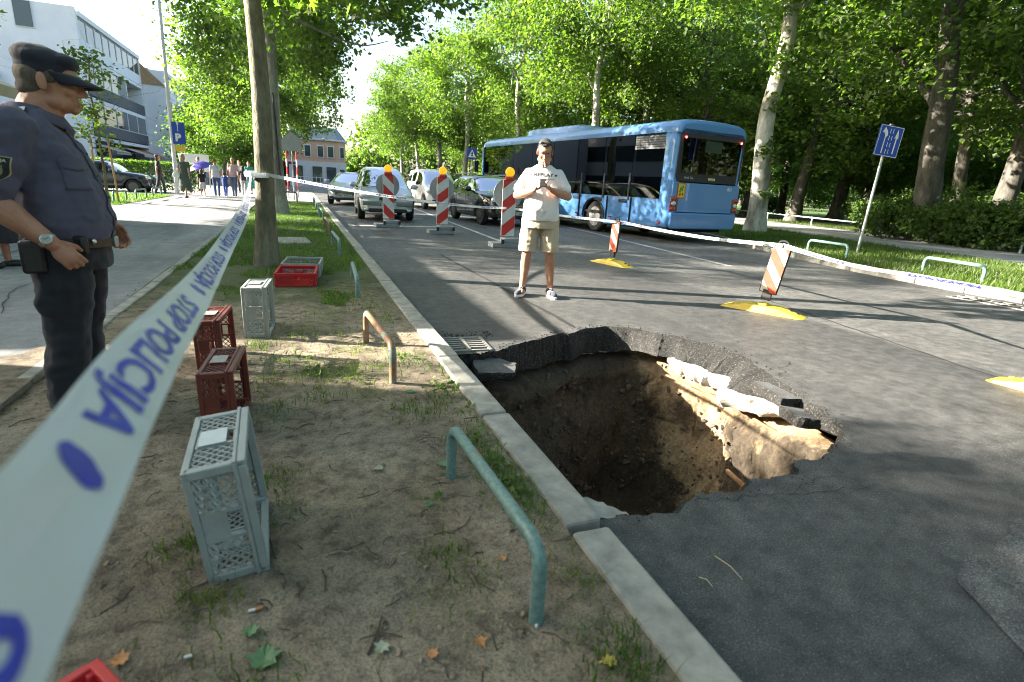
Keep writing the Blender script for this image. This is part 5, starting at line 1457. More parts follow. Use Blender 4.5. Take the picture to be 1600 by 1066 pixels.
def block(name, X, Y0, Y1, H, depth, label, par, nb, endx):
    root = empty(name, (0, 0, 0), 0, label, "building")
    MB().box((X - depth / 2 - 1.6, (Y0 + Y1) / 2, H / 2), (depth, Y1 - Y0, H)).build("wall", M_plaster2, root)
    fl = (H - 3.6) / 3
    for s_ in (Y0 + .18, Y1 - .18): MB().box((X - .8, s_, H / 2 - .1), (1.62, .36, H - .2)).build("end_wall", M_plaster, root)
    for k in range(4):
        z = 3.5 + fl * k if k else 3.4
        MB().box((X - .78, (Y0 + Y1) / 2, 3.45 + fl * k - .1), (1.58, Y1 - Y0 - .74, .3)).build("floor_slab", M_plaster, root)
    for k in range(3):
        z0 = 3.5 + fl * k
        if k < 2:
            MB().box((X + .02, (Y0 + Y1) / 2, z0 + .6), (.1, Y1 - Y0 - .8, 1.0)).build("balcony_parapet", par, root)
            windows(root, X - 1.6, Y0 + .5, Y1 - .5, z0 + .25, z0 + fl - .35, nb)
            for q in range(1, 3): MB().box((X - .8, lerp(Y0, Y1, q / 3), z0 + fl / 2), (1.5, .18, fl - .35)).build("partition", M_plaster, root)
            # glazed-in stretch of the loggia
            windows(root, X - .02, lerp(Y0, Y1, .38) if k else Y0 + .4, Y1 - .5 if k == 0 else lerp(Y0, Y1, .98), z0 + 1.12, z0 + fl - .3, max(3, nb // 2 + 1)) if k == 0 else windows(root, X - .02, Y0 + .4, lerp(Y0, Y1, .5), z0 + 1.12, z0 + fl - .3, 4)
        else:
            MB().box((X - .2, (Y0 + Y1) / 2, z0 + .55), (.4, Y1 - Y0 - .72, 1.0)).build("spandrel", M_plaster, root)
            windows(root, X - .1, Y0 + .4, Y1 - .4, z0 + 1.06, z0 + fl - .5, nb)
            MB().box((X - .7, (Y0 + Y1) / 2, z0 + fl - .25), (1.7, Y1 - Y0 - .5, .4)).build("cornice", M_plaster, root)
    # shops
    nsh = max(2, int((Y1 - Y0) / 4.5))
    for q in range(nsh):
        ya, yb = lerp(Y0 + .4, Y1 - .4, q / nsh), lerp(Y0 + .4, Y1 - .4, (q + 1) / nsh)
        MB().box((X - 1.5, (ya + yb) / 2, 1.5), (.2, yb - ya - .3, 2.9)).build("shop_window", M_winglass, root)
        if q % 3 != 1:
            v = [(X - 1.3, ya + .15, 3.2), (X + 1.5, ya + .15, 2.35), (X + 1.5, yb - .15, 2.35), (X - 1.3, yb - .15, 3.2), (X + 1.5, ya + .15, 2.1), (X + 1.5, yb - .15, 2.1)]
            aw = MB().add(v, [(0, 1, 2, 3), (1, 4, 5, 2)]).build("awning", M_awning if q % 2 else M_awning2, root); sm = aw.modifiers.new("s", 'SOLIDIFY'); sm.thickness = .03
    return root
b1 = block("apartment_block", -16.5, 60, 80, 13.4, 12, "white apartment block with dark balconies, nearest on the left", M_parapet, 9, -28)
b2 = block("apartment_block", -14.2, 80.3, 99, 12.2, 12, "second apartment block, brown balconies and timber slope, behind the tall pole", M_brownpar, 8, -16.5)
b3 = block("apartment_block", -12.9, 99.3, 122, 11.6, 12, "third and farthest apartment block of the left row", M_brownpar, 8, -14)
MB().prism([(0, 0), (2.3, 0), (0, 2.2)], .3, frame((-16.5, 80.2, 10.4), (1, 0, 0), (0, 0, 1))).build("timber_slope", M_wood_slope, b2)
MB().box((-15.3, 80.22, 6.3), (2.4, .24, 8.2)).build("gable_wall", M_plaster, b2)
MB().box((-13.6, 99.2, 6.0), (1.5, .2, 9)).build("gable_wall", M_plaster, b3)
MB().box((-22.3, 59.88, 6.7), (11.7, .2, 13.4)).build("gable_wall", M_plaster, b1)
for (x, z, w, h) in ((-19.9, 12.4, 1.3, 2.0), (-24.6, 12.4, 1.4, 1.6), (-25.5, 9, 1.4, 1.6)):
    f = MB().box((x, 59.74, z), (w, .1, h)).build("window", M_frame, b1); MB().box((x, 59.67, z), (w - .16, .06, h - .16)).build("pane", M_winglass, f)
for (x, z) in ((-23.3, 10.6), (-22.6, 7.6), (-16.0, 0)):
    if z == 0: x, z = -13.75, 5.2
    par_ = b1 if z > 6 else b2; yy = 59.6 if z > 6 else 79.95
    a = MB().box((x, yy, z), (1.0, .35, .72)).build("air_conditioner", mat("ac_white", (.66, .66, .65), .5), par_, bevel=.03)
    MB().lathe([(.29, 0), (.29, .02), (.0001, .03)], (x - .15, yy - .18, z), 20, Matrix.Rotation(R(90), 3, 'X')).build("fan", M_dark, a)

# peach corner house at the end of the street, red kiosk, small things
ph = empty("corner_house", (4.6, 100, 0), 0, "peach two-storey corner house with mansard at the end of the street", "building")
M_peach = mat("peach_plaster", (.62, .37, .23), .85, var=.1, vscale=1); M_pgrey = mat("pale_ground_floor", (.62, .58, .53), .8, var=.08, vscale=1)
MB().prism([(-6.5, 0), (1.6, 0), (3.2, 1.6), (3.2, 9), (-6.5, 9)], 3.4).build("ground_floor", M_pgrey, ph)
MB().prism([(-6.3, .1), (1.55, .1), (3.1, 1.65), (3.1, 9), (-6.3, 9)], 3.3, Matrix.Translation((0, 0, 3.41))).build("upper_floor", M_peach, ph)
MB().prism([(-6.6, -.25), (1.7, -.25), (3.45, 1.5), (3.45, 9.2), (-6.6, 9.2)], .3, Matrix.Translation((0, 0, 6.72))).build("cornice", M_pgrey, ph)
vs = [(-6.3, 0, 7.03), (1.6, 0, 7.03), (3.2, 1.6, 7.03), (3.2, 9, 7.03), (-6.3, 9, 7.03), (-5, 1.6, 8.9), (1, 1.6, 8.9), (1.8, 2.4, 8.9), (1.8, 8, 8.9), (-5, 8, 8.9)]
MB().add(vs, [(0, 1, 6, 5), (1, 2, 7, 6), (2, 3, 8, 7), (3, 4, 9, 8), (4, 0, 5, 9), (5, 6, 7, 8, 9)]).build("roof", mat("slate_roof", (.2, .24, .24), .7, var=.2, vscale=3), ph)
for k, x in enumerate((-5, -3, -1, .6)):
    f = MB().box((x, .03, 5.0), (1.1, .2, 1.9)).build("window", M_frame, ph); MB().box((x, -.08, 5.0), (.85, .06, 1.65)).build("pane", M_winglass, f)
f = MB().box((0, 0, 0), (1.1, .2, 1.9), None).build("window", M_frame, ph, loc=(2.38, .82, 5.0), rot=(0, 0, R(45))); MB().box((0, -.11, 0), (.85, .06, 1.65)).build("pane", M_winglass, f)
for x in (-4.6, -1.6, .6): MB().box((x, -.02, 1.4), (1.5, .1, 2.4)).build("shop_window", M_winglass, ph)
MB().box((2.4, .76, 1.2), (1.0, .12, 2.2), Matrix.Rotation(R(45), 3, 'Z')).build("door", M_dark, ph)
kb = empty("red_kiosk", (-2.2, 66, 0), 0, "small red kiosk at the corner of the side street", "kiosk")
M_kred = mat("kiosk_red", (.42, .03, .035), .5)
MB().box((0, 0, 1.1), (2.6, 2.2, 2.2)).build("wall", M_kred, kb, bevel=.04); MB().box((.3, -.3, 2.35), (3.6, 3, .22)).build("roof", M_kred, kb, bevel=.05); MB().box((.4, -1.12, 1.4), (1.5, .06, .9)).build("window", M_dark, kb)
for i, (x, y) in enumerate(((-.55, 33), (-.05, 33.4))):
    p = empty("marker_pole", (x, y, 0), 0, ("left", "right")[i] + " red and white banded pole behind the left verge", "pole", "banded poles by the side street")
    for k in range(6): MB().cyl((0, 0, .4 * k), (0, 0, .4 * k + .4), .035, 8).build("band", M_red if k % 2 else M_white, p)
sb = empty("road_sign", (-.0081 * 30, 30, 0), 0, "grey back of a road sign beside the pale trunk in the left verge", "sign")
MB().tube([(0, 0, -.1), (0, 0, 3.1)], .03, 8).build("pole", M_poleg, sb); MB().prism([(-.45, -.4), (.45, -.4), (.45, .1), (0, .5), (-.45, .1)], .02, frame((0, -.03, 2.7), (1, 0, 0), (0, 0, 1))).build("plate", M_signback, sb)
st_ = empty("traffic_island_fence", (1.5, 88, 0), 0, "low white fence before the corner house", "fence")
for k in range(12): MB().box((-4 + k * .55, 0, .5), (.08, .05, 1.0)).build("picket", M_frame, st_)
MB().box((-1, .04, .9), (6.2, .04, .06)).build("rail", M_frame, st_)

# kiosks on the pavement, left of the picture (the nearer one is added to shade the foreground)
def kiosk(name, x0, x1, y0, y1, h, label, awn=None):
    root = empty(name, ((x0 + x1) / 2, (y0 + y1) / 2, .08), 0, label, "kiosk")
    w, l = x1 - x0, y1 - y0
    MB().box((0, 0, h / 2), (w, l, h)).build("wall", mat("kiosk_brown", (.13, .1, .075), .7, var=.15, vscale=2), root)
    MB().box((0, 0, h + .08), (w + .3, l + .2, .16)).build("roof", mat("kiosk_roof", (.2, .19, .17), .7), root, bevel=.03)
    n = max(1, int(l / 1.6))
    for k in range(n):
        y = -l / 2 + l * (k + .5) / n
        f = MB().box((w / 2 + .02, y, 1.5), (.08, l / n - .25, 1.5)).build("window", M_dark, root); MB().box((w / 2 + .05, y, 1.5), (.06, l / n - .4, 1.35)).build("pane", M_winglass, f)
    if awn:
        v = [(w / 2 + .02, awn[0], h - .1), (w / 2 + awn[2], awn[0], h - .55), (w / 2 + awn[2], awn[1], h - .55), (w / 2 + .02, awn[1], h - .1), (w / 2 + awn[2], awn[0], h - .75), (w / 2 + awn[2], awn[1], h - .75)]
        a = MB().add(v, [(0, 1, 2, 3), (1, 4, 5, 2)]).build("awning", M_awning2, root); sm = a.modifiers.new("s", 'SOLIDIFY'); sm.thickness = .03
    return root
kiosk("street_kiosk", -10.5, -6.2, 7.3, 15.2, 3.0, "dark street kiosk with beige awning behind the police officer", (1.5, 3.95, 1.25))
kiosk("street_kiosk", -11.5, -5.8, -7, 5.45, 3.1, "long unseen kiosk added beside the camera to shade the foreground")

fb = empty("low_block", (-36, 47, 0), 0, "long white low-rise block, unseen, added for the bus windows to reflect", "building")  # out of view, added to fill the reflection in the bus side windows
MB().box((0, 0, 4.2), (10, 64, 8.4)).build("wall", M_plaster, fb)
for k in range(2): windows(fb, 5.02, -31, 31, 1.2 + 3.6 * k, 3.2 + 3.6 * k, 12)
# hedge, young tree, garden trees on the left
def leaf_box(name, x0, x1, y0, y1, z0, z1, n, size, m, parent, seed):
    rs = random.Random(seed); out = ([], [])
    for i in range(n):
        f = rs.random(); p = Vector((rs.uniform(x0, x1), rs.uniform(y0, y1), rs.uniform(z0, z1)))
        if f < .4: p.z = z1 - abs(rs.gauss(0, .06)) + .09 * noise.noise(p * 1.4)
        elif f < .8: p.y = y0 + abs(rs.gauss(0, .07)) + .09 * noise.noise(p * 1.4)
        d = rnd_unit(rs); nn = rnd_unit(rs); nn = (nn - d * nn.dot(d)).normalized(); s_ = size * rs.uniform(.6, 1.4)
        leaf_quad(out, p, d, nn, s_, s_ * .9)
    return MB().add(*out).build(name, m, parent)
hg = empty("hedge", (-7, 33, .08), 0, "clipped green hedge behind the parked navy hatchback", "hedge")
leaf_box("foliage", -4.5, 2.2, -.6, .6, .0, 1.35, 9000, .09, M_shrub, hg, 4)
tw = MB(); rs = random.Random(9)
for k in range(14): x = -4.3 + k * .48; tw.tube([(x, 0, -.05), (x + rs.uniform(-.1, .1), .05, 1.1)], .02, 5)
tw.build("stems", M_bark_dark, hg)
mb = MB(); mb.quad((-9, 19.5, .092), (-5.0, 19.5, .092), (-5.0, 27.6, .092), (-9, 27.6, .092)); tag(mb.build("small_lawn", M_lawn), kind='structure')
CR['young'] = crown_mesh("young_crown", 21, .75, 1.3, 46, 17, .12, M_plane, .2)
yt = tree("young_tree", (-.268 * 21, 21, .08), 4.2, .045, 'young', 3.0, "young tree tied between wooden stakes on the small lawn", bk=M_bark_olive, seed=91, limbs=8, crown_r=.8, limb_from=.35, wig=.05, flare=1.1)
for s_ in (-1, 1): MB().tube([(s_ * .28, 0, -.1), (s_ * .22, 0, 1.9)], .03, 7).build("stake", mat("stake_wood", (.42, .28, .12), .8, var=.2, vscale=10), yt)
MB().tube([(-.24, 0, 1.6), (.24, 0, 1.62)], .02, 6).build("tie", M_dark, yt)
GG = "garden trees beyond the walkers"
tree("garden_tree", (-5.2, 48, .05), 5, .14, 'small', 3.6, "rounded bushy green tree beyond the walkers, left of the near trunk", group=GG, seed=92, cs=(1.15, 1.15, 1.1), bk=M_bark_dark)
tree("garden_tree", (-7.2, 56, .05), 6, .14, 'small', 3.8, "taller bushy green tree behind the notice board", group=GG, seed=93, cs=(1.0, 1.0, 1.25), bk=M_bark_dark)
tree("garden_tree", (-8.0, 62, .05), 7, .14, 'purple', 6.0, "purple-leaved tree beside the far white gable", group=GG, seed=94, cs=(.75, .75, .7), bk=M_bark_dark)
tree("garden_tree", (-4.6, 62, .05), 6.5, .14, 'small', 5.0, "green tree filling the gap behind the nearest trunk", group=GG, seed=95, cs=(1.3, 1.3, 1.3), bk=M_bark_dark)
GK = "unseen street trees added left of the pavement for dappled shade"  # trees out of view, placed to dapple the road and shade the bus
for i, (x, y, cz, c_) in enumerate(((-12.2, 17.5, 7.2, .72), (-14.5, 24.5, 10, 1.0), (-15.5, 5.6, 6.6, .8), (-15, -2.5, 7.0, .9), (-15, -12, 7.5, 1.0), (-15.5, 32, 10, 1.0))):
    tree("plane_tree", (x, y, .0), 9, .2, 'pabc'[0] + 'abcabc'[i], cz, ("unseen street tree just behind the kiosk roof", "unseen street tree farther along behind the kiosk", "unseen street tree behind the gap between the kiosks", "unseen street tree behind the long kiosk", "unseen street tree left behind the camera", "unseen street tree farthest along on the left")[i], group=GK, bk=M_bark_grey, seed=96 + i, cs=(c_, c_, c_ * .9), crown_r=2.6)
# ------------------------------------------------------------------ people
from mathutils.bvhtree import BVHTree
def skin_mat(name, c):
    m = mat(name, c, .5, spec=.4)
    N, L = nodes_of(m); b = N["Principled BSDF"]
    P = N.new("ShaderNodeTexCoord").outputs["Object"]; n1 = tnoise(N, L, P, 14, 4, .6)
    r = ramp(N, [(.3, tuple(x * f for x, f in zip(c, (.82, .72, .68)))), (.7, tuple(min(1, x * 1.12) for x in c))]); L.new(n1.outputs["Fac"], r.inputs[0]); L.new(r.outputs[0], b.inputs["Base Color"])
    b.inputs["Subsurface Weight"].default_value = .12; b.inputs["Subsurface Radius"].default_value = (.012, .005, .003); b.inputs["Subsurface Scale"].default_value = .6
    n2 = tnoise(N, L, P, 220, 2, .5); bp = N.new("ShaderNodeBump"); bp.inputs["Strength"].default_value = .3; bp.inputs["Distance"].default_value = .004; L.new(n2.outputs["Fac"], bp.inputs["Height"]); L.new(bp.outputs[0], b.inputs["Normal"])
    return m
M_skin = skin_mat("skin_tan", (.44, .225, .145)); M_skin2 = skin_mat("skin_fair", (.46, .25, .165))
def cloth(name, c, var=.12, sc=10, bump=.25, bs=500, rough=.85): return mat(name, c, rough, var=var, vscale=sc, bump=bump, bscale=bs, coords='obj', sheen=.15)
M_pshirt = cloth("police_shirt", (.085, .08, .125), .18); M_ptrous = cloth("navy_trousers", (.012, .013, .02)); M_pcap = cloth("navy_cap", (.014, .016, .028))
M_tee = cloth("white_tee", (.74, .73, .72), .03); M_shorts = cloth("beige_shorts", (.46, .39, .28), .08); M_shoe = cloth("navy_shoe", (.03, .04, .075)); M_sole = mat("white_sole", (.7, .7, .68), .6)
M_hair = mat("dark_grey_hair", (.075, .066, .058), .75, color2=(.02, .018, .016), vscale=90, coords='obj', bump=1.0, bscale=300)
M_greyhair = mat("short_grey_hair", (.2, .16, .12), .8, color2=(.1, .075, .055), vscale=120, coords='obj', bump=.8, bscale=400)
M_eye = mat("eye_white", (.7, .66, .62), .2); M_pupil = mat("pupil", (.02, .015, .012), .1)
M_leather = mat("black_leather", (.015, .014, .013), .45, bump=.3, bscale=150); M_brownbelt = mat("brown_black_belt", (.045, .03, .02), .5, bump=.3, bscale=150)

def remesh(mb, voxel, smooth=6, fold=None, factor=.5):
    """union of overlapping shells -> one continuous surface"""
    me = bpy.data.meshes.new("tmp"); me.from_pydata(mb.v, [], mb.f); me.update()
    o = bpy.data.objects.new("tmp", me); col.objects.link(o)
    r = o.modifiers.new("r", 'REMESH'); r.mode = 'VOXEL'; r.voxel_size = voxel; r.adaptivity = 0
    s = o.modifiers.new("s", 'SMOOTH'); s.factor = factor; s.iterations = smooth
    dg = bpy.context.evaluated_depsgraph_get(); ev = o.evaluated_get(dg); m2 = bpy.data.meshes.new_from_object(ev)
    bpy.data.objects.remove(o); bpy.data.meshes.remove(me)
    if fold:
        nrm = [v.normal.copy() for v in m2.vertices]
        for v, n in zip(m2.vertices, nrm): v.co += n * fold(v.co, n)
    m2.shade_smooth()
    return m2
def part(name, me, m, parent):
    me.materials.clear(); me.materials.append(m); me.name = name
    return link(name, me, parent)
def rot_about(ax, deg): return Matrix.Rotation(R(deg), 3, ax)
def limb(mb, pts, rad, n=14): mb.tube(smooth_path(pts, 4), [interp([(i / (len(rad) - 1), r if not isinstance(r, tuple) else r[0]) for i, r in enumerate(rad)], k / (4 * (len(pts) - 1))) for k in range(4 * (len(pts) - 1) + 1)], n); mb.ell(pts[0], (rad[0],) * 3, 10, 8); mb.ell(pts[-1], (rad[-1],) * 3, 10, 8)
def torso(mb, levels, n=24):
    """levels: (z, cx, half depth front, half depth back, half width, cy)"""
    vs, fs = [], []
    for (z, cx, df, db, w, cy) in levels:
        for j in range(n):
            a = 2 * math.pi * j / n; c, s_ = math.cos(a), math.sin(a)
            x = cx + (df if c > 0 else db) * (abs(c) ** .9) * (1 if c > 0 else -1); vs.append((x, cy + w * (abs(s_) ** .85) * (1 if s_ > 0 else -1), z))
    k = len(levels)
    for i in range(k - 1):
        for j in range(n): a = i * n + j; b = i * n + (j + 1) % n; fs.append((a, b, b + n, a + n))
    fs.append(tuple(reversed(range(n)))); fs.append(tuple(range((k - 1) * n, k * n)))
    mb.add(vs, fs)
def head(mb, c, Q, s=1.0, heavy=0):
    """c centre of skull, Q rotation; x forward"""
    c = Vector(c); P = lambda x, y, z: c + Q @ (Vector((x, y, z)) * s)
    E = lambda p, r, q=None: mb.ell(P(*p), tuple(t * s for t in r), 16, 12, Q if q is None else Q @ q)
    E((-.012, 0, .028), (.098, .076, .09)); E((.02, 0, -.02), (.074, .066, .085)); E((.035, 0, -.075), (.052, .05 + .008 * heavy, .042))
    E((.073, 0, -.098), (.02, .026, .018)); E((.062, 0, .035), (.034, .056, .03))
    for y in (-1, 1):
        E((.062, y * .038, -.028), (.026, .026, .024)); E((.02, y * .052, -.075), (.035, .018 + .006 * heavy, .03))
        E((-.012, y * .079, -.008), (.02, .009, .034), rot_about('Z', 18 * y) @ rot_about('Y', -8)); E((-.006, y * .081, -.03), (.012, .007, .013))
        E((.094, y * .012, -.04), (.012, .01, .009)); E((.083, y * .033, .022), (.012, .024, .009))
    mb.tube([P(.085, 0, .02), P(.098, 0, -.005), P(.113, 0, -.032), P(.108, 0, -.044)], [.009 * s, .011 * s, .0145 * s, .011 * s], 10)
    E((.09, 0, -.068), (.013, .024, .007)); E((.088, 0, -.079), (.013, .021, .008))
def face_bits(root, c, Q, s=1.0, brow=M_hair, closed=False):
    c = Vector(c); P = lambda x, y, z: c + Q @ (Vector((x, y, z)) * s)
    for y in (-1, 1):
        if closed: MB().tube([P(.094, y * .02, -.003), P(.0965, y * .033, -.0055), P(.09, y * .046, -.002)], .0022 * s, 6).build("eyelashes", brow, root)
        else:
            MB().ell(P(.081, y * .032, .002), (.012 * s, .014 * s, .0085 * s), 12, 8, Q).build("eye", M_eye, root, smooth=179)
            MB().ell(P(.0915, y * .031, .0), (.003 * s, .0055 * s, .006 * s), 10, 6, Q).build("pupil", M_pupil, root, smooth=179)
        MB().tube([P(.094, y * .014, .019), P(.097, y * .032, .025), P(.085, y * .054, .018)], [.004 * s, .005 * s, .003 * s], 6).build("eyebrow", brow, root)
    MB().tube([P(.098, -.019, -.0735), P(.1025, 0, -.0725), P(.098, .019, -.0735)], [.0015 * s, .0025 * s, .0015 * s], 6).build("mouth", mat("lips", (.2, .07, .06), .5), root)
def hand(mb, w, d, side, palm_n, curl=(35, 40, 30), spread=.0, s=1.0, thumb=1):
    """w wrist, d unit direction to the fingers, palm_n direction the palm faces, side vector towards the thumb"""
    w = Vector(w); d = Vector(d).normalized(); pn = Vector(palm_n); pn = (pn - d * pn.dot(d)).normalized(); sd = d.cross(pn) * thumb
    M3 = Matrix((d, sd, pn)).transposed()
    mb.ell(w + d * .052 * s, (.052 * s, .041 * s, .017 * s), 14, 10, M3); mb.ell(w + d * .005, (.03 * s, .026 * s, .02 * s), 10, 8, M3)
    mb.ell(w + d * .035 * s + sd * .026 * s + pn * .008, (.034 * s, .018 * s, .016 * s), 10, 8, M3)
    Ls = (.068, .078, .073, .057)
    for k in range(4):
        off = (.031 - .0205 * k) * s; b = w + d * (.095 - .004 * abs(k - 1.3)) * s + sd * off
        fan = (1.5 - k) * spread; dd = (d + sd * fan).normalized(); pts = [b - dd * .02 * s]; ang = 0; p = b
        for q, fr in enumerate((.45, .31, .24)):
            ang += curl[q] * (1 + .12 * k); v = dd * math.cos(R(ang)) + pn * math.sin(R(ang)); pts.append(p); p = p + v * Ls[k] * fr * s
        pts.append(p)
        mb.tube(pts, [.0095 * s, .0095 * s, .0088 * s, .0082 * s, .0066 * s], 10); mb.ell(p, (.0068 * s,) * 3, 8, 6)
    b = w + d * .03 * s + sd * .034 * s; v = (d * .75 + sd * .5 + pn * .35).normalized(); v2 = (d * .95 + sd * .05 + pn * .45).normalized()
    mb.tube([b - v * .015, b, b + v * .032 * s, b + v * .032 * s + v2 * .03 * s], [.013 * s, .0125 * s, .0105 * s, .0078 * s], 10)
def shoe(name, ank, fwd, parent, up_m, sole_m, L_=.27, s=1.0):
    a = Vector((ank[0], ank[1], 0)); f = Vector((fwd[0], fwd[1], 0)).normalized(); sd = Vector((-f.y, f.x, 0)); M3 = Matrix((f, sd, Vector((0, 0, 1)))).transposed()
    mb = MB(); T = lambda x, y, z: a + M3 @ Vector((x, y, z))
    mb.ell(T(.075, 0, .045), (.125, .045, .035), 16, 10, M3); mb.ell(T(-.02, 0, .055), (.062, .04, .05), 14, 10, M3); mb.ell(T(.0, 0, .085), (.05, .042, .035), 14, 10, M3); mb.ell(T(.14, 0, .04), (.06, .044, .027), 14, 10, M3)
    o = part(name, remesh(mb, .006, 4), up_m, parent)
    so = MB(); poly = []
    for k in range(28):
        t = 2 * math.pi * k / 28; x = .062 + .147 * math.cos(t); w = .043 + .008 * math.cos(t) ; poly.append((x, w * math.sin(t)))
    vs = [T(x, y, 0) for x, y in poly] + [T(x * 1.0, y * 1.06, .014) for x, y in poly] + [T(x, y, .03) for x, y in poly]; n = 28
    so.add(vs, [tuple(reversed(range(n))), tuple(range(2 * n, 3 * n))] + [(l * n + i, l * n + (i + 1) % n, (l + 1) * n + (i + 1) % n, (l + 1) * n + i) for l in range(2) for i in range(n)])
    so.build("sole", sole_m, o, smooth=40)
    for q in range(4): MB().tube([T(.045 + .022 * q, -.024, .098 - .013 * q), T(.05 + .022 * q, 0, .107 - .013 * q), T(.045 + .022 * q, .024, .098 - .013 * q)], .0028, 5).build("lace", MATS["sign_white"] if up_m is M_shoe else M_dark, o)
    return o
def bvh(me): return BVHTree.FromPolygons([v.co.copy() for v in me.vertices], [tuple(p.vertices) for p in me.polygons])
def drape(vs, fs, tree_, d, off=.003):
    """push flat geometry along d on to a surface"""
    d = Vector(d).normalized(); out = []
    for p in vs:
        hit = tree_.ray_cast(Vector(p) - d * 1.0, d)
        out.append((hit[0] - d * off) if hit[0] is not None else None)
    fs = [f for f in fs if all(out[i] is not None for i in f)]      # what misses the cloth is cut off
    return [q if q is not None else Vector((0, 0, 1)) for q in out], fs
def grid_patch(T, w, h, nx=10, ny=10, shape=None):
    vs, fs = [], []
    for j in range(ny + 1):
        for i in range(nx + 1):
            x, y = lerp(-w / 2, w / 2, i / nx), lerp(-h / 2, h / 2, j / ny)
            if shape: x, y = shape(x, y)
            vs.append(T @ Vector((x, y, 0)))
    for j in range(ny):
        for i in range(nx): a = j * (nx + 1) + i; fs.append((a, a + 1, a + nx + 2, a + nx + 1))
    return vs, fs
def folds(amp, f1=(9, 9, 14), seed=0):
    def fn(p, n):
        q = Vector((p.x * f1[0] + seed, p.y * f1[1], p.z * f1[2])); return amp * (noise.noise(q) + .5 * noise.noise(q * 2.3)) + amp * .5 * math.sin(p.z * 42 + 5 * noise.noise(q * .5)) * max(0, noise.noise(q * .4))
    return fn

# ---- the man with the phone
def man_with_phone():
    sk = MB()
    Q = Matrix.Rotation(R(27), 3, 'Y'); hc = (.065, .0, 1.63)
    head(sk, hc, Q, 1.03, 1)
    limb(sk, [(-.01, 0, 1.40), (.015, 0, 1.50), (.03, 0, 1.57)], [.085, .066, .062])
    torso(sk, [(.9, 0, .1, .1, .15, 0), (1.1, .01, .12, .1, .15, 0), (1.3, 0, .12, .11, .17, 0), (1.42, -.01, .09, .09, .15, 0), (1.47, -.01, .06, .06, .07, 0)])
    eR, eL = Vector((.01, -.29, 1.15)), Vector((.015, .295, 1.16)); wR, wL = Vector((.255, -.095, 1.215)), Vector((.26, .10, 1.225))
    for sh, e, w in ((Vector((-.02, -.165, 1.365)), eR, wR), (Vector((-.02, .165, 1.365)), eL, wL)):
        limb(sk, [sh, sh.lerp(e, .5) + Vector((-.0, 0, 0)), e], [.05, .052, .043]); limb(sk, [e, e.lerp(w, .35), e.lerp(w, .75), w], [.044, .049, .036, .028])
    # both hands round the phone
    hand(sk, wR, (.45, .80, .42), 1, (.3, .25, .9), (38, 45, 30), .05, 1.0, 1)
    hand(sk, wL, (.45, -.80, .42), 1, (.3, -.25, .9), (38, 45, 30), .05, 1.0, -1)
    for s_ in (-1, 1):
        h, k, a = Vector((0, s_ * .1, .93)), Vector((.015, s_ * .135, .505)), Vector((-.02, s_ * .165, .09))
        limb(sk, [h, h.lerp(k, .5) + Vector((.01, s_ * .01, 0)), k], [.1, .078, .056]); limb(sk, [k, k.lerp(a, .3) + Vector((-.02, 0, 0)), k.lerp(a, .7), a], [.056, .06, .043, .036]); sk.ell(a + Vector((.05, 0, -.04)), (.1, .035, .03))
    body = part("person", remesh(sk, .0048, 3), M_skin2, None)
    body.location = (2.58, 5.87, 0); body.rotation_euler = (0, 0, R(-113))
    tag(body, "man in white T-shirt and beige shorts looking down at a phone behind the hole", "person")
    face_bits(body, hc, Q, 1.03, M_hair, True)
    c = Vector(hc); P = lambda x, y, z: c + Q @ (Vector((x, y, z)) * 1.03)
    hr = MB(); hr.ell(P(-.03, 0, .05), (.088, .079, .078), 20, 14, Q); hr.ell(P(.015, 0, .092), (.066, .062, .028), 16, 10, Q); hr.ell(P(-.055, 0, -.01), (.06, .071, .07), 16, 12, Q); hr.ell(P(.045, 0, .088), (.03, .05, .018), 14, 8, Q)
    for y in (-1, 1): hr.ell(P(.0, y * .069, .02), (.03, .012, .035), 12, 8, Q)
    part("hair", remesh(hr, .006, 2, lambda p, n: .004 * noise.noise(p * 70)), M_hair, body)
    # goatee, cigarette, sunglasses pushed up
    bd = MB(); bd.ell(P(.078, 0, -.108), (.022, .03, .02), 12, 8, Q); bd.ell(P(.05, 0, -.112), (.03, .045, .014), 12, 8, Q); part("beard", remesh(bd, .005, 2), M_greyhair, body)
    MB().tube([P(.1, .004, -.075), P(.165, .01, -.10)], .0042, 8).build("cigarette", M_sole, body)
    for y in (-1, 1): MB().ell(P(.05, y * .032, .112), (.011, .025, .014), 14, 10, Q @ rot_about('Y', -55)).build("sunglass_lens", M_blackp, body, smooth=179)
    MB().tube([P(.0, -.083, .05), P(.04, -.068, .095), P(.056, 0, .118), P(.04, .068, .095), P(.0, .083, .05)], .004, 6).build("sunglass_frame", M_dark, body)
    # T-shirt
    ts = MB()
    torso(ts, [(.885, .015, .165, .135, .205, 0), (.93, .02, .17, .14, .21, 0), (1.0, .03, .175, .135, .205, 0), (1.12, .025, .16, .13, .198, 0), (1.25, .01, .14, .13, .2, 0), (1.36, -.005, .125, .125, .205, 0), (1.43, -.015, .1, .105, .175, 0), (1.475, -.012, .08, .085, .11, 0), (1.49, -.01, .072, .075, .085, 0)], 32)
    for s_, e in ((-1, eR), (1, eL)):
        sh = Vector((-.02, s_ * .165, 1.385)); m_ = sh.lerp(e, .66); limb(ts, [sh, sh.lerp(m_, .5), m_], [.07, .074, .08])
    tm = remesh(ts, .008, 5, (lambda fn: lambda p, n: fn(p, n) * (.25 if p.z > 1.32 and abs(p.y) < .18 else 1))(folds(.010, (11, 11, 8), 3))); to = part("t_shirt", tm, M_tee, body)
    tb = bvh(tm)
    def on_chest(vs, fs, name, m, off=.003):
        v2, f2 = drape(vs, fs, tb, (-1, 0, 0), off); MB().add(v2, f2).build(name, m, to)
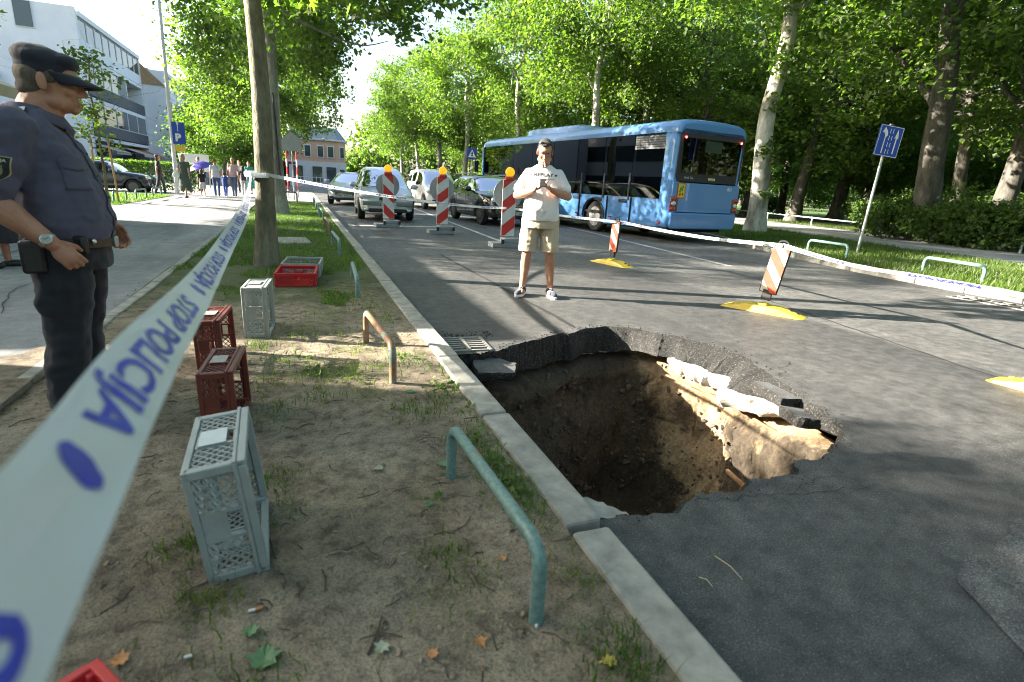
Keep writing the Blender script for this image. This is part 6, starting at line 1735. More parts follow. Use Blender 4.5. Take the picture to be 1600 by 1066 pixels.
    F = frame((.5, .0, 1.383), (0, 1, 0), (0, 0, 1))
    vs, fs = text_geo("REPLAY", .05, .0010, 1.3); on_chest([F @ p for p in vs], fs, "chest_lettering", M_ink)
    star = [(.02 * (1 if k % 2 == 0 else .42) * math.sin(k * math.pi / 5), .02 * (1 if k % 2 == 0 else .42) * math.cos(k * math.pi / 5)) for k in range(10)]
    for x in (-.138, .138):
        vs = [F @ Vector((x, 0, 0))] + [F @ Vector((x + a, b, 0)) for a, b in star]; on_chest(vs, [(0, 1 + (k + 1) % 10, 1 + k) for k in range(10)], "chest_star", M_ink)
    vs, fs = grid_patch(F @ Matrix.Translation((0, -.045, 0)), .26, .003, 24, 1); on_chest(vs, fs, "chest_line", M_ink)
    vs, fs = grid_patch(F @ Matrix.Translation((0, .045, 0)), .2, .0025, 24, 1); on_chest(vs, fs, "chest_line", mat("faint_print", (.45, .45, .46), .8))
    MB().tube([Vector((.07 * math.cos(t) - .0, .085 * math.sin(t), 1.488 - .03 * max(0, math.cos(t)))) for t in [2 * math.pi * k / 24 for k in range(25)]], .006, 6).build("collar", M_tee, to)
    # shorts
    so = MB()
    torso(so, [(.80, .01, .16, .155, .2, 0), (.88, .01, .155, .15, .198, 0), (.955, .01, .15, .135, .19, 0)], 28)
    for s_ in (-1, 1):
        h, k = Vector((0, s_ * .1, .9)), Vector((.012, s_ * .13, .53)); limb(so, [h, h.lerp(k, .5), k], [.118, .112, .108])
    sm_ = remesh(so, .008, 4, folds(.009, (8, 8, 13), 8))
    for v in sm_.vertices:
        if v.co.z < .535: v.co.z = .535 + (v.co.z - .535) * .1
    sho = part("shorts", sm_, M_shorts, body)
    for s_ in (-1, 1): MB().tube([(.14, s_ * .11, .9), (.09, s_ * .185, .82)], .004, 5).build("pocket_seam", mat("seam_beige", (.3, .25, .18), .9), sho)
    for s_ in (-1, 1):
        shoe("shoe", (-.02, s_ * .165), (1, s_ * .35), body, M_shoe, M_sole)
    # the phone
    ph_ = MB().box((0, 0, 0), (.074, .15, .009)).build("mobile_phone", M_dark, None, bevel=.004)
    W = Matrix.Translation(body.location) @ Matrix.Rotation(R(-113), 4, 'Z')
    ph_.matrix_world = W @ Matrix.Translation((.335, 0, 1.295)) @ Matrix.Rotation(R(32), 4, 'Y') @ Matrix.Rotation(R(90), 4, 'Z') @ Matrix.Rotation(0, 4, 'X')
    tag(ph_, "dark mobile phone held in both hands by the man in white", "phone")
    return body
man_with_phone()

# ---- the police officer
def officer():
    sk = MB()
    Q = Matrix.Rotation(R(6), 3, 'Z') @ Matrix.Rotation(R(3), 3, 'Y'); hc = (.05, .0, 1.585); S = 1.11
    head(sk, hc, Q, S, 1.3)
    limb(sk, [(-.05, 0, 1.34), (-.02, 0, 1.42), (.01, 0, 1.49)], [.11, .09, .085])
    torso(sk, [(.85, 0, .1, .1, .15, 0), (1.1, .02, .13, .1, .16, 0), (1.3, 0, .12, .11, .17, 0), (1.40, -.03, .09, .09, .14, 0), (1.44, -.03, .06, .06, .07, 0)])
    sR, eR, wR = Vector((-.05, -.21, 1.36)), Vector((-.155, -.285, 1.075)), Vector((.045, -.285, .885))
    sL, eL, wL = Vector((-.03, .21, 1.36)), Vector((-.07, .29, 1.08)), Vector((.13, .27, .93))
    for sh, e, w in ((sR, eR, wR), (sL, eL, wL)):
        limb(sk, [sh, sh.lerp(e, .5), e], [.066, .06, .05]); limb(sk, [e, e.lerp(w, .3), e.lerp(w, .7), w], [.052, .058, .043, .033])
    hand(sk, wR, (.62, .02, -.75), 1, (-.3, .95, -.1), (36, 40, 25), .03, 1.08, 1)
    hand(sk, wL, (.55, -.05, -.8), 1, (-.3, -.95, -.1), (30, 35, 25), .03, 1.08, -1)
    for s_ in (-1, 1):
        h, k, a = Vector((0, s_ * .1, .88)), Vector((.0, s_ * .115, .48)), Vector((-.03, s_ * .12, .09))
        limb(sk, [h, h.lerp(k, .5), k], [.09, .075, .055]); limb(sk, [k, k.lerp(a, .3), a], [.055, .055, .036])
    body = part("person", remesh(sk, .0048, 3), M_skin, None)
    body.location = (-1.035, 3.12, .07); body.rotation_euler = (0, 0, R(2)); body.scale = (.95, .95, .95)
    tag(body, "police officer in navy uniform and cap standing at the left edge, seen side-on", "person")
    face_bits(body, hc, Q, S, M_greyhair)
    c = Vector(hc); P = lambda x, y, z: c + Q @ (Vector((x, y, z)) * S)
    hr = MB(); hr.ell(P(-.03, 0, .02), (.094, .0875, .083), 20, 14, Q); hr.ell(P(-.055, 0, -.03), (.062, .075, .055), 16, 12, Q)
    for y in (-1, 1): hr.ell(P(.012, y * .070, .018), (.033, .012, .031), 12, 8, Q)
    part("hair", remesh(hr, .006, 2), M_greyhair, body)
    # cap: soft crown with a brim
    cp = MB(); cp.ell(P(-.018, 0, .078), (.112, .096, .062), 24, 14, Q @ rot_about('Y', 10)); cp.lathe([(.093, -.03), (.096, .0), (.097, .028), (.092, .05)], P(-.012, 0, .045), 28, Q @ Matrix(((1.12, 0, 0), (0, .92, 0), (0, 0, 1))))
    cp.ell(P(.05, 0, .08), (.06, .08, .042), 18, 10, Q)
    co_ = part("cap", remesh(cp, .006, 4, folds(.003, (20, 20, 20), 2)), M_pcap, body)
    vs, fs = [], []
    for i in range(15):
        t = R(-78 + 156 * i / 14)
        for j in range(5):
            u = j / 4; r0 = .097; ext = .088 * math.cos(t * .92) ** .8 * u
            vs.append(P(-.012 + r0 * 1.1 * math.cos(t) + ext, .094 * math.sin(t) * (1 - .12 * u), .03 - .030 * u - .016 * (math.sin(t) ** 2) * u + .004))
    for i in range(14):
        for j in range(4): a = i * 5 + j; fs.append((a, a + 1, a + 6, a + 5))
    br = MB().add(vs, fs).build("brim", M_pcap, co_, smooth=179); sm = br.modifiers.new("s", 'SOLIDIFY'); sm.thickness = .006
    # shirt
    ts = MB()
    torso(ts, [(.85, .02, .175, .165, .212, 0), (.92, .03, .18, .165, .218, 0), (1.0, .035, .182, .165, .22, 0), (1.1, .025, .172, .165, .218, 0), (1.2, .005, .16, .165, .215, 0), (1.3, -.015, .145, .16, .22, 0), (1.37, -.035, .12, .135, .2, 0), (1.42, -.04, .1, .115, .15, 0), (1.455, -.035, .09, .1, .105, 0)], 36)
    for s_, sh, e in ((-1, sR, eR), (1, sL, eL)):
        m_ = sh.lerp(e, .82); limb(ts, [sh, sh.lerp(m_, .5), m_], [.094, .09, .093])
    tm = remesh(ts, .008, 4, folds(.012, (9, 9, 14), 5)); to = part("shirt", tm, M_pshirt, body); tb = bvh(tm)
    def put(vs, fs, d, name, m, off=.004, thick=None, parent=None):
        v2, f2 = drape(vs, fs, tb, d, off); o = MB().add(v2, f2).build(name, m, parent or to, smooth=60)
        if thick: q = o.modifiers.new("s", 'SOLIDIFY'); q.thickness = thick; q.offset = 1
        return o
    # sleeve patch on the right arm
    dS = Vector((.0, 1, -.12)).normalized()
    def shield(x, y): 
        k = 1 - .95 * max(0, (-y) / .055) ** 2.2 if y < 0 else 1 + .1 * y / .05
        return (x * max(.05, k), y)
    FS = frame((-.085, -.8, 1.255), (1, 0, -.1), (.1, 0, 1))
    vs, fs = grid_patch(FS, .088, .105, 12, 12, shield); put(vs, fs, dS, "sleeve_patch", mat("patch_gold", (.42, .36, .16), .7), .004)
    vs, fs = grid_patch(FS, .080, .097, 12, 12, shield); po = put(vs, fs, dS, "patch_field", mat("patch_black", (.015, .016, .022), .8), .0055)
    vs, fs = text_geo("POLICIJA", .0165, .0004, 1.0); put([FS @ (p + Vector((0, .034, 0))) for p in vs], fs, dS, "patch_lettering", mat("patch_letter", (.6, .58, .45), .7), .007)
    vs, fs = grid_patch(FS @ Matrix.Translation((0, -.008, 0)), .044, .046, 10, 10, lambda x, y: (x * (1 - .5 * max(0, -y / .023) ** 2), y)); put(vs, fs, dS, "patch_crest", mat("patch_crest", (.3, .3, .1), .7, color2=(.1, .12, .08), vscale=160, coords='obj'), .0068)
    vs, fs = grid_patch(FS @ Matrix.Translation((0, .006, 0)), .016, .022, 4, 4); put(vs, fs, dS, "patch_checks", mat("patch_checks", (.5, .06, .05), .7), .008)
    # shoulder strap with bars
    dZ = Vector((0, .15, -1)).normalized()
    FT = frame((-.045, -.165, 1.8), (0, -1, -.0), (1, 0, 0))
    vs, fs = grid_patch(FT, .13, .058, 8, 6); ep = put(vs, fs, dZ, "shoulder_strap", M_pcap, .006, .004)
    for k in (-.02, .012): vs, fs = grid_patch(FT @ Matrix.Translation((k + .02, 0, 0)), .017, .046, 4, 6); put(vs, fs, dZ, "rank_bar", mat("silver_bar", (.6, .6, .62), .5), .0125, None)
    # breast pocket, flap, placket and buttons
    dF = Vector((-1, .55, 0)).normalized()
    FP = frame((.9, -.60, 1.185), (-dF.cross(Vector((0, 0, 1)))).normalized(), (0, 0, 1))
    FP = frame((.9, -.57, 1.18), (.48, .87, 0), (0, 0, 1))
    vs, fs = grid_patch(FP, .12, .125, 8, 8); put(vs, fs, dF, "breast_pocket", M_pshirt, .003, .004)
    vs, fs = grid_patch(FP @ Matrix.Translation((0, .055, 0)), .128, .045, 8, 4, lambda x, y: (x, y - .012 * (1 - abs(x) / .064) * (y < 0))); put(vs, fs, dF, "pocket_flap", M_pshirt, .009, .004)
    FB = frame((.9, 0, 1.1), (0, 1, 0), (0, 0, 1)); vs, fs = grid_patch(FB, .035, .56, 3, 30); put(vs, fs, (-1, 0, 0), "placket", M_pshirt, .004, .003)
    for k in range(6):
        h = tb.ray_cast(Vector((1, 0, .88 + .1 * k)), Vector((-1, 0, 0)))[0]
        if h: MB().ell(h + Vector((.008, 0, 0)), (.004, .006, .006), 10, 6).build("button", M_dark, to, smooth=179)
    # collar
    cl = MB(); vs, fs = [], []
    for i in range(25):
        t = R(-165 + 330 * i / 24); c_, s_ = math.cos(t), math.sin(t); op = max(0, c_) ** 3
        for j, (r, z) in enumerate(((.086, 1.475), (.096, 1.482), (.113, 1.455), (.125 + .02 * op, 1.43 - .03 * op))): vs.append((-.03 + r * c_ * 1.02, r * s_, z - .025 * max(0, c_)))
    for i in range(24):
        for j in range(3): a = i * 4 + j; fs.append((a, a + 1, a + 5, a + 4))
    q = cl.add(vs, fs).build("collar", M_pshirt, to, smooth=60); sm = q.modifiers.new("s", 'SOLIDIFY'); sm.thickness = .004
    # trousers
    tr = MB()
    torso(tr, [(.74, .015, .165, .165, .205, 0), (.80, .02, .168, .165, .206, 0), (.90, .022, .168, .158, .206, 0)], 32)
    for s_ in (-1, 1):
        h, k, a = Vector((0.0, s_ * .105, .84)), Vector((.0, s_ * .12, .48)), Vector((-.035, s_ * .125, .05))
        limb(tr, [h, h.lerp(k, .5) + Vector((.01, s_ * .008, 0)), k, k.lerp(a, .45) + Vector((-.01, 0, 0)), a], [.125, .118, .094, .093, .098])
    for s_ in (-1, 1): tr.ell((-.01, s_ * .205, .60), (.075, .03, .09), 14, 10)
    tro = part("trousers", remesh(tr, .009, 4, folds(.014, (8, 8, 11), 1)), M_ptrous, body)
    # belt with pouches
    bl = MB(); vs, fs = [], []; n = 40
    for z, g_ in ((.845, 0), (.85, .006), (.888, .006), (.893, 0)):
        for j in range(n):
            a = 2 * math.pi * j / n; c_, s_ = math.cos(a), math.sin(a); vs.append((.025 + (.182 if c_ > 0 else .172) * c_ + g_ * c_, (.218 + g_) * s_, z + .012 - .012 * c_))
    for l in range(3):
        for j in range(n): fs.append((l * n + j, l * n + (j + 1) % n, (l + 1) * n + (j + 1) % n, (l + 1) * n + j))
    b_ = bl.add(vs, fs).build("belt", M_brownbelt, body, smooth=40); sm = b_.modifiers.new("s", 'SOLIDIFY'); sm.thickness = .008
    MB().box((.216, 0, .868), (.012, .06, .05)).build("buckle", M_poleg, b_, bevel=.006)
    MB().box((.12, -.2, .872), (.07, .035, .085), Matrix.Rotation(R(-32), 3, 'Z')).build("pouch", M_leather, b_, bevel=.012)
    MB().ell((.165, -.165, .885), (.012, .012, .012), 12, 8).build("press_stud", M_chrome, b_, smooth=179)
    MB().box((-.05, -.235, .82), (.09, .04, .15), Matrix.Rotation(R(6), 3, 'Z')).build("holster", M_leather, b_, bevel=.015)
    # watch on the right wrist
    ax = (wR - eR).normalized(); wp = wR - ax * .025; rot = ax.to_track_quat('Z', 'Y').to_matrix()
    w_ = MB().lathe([(.036, -.011), (.039, -.006), (.039, .006), (.036, .011)], wp, 24, rot).build("watch", mat("watch_steel", (.55, .54, .5), .3, metal=.9), body, smooth=40)
    on = Vector((.15, -1, .25)); on = (on - ax * on.dot(ax)).normalized(); rw_ = on.to_track_quat('Z', 'Y').to_matrix()
    MB().lathe([(.021, .026), (.023, .034), (.022, .042), (.019, .043)], wp, 24, rw_).build("watch_case", MATS["watch_steel"], w_, smooth=40)
    MB().lathe([(.0185, .0435), (.0001, .0435)], wp, 24, rw_).build("watch_face", mat("watch_face", (.7, .72, .66), .3), w_)
    for an, l_ in ((40, .013), (160, .010)):
        p0 = wp + on * .0445; v = rw_ @ Vector((math.cos(R(an)), math.sin(R(an)), 0)); MB().bar(p0, p0 + v * l_, .002, .001, on).build("watch_hand", M_ink, w_)
    for s_ in (-1, 1): shoe("shoe", (-.04, s_ * .125), (1, s_ * .15), body, M_leather, M_dark)
    return body
officer()

# ---- small figures on the far pavement
def walker(loc, rz, h, label, skin=M_skin2, top=None, bottom=None, kind='trousers', hair=M_hair, stride=.16, long_hair=False, arms=.08, child=False, sleeve=.5, extra=None, heavy=1.0):
    k_ = h / 1.75; sk = MB(); hs = 1.22 if child else 1.0
    s = lambda *p: Vector(p) * k_
    hc = s(.02, 0, 1.63 if not child else 1.6); I = Matrix.Identity(3)
    head(sk, hc, I, k_ * hs * 1.0)
    limb(sk, [s(0, 0, 1.42), s(.01, 0, 1.54)], [.06 * k_, .055 * k_])
    torso(sk, [(.9 * k_, 0, .09 * k_, .09 * k_, .14 * k_, 0), (1.2 * k_, 0, .1 * k_, .1 * k_, .14 * k_, 0), (1.4 * k_, 0, .08 * k_, .08 * k_, .14 * k_, 0), (1.46 * k_, 0, .05 * k_, .05 * k_, .06 * k_, 0)], 16)
    A = []
    for sd in (-1, 1):
        sh, e, w = s(0, sd * .17, 1.4), s(-.03 + sd * arms, sd * .23, 1.12), s(.06 + sd * arms * 2.2, sd * .24, .9)
        limb(sk, [sh, e], [.048 * k_, .04 * k_], 10); limb(sk, [e, w], [.04 * k_, .028 * k_], 10); sk.ell(w + s(.02, 0, -.07), (.025 * k_, .02 * k_, .06 * k_), 10, 8); A.append((sh, e))
    LG = []
    for sd in (-1, 1):
        st_ = stride * sd; h_, kn, an = s(0, sd * .09, .92), s(st_ * .7 + .03, sd * .09, .5), s(st_ * 1.1 - (.06 if st_ < 0 else 0), sd * .085, .08)
        limb(sk, [h_, kn], [.085 * k_, .055 * k_], 10); limb(sk, [kn, kn.lerp(an, .35) + s(-.01, 0, 0), an], [.055 * k_, .052 * k_, .034 * k_], 10); sk.ell(an + s(.05, 0, -.045), (.11 * k_, .04 * k_, .035 * k_), 12, 8); LG.append((h_, kn, an))
    body = part("person", remesh(sk, .014, 2), skin, None); body.location = loc; body.rotation_euler = (0, 0, rz); tag(body, label, "person")
    hr = MB(); hr.ell(hc + s(-.03, 0, .05), (.095 * k_ * hs, .085 * k_ * hs, .085 * k_ * hs), 14, 10)
    if long_hair: hr.ell(hc + s(-.06, 0, -.09), (.05 * k_ * hs, .08 * k_ * hs, .16 * k_), 12, 10)
    hr.build("hair", hair, body, smooth=179)
    ts = MB(); zb = .9 if kind != 'dress' else .5
    lv = [(1.1 * k_, 0, .125 * k_ * heavy, .12 * k_, .165 * k_ * heavy, 0), (1.3 * k_, 0, .125 * k_, .12 * k_, .175 * k_, 0), (1.42 * k_, 0, .09 * k_, .09 * k_, .14 * k_, 0), (1.47 * k_, 0, .065 * k_, .065 * k_, .075 * k_, 0)]
    low = [(.88 * k_, 0, .135 * k_ * heavy, .13 * k_, .175 * k_ * heavy, 0)] if kind != 'dress' else [(.3 * k_, 0, .24 * k_, .2 * k_, .27 * k_, 0), (.6 * k_, 0, .2 * k_, .17 * k_, .23 * k_, 0), (.92 * k_, 0, .15 * k_, .15 * k_, .19 * k_, 0)]
    torso(ts, low + lv, 18)
    for sh, e in A:
        if sleeve: limb(ts, [sh, sh.lerp(e, sleeve * 1.1)], [.07 * k_, .065 * k_], 10)
    part("dress" if kind == 'dress' else "top", remesh(ts, .016, 2, folds(.006, (8, 8, 12))), top, body)
    if kind in ('trousers', 'shorts'):
        tr = MB(); torso(tr, [(.82 * k_, 0, .13 * k_ * heavy, .13 * k_, .17 * k_ * heavy, 0), (.95 * k_, 0, .12 * k_ * heavy, .12 * k_, .16 * k_ * heavy, 0)], 16)
        for h_, kn, an in LG:
            pts = [h_, kn, an] if kind == 'trousers' else [h_, h_.lerp(kn, .85)]; limb(tr, pts, ([.1, .075, .06] if kind == 'trousers' else [.105, .1]) and [x * k_ for x in ([.1, .075, .06] if kind == 'trousers' else [.105, .1])], 10)
        part(kind, remesh(tr, .015, 2, folds(.006, (8, 8, 12), 4)), bottom, body)
    elif kind == 'skirt':
        tr = MB(); torso(tr, [(.5 * k_, .02 * k_, .2 * k_, .17 * k_, .22 * k_, 0), (.75 * k_, 0, .17 * k_, .15 * k_, .2 * k_, 0), (.96 * k_, 0, .12 * k_, .12 * k_, .15 * k_, 0)], 18); part("skirt", remesh(tr, .015, 2, folds(.008, (14, 14, 3), 4)), bottom, body)
    for q, (h_, kn, an) in enumerate(LG): MB().ell(an + s(.05, 0, -.045), (.125 * k_, .048 * k_, .045 * k_), 12, 8).build("shoe", M_dark if not child else M_sole, body, smooth=179)
    return body
GP = "walkers on the left pavement"
C = lambda n, c: cloth(n, c)
wl = [
    ((-4.28, 26.0, .08), R(75), 1.68, "woman in a long dark green dress carrying a white bag", dict(top=C("dress_green", (.05, .075, .06)), kind='dress', long_hair=True, hair=mat("blonde_grey", (.3, .22, .14), .7))),
    ((-5.75, 29.0, .08), R(20), 1.66, "woman in black top and dark jeans beside the navy hatchback", dict(top=C("top_black", (.015, .015, .017)), bottom=C("jeans_dark", (.03, .035, .05)), long_hair=True, skin=M_skin)),
    ((-3.95, 28.0, .08), R(100), 1.15, "small child in black top and white skirt walking away", dict(top=C("top_black", (.02, .02, .02)), bottom=C("skirt_white", (.6, .58, .58)), kind='skirt', child=True, long_hair=True)),
    ((-3.52, 29.0, .08), R(95), 1.62, "woman in pale top and blue jeans, walking away between two children", dict(top=C("top_pale", (.55, .58, .6)), bottom=C("jeans_blue", (.05, .09, .17)), heavy=1.15, hair=mat("brown_hair", (.12, .07, .04), .7))),
    ((-3.12, 28.6, .08), R(85), 1.05, "small child in blue clothes beside the woman in pale top", dict(top=C("blue_clothes", (.04, .09, .35)), bottom=C("blue_clothes", (.04, .09, .35)), child=True)),
    ((-2.85, 29.6, .08), R(-95), 1.72, "bald man in pink shirt and jeans walking towards the camera", dict(top=C("shirt_pink", (.62, .4, .4)), bottom=C("jeans_mid", (.1, .14, .22)), hair=M_skin2)),
    ((-2.55, 31.0, .08), R(90), 1.4, "child with a dark backpack walking beside the near tree", dict(top=C("backpack_dark", (.05, .035, .06)), bottom=C("leggings_grey", (.4, .4, .42)), child=True, long_hair=True)),
    ((-2.45, 33.4, .08), R(-90), 1.66, "woman in a teal dress next to the near tree trunk", dict(top=C("dress_teal", (.05, .3, .25)), kind='dress', long_hair=True)),
    ((-3.0, 34.5, .08), R(-90), 1.7, "woman in white top farther back among the walkers", dict(top=C("top_white", (.65, .62, .62)), bottom=C("trousers_dk", (.05, .05, .06)), long_hair=True, hair=mat("brown_hair", (.12, .07, .04), .7))),
    ((-4.9, 34.0, .08), R(-90), 1.74, "man in dark clothes behind the blue umbrella", dict(top=C("top_navy", (.03, .035, .06)), bottom=C("trousers_dk", (.05, .05, .06)))),
]
for loc, rz, h, lab, kw in wl:
    o = walker(loc, rz, h, lab, **kw); o['group'] = GP
lw = walker((-3.12, 7.6, .08), R(20), 1.68, "woman in dark floral dress, cut off by the left edge behind the officer", top=cloth("floral_dress", (.02, .02, .03)), kind='dress', long_hair=True, stride=.06)
MATS["floral_dress"].node_tree.nodes["Principled BSDF"].inputs["Roughness"].default_value = .9
pz = walker((0, 0, 0), 0, 1.3, "passenger sitting by a window in the middle of the bus", top=cloth("passenger_top", (.25, .16, .14)), bottom=cloth("trousers_dk", (.05, .05, .06)), stride=.02)
BWm = Matrix.Translation(bus.location) @ Matrix.Rotation(bus.rotation_euler.z, 4, 'Z')
pz.matrix_world = BWm @ Matrix.Translation((4.5, .85, .68))
# white shoulder bag and blue umbrella
bg = MB(); bg.ell((0, 0, .0), (.13, .06, .13)); bo = bg.build("shoulder_bag", mat("bag_white", (.7, .7, .68), .5), None, smooth=179); bo.location = (-4.55, 25.9, .95); tag(bo, "white shoulder bag hanging from the woman in the green dress", "bag")
MB().tube([(0, 0, .1), (.12, .0, .5), (.2, 0, .1)], .01, 6).build("strap", MATS["bag_white"], bo)
um = empty("umbrella", (-4.2, 30.0, 1.25), 0, "open blue umbrella or ball-shaped shade among the walkers", "umbrella")
um['label'] = "open violet-blue umbrella among the walkers by the tall pole"
MB().lathe([(.0001, .32), (.2, .29), (.4, .18), (.52, .0), (.5, .0), (.38, .16), (.0001, .29)], (0, 0, 0), 16, Matrix.Rotation(R(-18), 3, 'Y')).build("canopy", mat("umbrella_blue", (.1, .08, .5), .6), um, smooth=40)
MB().tube([(-.05, 0, .3), (.05, 0, -.4)], .012, 6).build("shaft", M_dark, um)
def gpt(px, py, z=0.0):
    """ground point under photo pixel (survey of the photograph)"""
    d = CAM_M @ Vector(((px - 800) / FPX, -(py - 533) / FPX, -1)); t = (z - CAM_H) / d.z
    return Vector((0, 0, CAM_H)) + d * t
# ------------------------------------------------------------------ plastic crates
def lattice(mb, T, w, h, pitch=.024, bw=.0045, th=.005):
    rect = [(-w / 2, -h / 2), (w / 2, -h / 2), (w / 2, h / 2), (-w / 2, h / 2)]
    n = int((w + h) / pitch / 1.2) + 1
    for sgn in (1, -1):
        for k in range(-n, n + 1):
            c = k * pitch * 1.3
            p = clip(clip(rect, -sgn * 1.0, 1, c + bw * .7), sgn * 1.0, -1, -(c - bw * .7))
            if len(p) >= 3: mb.prism(p, th * (1 if sgn > 0 else .8), T)
def crate(name, a, b, c, m, label_m, label, loc, rot, group=None):
    """inner space a (x) by b (y), depth c; open side +z; origin at the middle of the floor"""
    root = empty(name, loc, 0, label, "crate", group); root.rotation_euler = rot
    fr = MB(); t = .012
    for s_ in (-1, 1):
        fr.box((s_ * (a / 2 - t / 2), 0, c - .012), (t + .008, b, .024)); fr.box((0, s_ * (b / 2 - t / 2), c - .012), (a - 2 * t, t + .008, .024))
        fr.box((s_ * (a / 2 - t / 2), 0, .010), (t, b, .02)); fr.box((0, s_ * (b / 2 - t / 2), .010), (a - 2 * t, t, .02))
        fr.box((s_ * (a / 2 + .003), 0, c - .03), (.008, b + .012, .012)); fr.box((0, s_ * (b / 2 + .003), c - .03), (a + .004, .008, .012))
    fr.build("frame", m, root, bevel=.003)
    for sx in (-1, 1):
        for sy in (-1, 1): MB().box((sx * (a / 2 - .014), sy * (b / 2 - .014), c / 2), (.028, .028, c - .012)).build("corner_post", m, root, bevel=.004)
    hgt = c - .05; zc = c / 2 - .002
    def side(o, xdir, w):
        T = frame(o, xdir, (0, 0, 1)); q = w - .056; pw = q * .36
        for s_ in (-1, 1): l = MB(); lattice(l, T @ Matrix.Translation((s_ * (q / 2 - pw / 2), 0, -.003)), pw, hgt); l.build("lattice_panel", m, root)
        f = MB(); mid = q - 2 * pw
        f.v = []; mb_ = f
        for (x0, y0, ww, hh) in ((0, -hgt * .22, mid, hgt * .56), (0, hgt * .44, mid, hgt * .12)): mb_.prism([(x0 - ww / 2, y0 - hh / 2), (x0 + ww / 2, y0 - hh / 2), (x0 + ww / 2, y0 + hh / 2), (x0 - ww / 2, y0 + hh / 2)], .006, T @ Matrix.Translation((0, 0, -.003)))
        for s_ in (-1, 1): mb_.prism([(s_ * mid / 2 - .005, -hgt / 2), (s_ * mid / 2 + .005, -hgt / 2), (s_ * mid / 2 + .005, hgt / 2), (s_ * mid / 2 - .005, hgt / 2)], .012, T @ Matrix.Translation((0, 0, -.006)))
        mb_.build("handle_panel", m, root)
    side((a / 2 - .006, 0, zc), (0, 1, 0), b); side((-a / 2 + .006, 0, zc), (0, -1, 0), b); side((0, b / 2 - .006, zc), (-1, 0, 0), a); side((0, -b / 2 + .006, zc), (1, 0, 0), a)
    # label plate on two long sides
    for (o, xd) in (((a / 2 + .002, 0, zc - hgt * .1), (0, 1, 0)), ((-a / 2 - .002, 0, zc - hgt * .1), (0, -1, 0))):
        MB().prism([(-b * .13, -hgt * .33), (b * .13, -hgt * .33), (b * .13, hgt * .33), (-b * .13, hgt * .33)], .003, frame(o, xd, (0, 0, 1))).build("label_plate", label_m, root)
    fl = MB(); T = frame((0, 0, .004), (1, 0, 0), (0, 1, 0))
    for sx in (-1, 1):
        for sy in (-1, 1): lattice(fl, T @ Matrix.Translation((sx * (a / 4 - .004), sy * (b / 4 - .004), 0)), a / 2 - .02, b / 2 - .02, .028)
    fl.build("floor_lattice", m, root)
    MB().box((0, 0, .008), (.022, b - .03, .012)).box((0, 0, .0075), (a - .03, .022, .011)).build("floor_rib", m, root)
    return root
M_cgrey = mat("crate_grey", (.30, .335, .32), .45, var=.1, vscale=14, coords='obj', bump=.15, bscale=60)
M_clab = mat("crate_label", (.5, .55, .55), .4, var=.06, vscale=20, coords='obj')
M_cred = mat("crate_darkred", (.15, .03, .02), .5, var=.15, vscale=14, coords='obj', bump=.15, bscale=60)
M_clabr = mat("crate_label_worn", (.5, .42, .38), .6, var=.15, vscale=30, coords='obj')
M_cbright = mat("crate_red", (.5, .02, .025), .4, var=.1, vscale=14, coords='obj')
def stand(x_mid, y0, y1, z, dep, hgt):
    """crate on its side, open towards +x"""
    return (x_mid - dep / 2, (y0 + y1) / 2, z + hgt / 2)
GC = "crates set out along the verge"
E3 = lambda m3: m3.to_euler()
def up_crate(xm, ym, z, a, b, c, tilt, yaw, m, lm, label):
    # local x -> world z, local z (open) -> world +x
    B = Matrix(((0, 0, 1), (0, 1, 0), (-1, 0, 0)))
    Rm = Matrix.Rotation(R(yaw), 3, 'Z') @ Matrix.Rotation(R(tilt), 3, 'Y') @ B
    o = Vector((xm, ym, z)) + Matrix.Rotation(R(yaw), 3, 'Z') @ Matrix.Rotation(R(tilt), 3, 'Y') @ Vector((-c / 2, 0, a / 2))
    return crate("plastic_crate", a, b, c, m, lm, label, o, Rm.to_euler(), GC)
up_crate(-.232, 1.745, .083, .375, .40, .165, -6, 3, M_cgrey, M_clab, "nearest grey plastic crate standing on its side, leaning left")
up_crate(-.375, 2.77, .085, .30, .40, .15, -1, -3, M_cred, M_clabr, "dark red crate on its side just behind the nearest grey crate")
up_crate(-.53, 3.70, .085, .31, .40, .15, -1, -4, M_cred, M_clabr, "dark red crate on its side, the farther of the two dark red ones")
up_crate(-.325, 4.40, .085, .37, .38, .17, 0, -4, M_cgrey, M_clab, "grey crate standing on its side before the nearest tree")
crate("plastic_crate", .41, .56, .145, M_cbright, M_cbright, "bright red crate lying open side up by the nearest tree", (-.065, 6.45, .09), (0, 0, R(-4)), GC)
crate("plastic_crate", .42, .6, .16, M_cgrey, M_cgrey, "grey crate lying open side up behind the bright red one", (.0, 7.05, .09), (0, 0, R(-6)), GC)
crate("plastic_crate", .30, .4, .21, M_cbright, M_cbright, "red crate of which only a corner shows at the bottom left edge", (-.405, .825, .10), (R(2), R(-3), R(38)), GC)

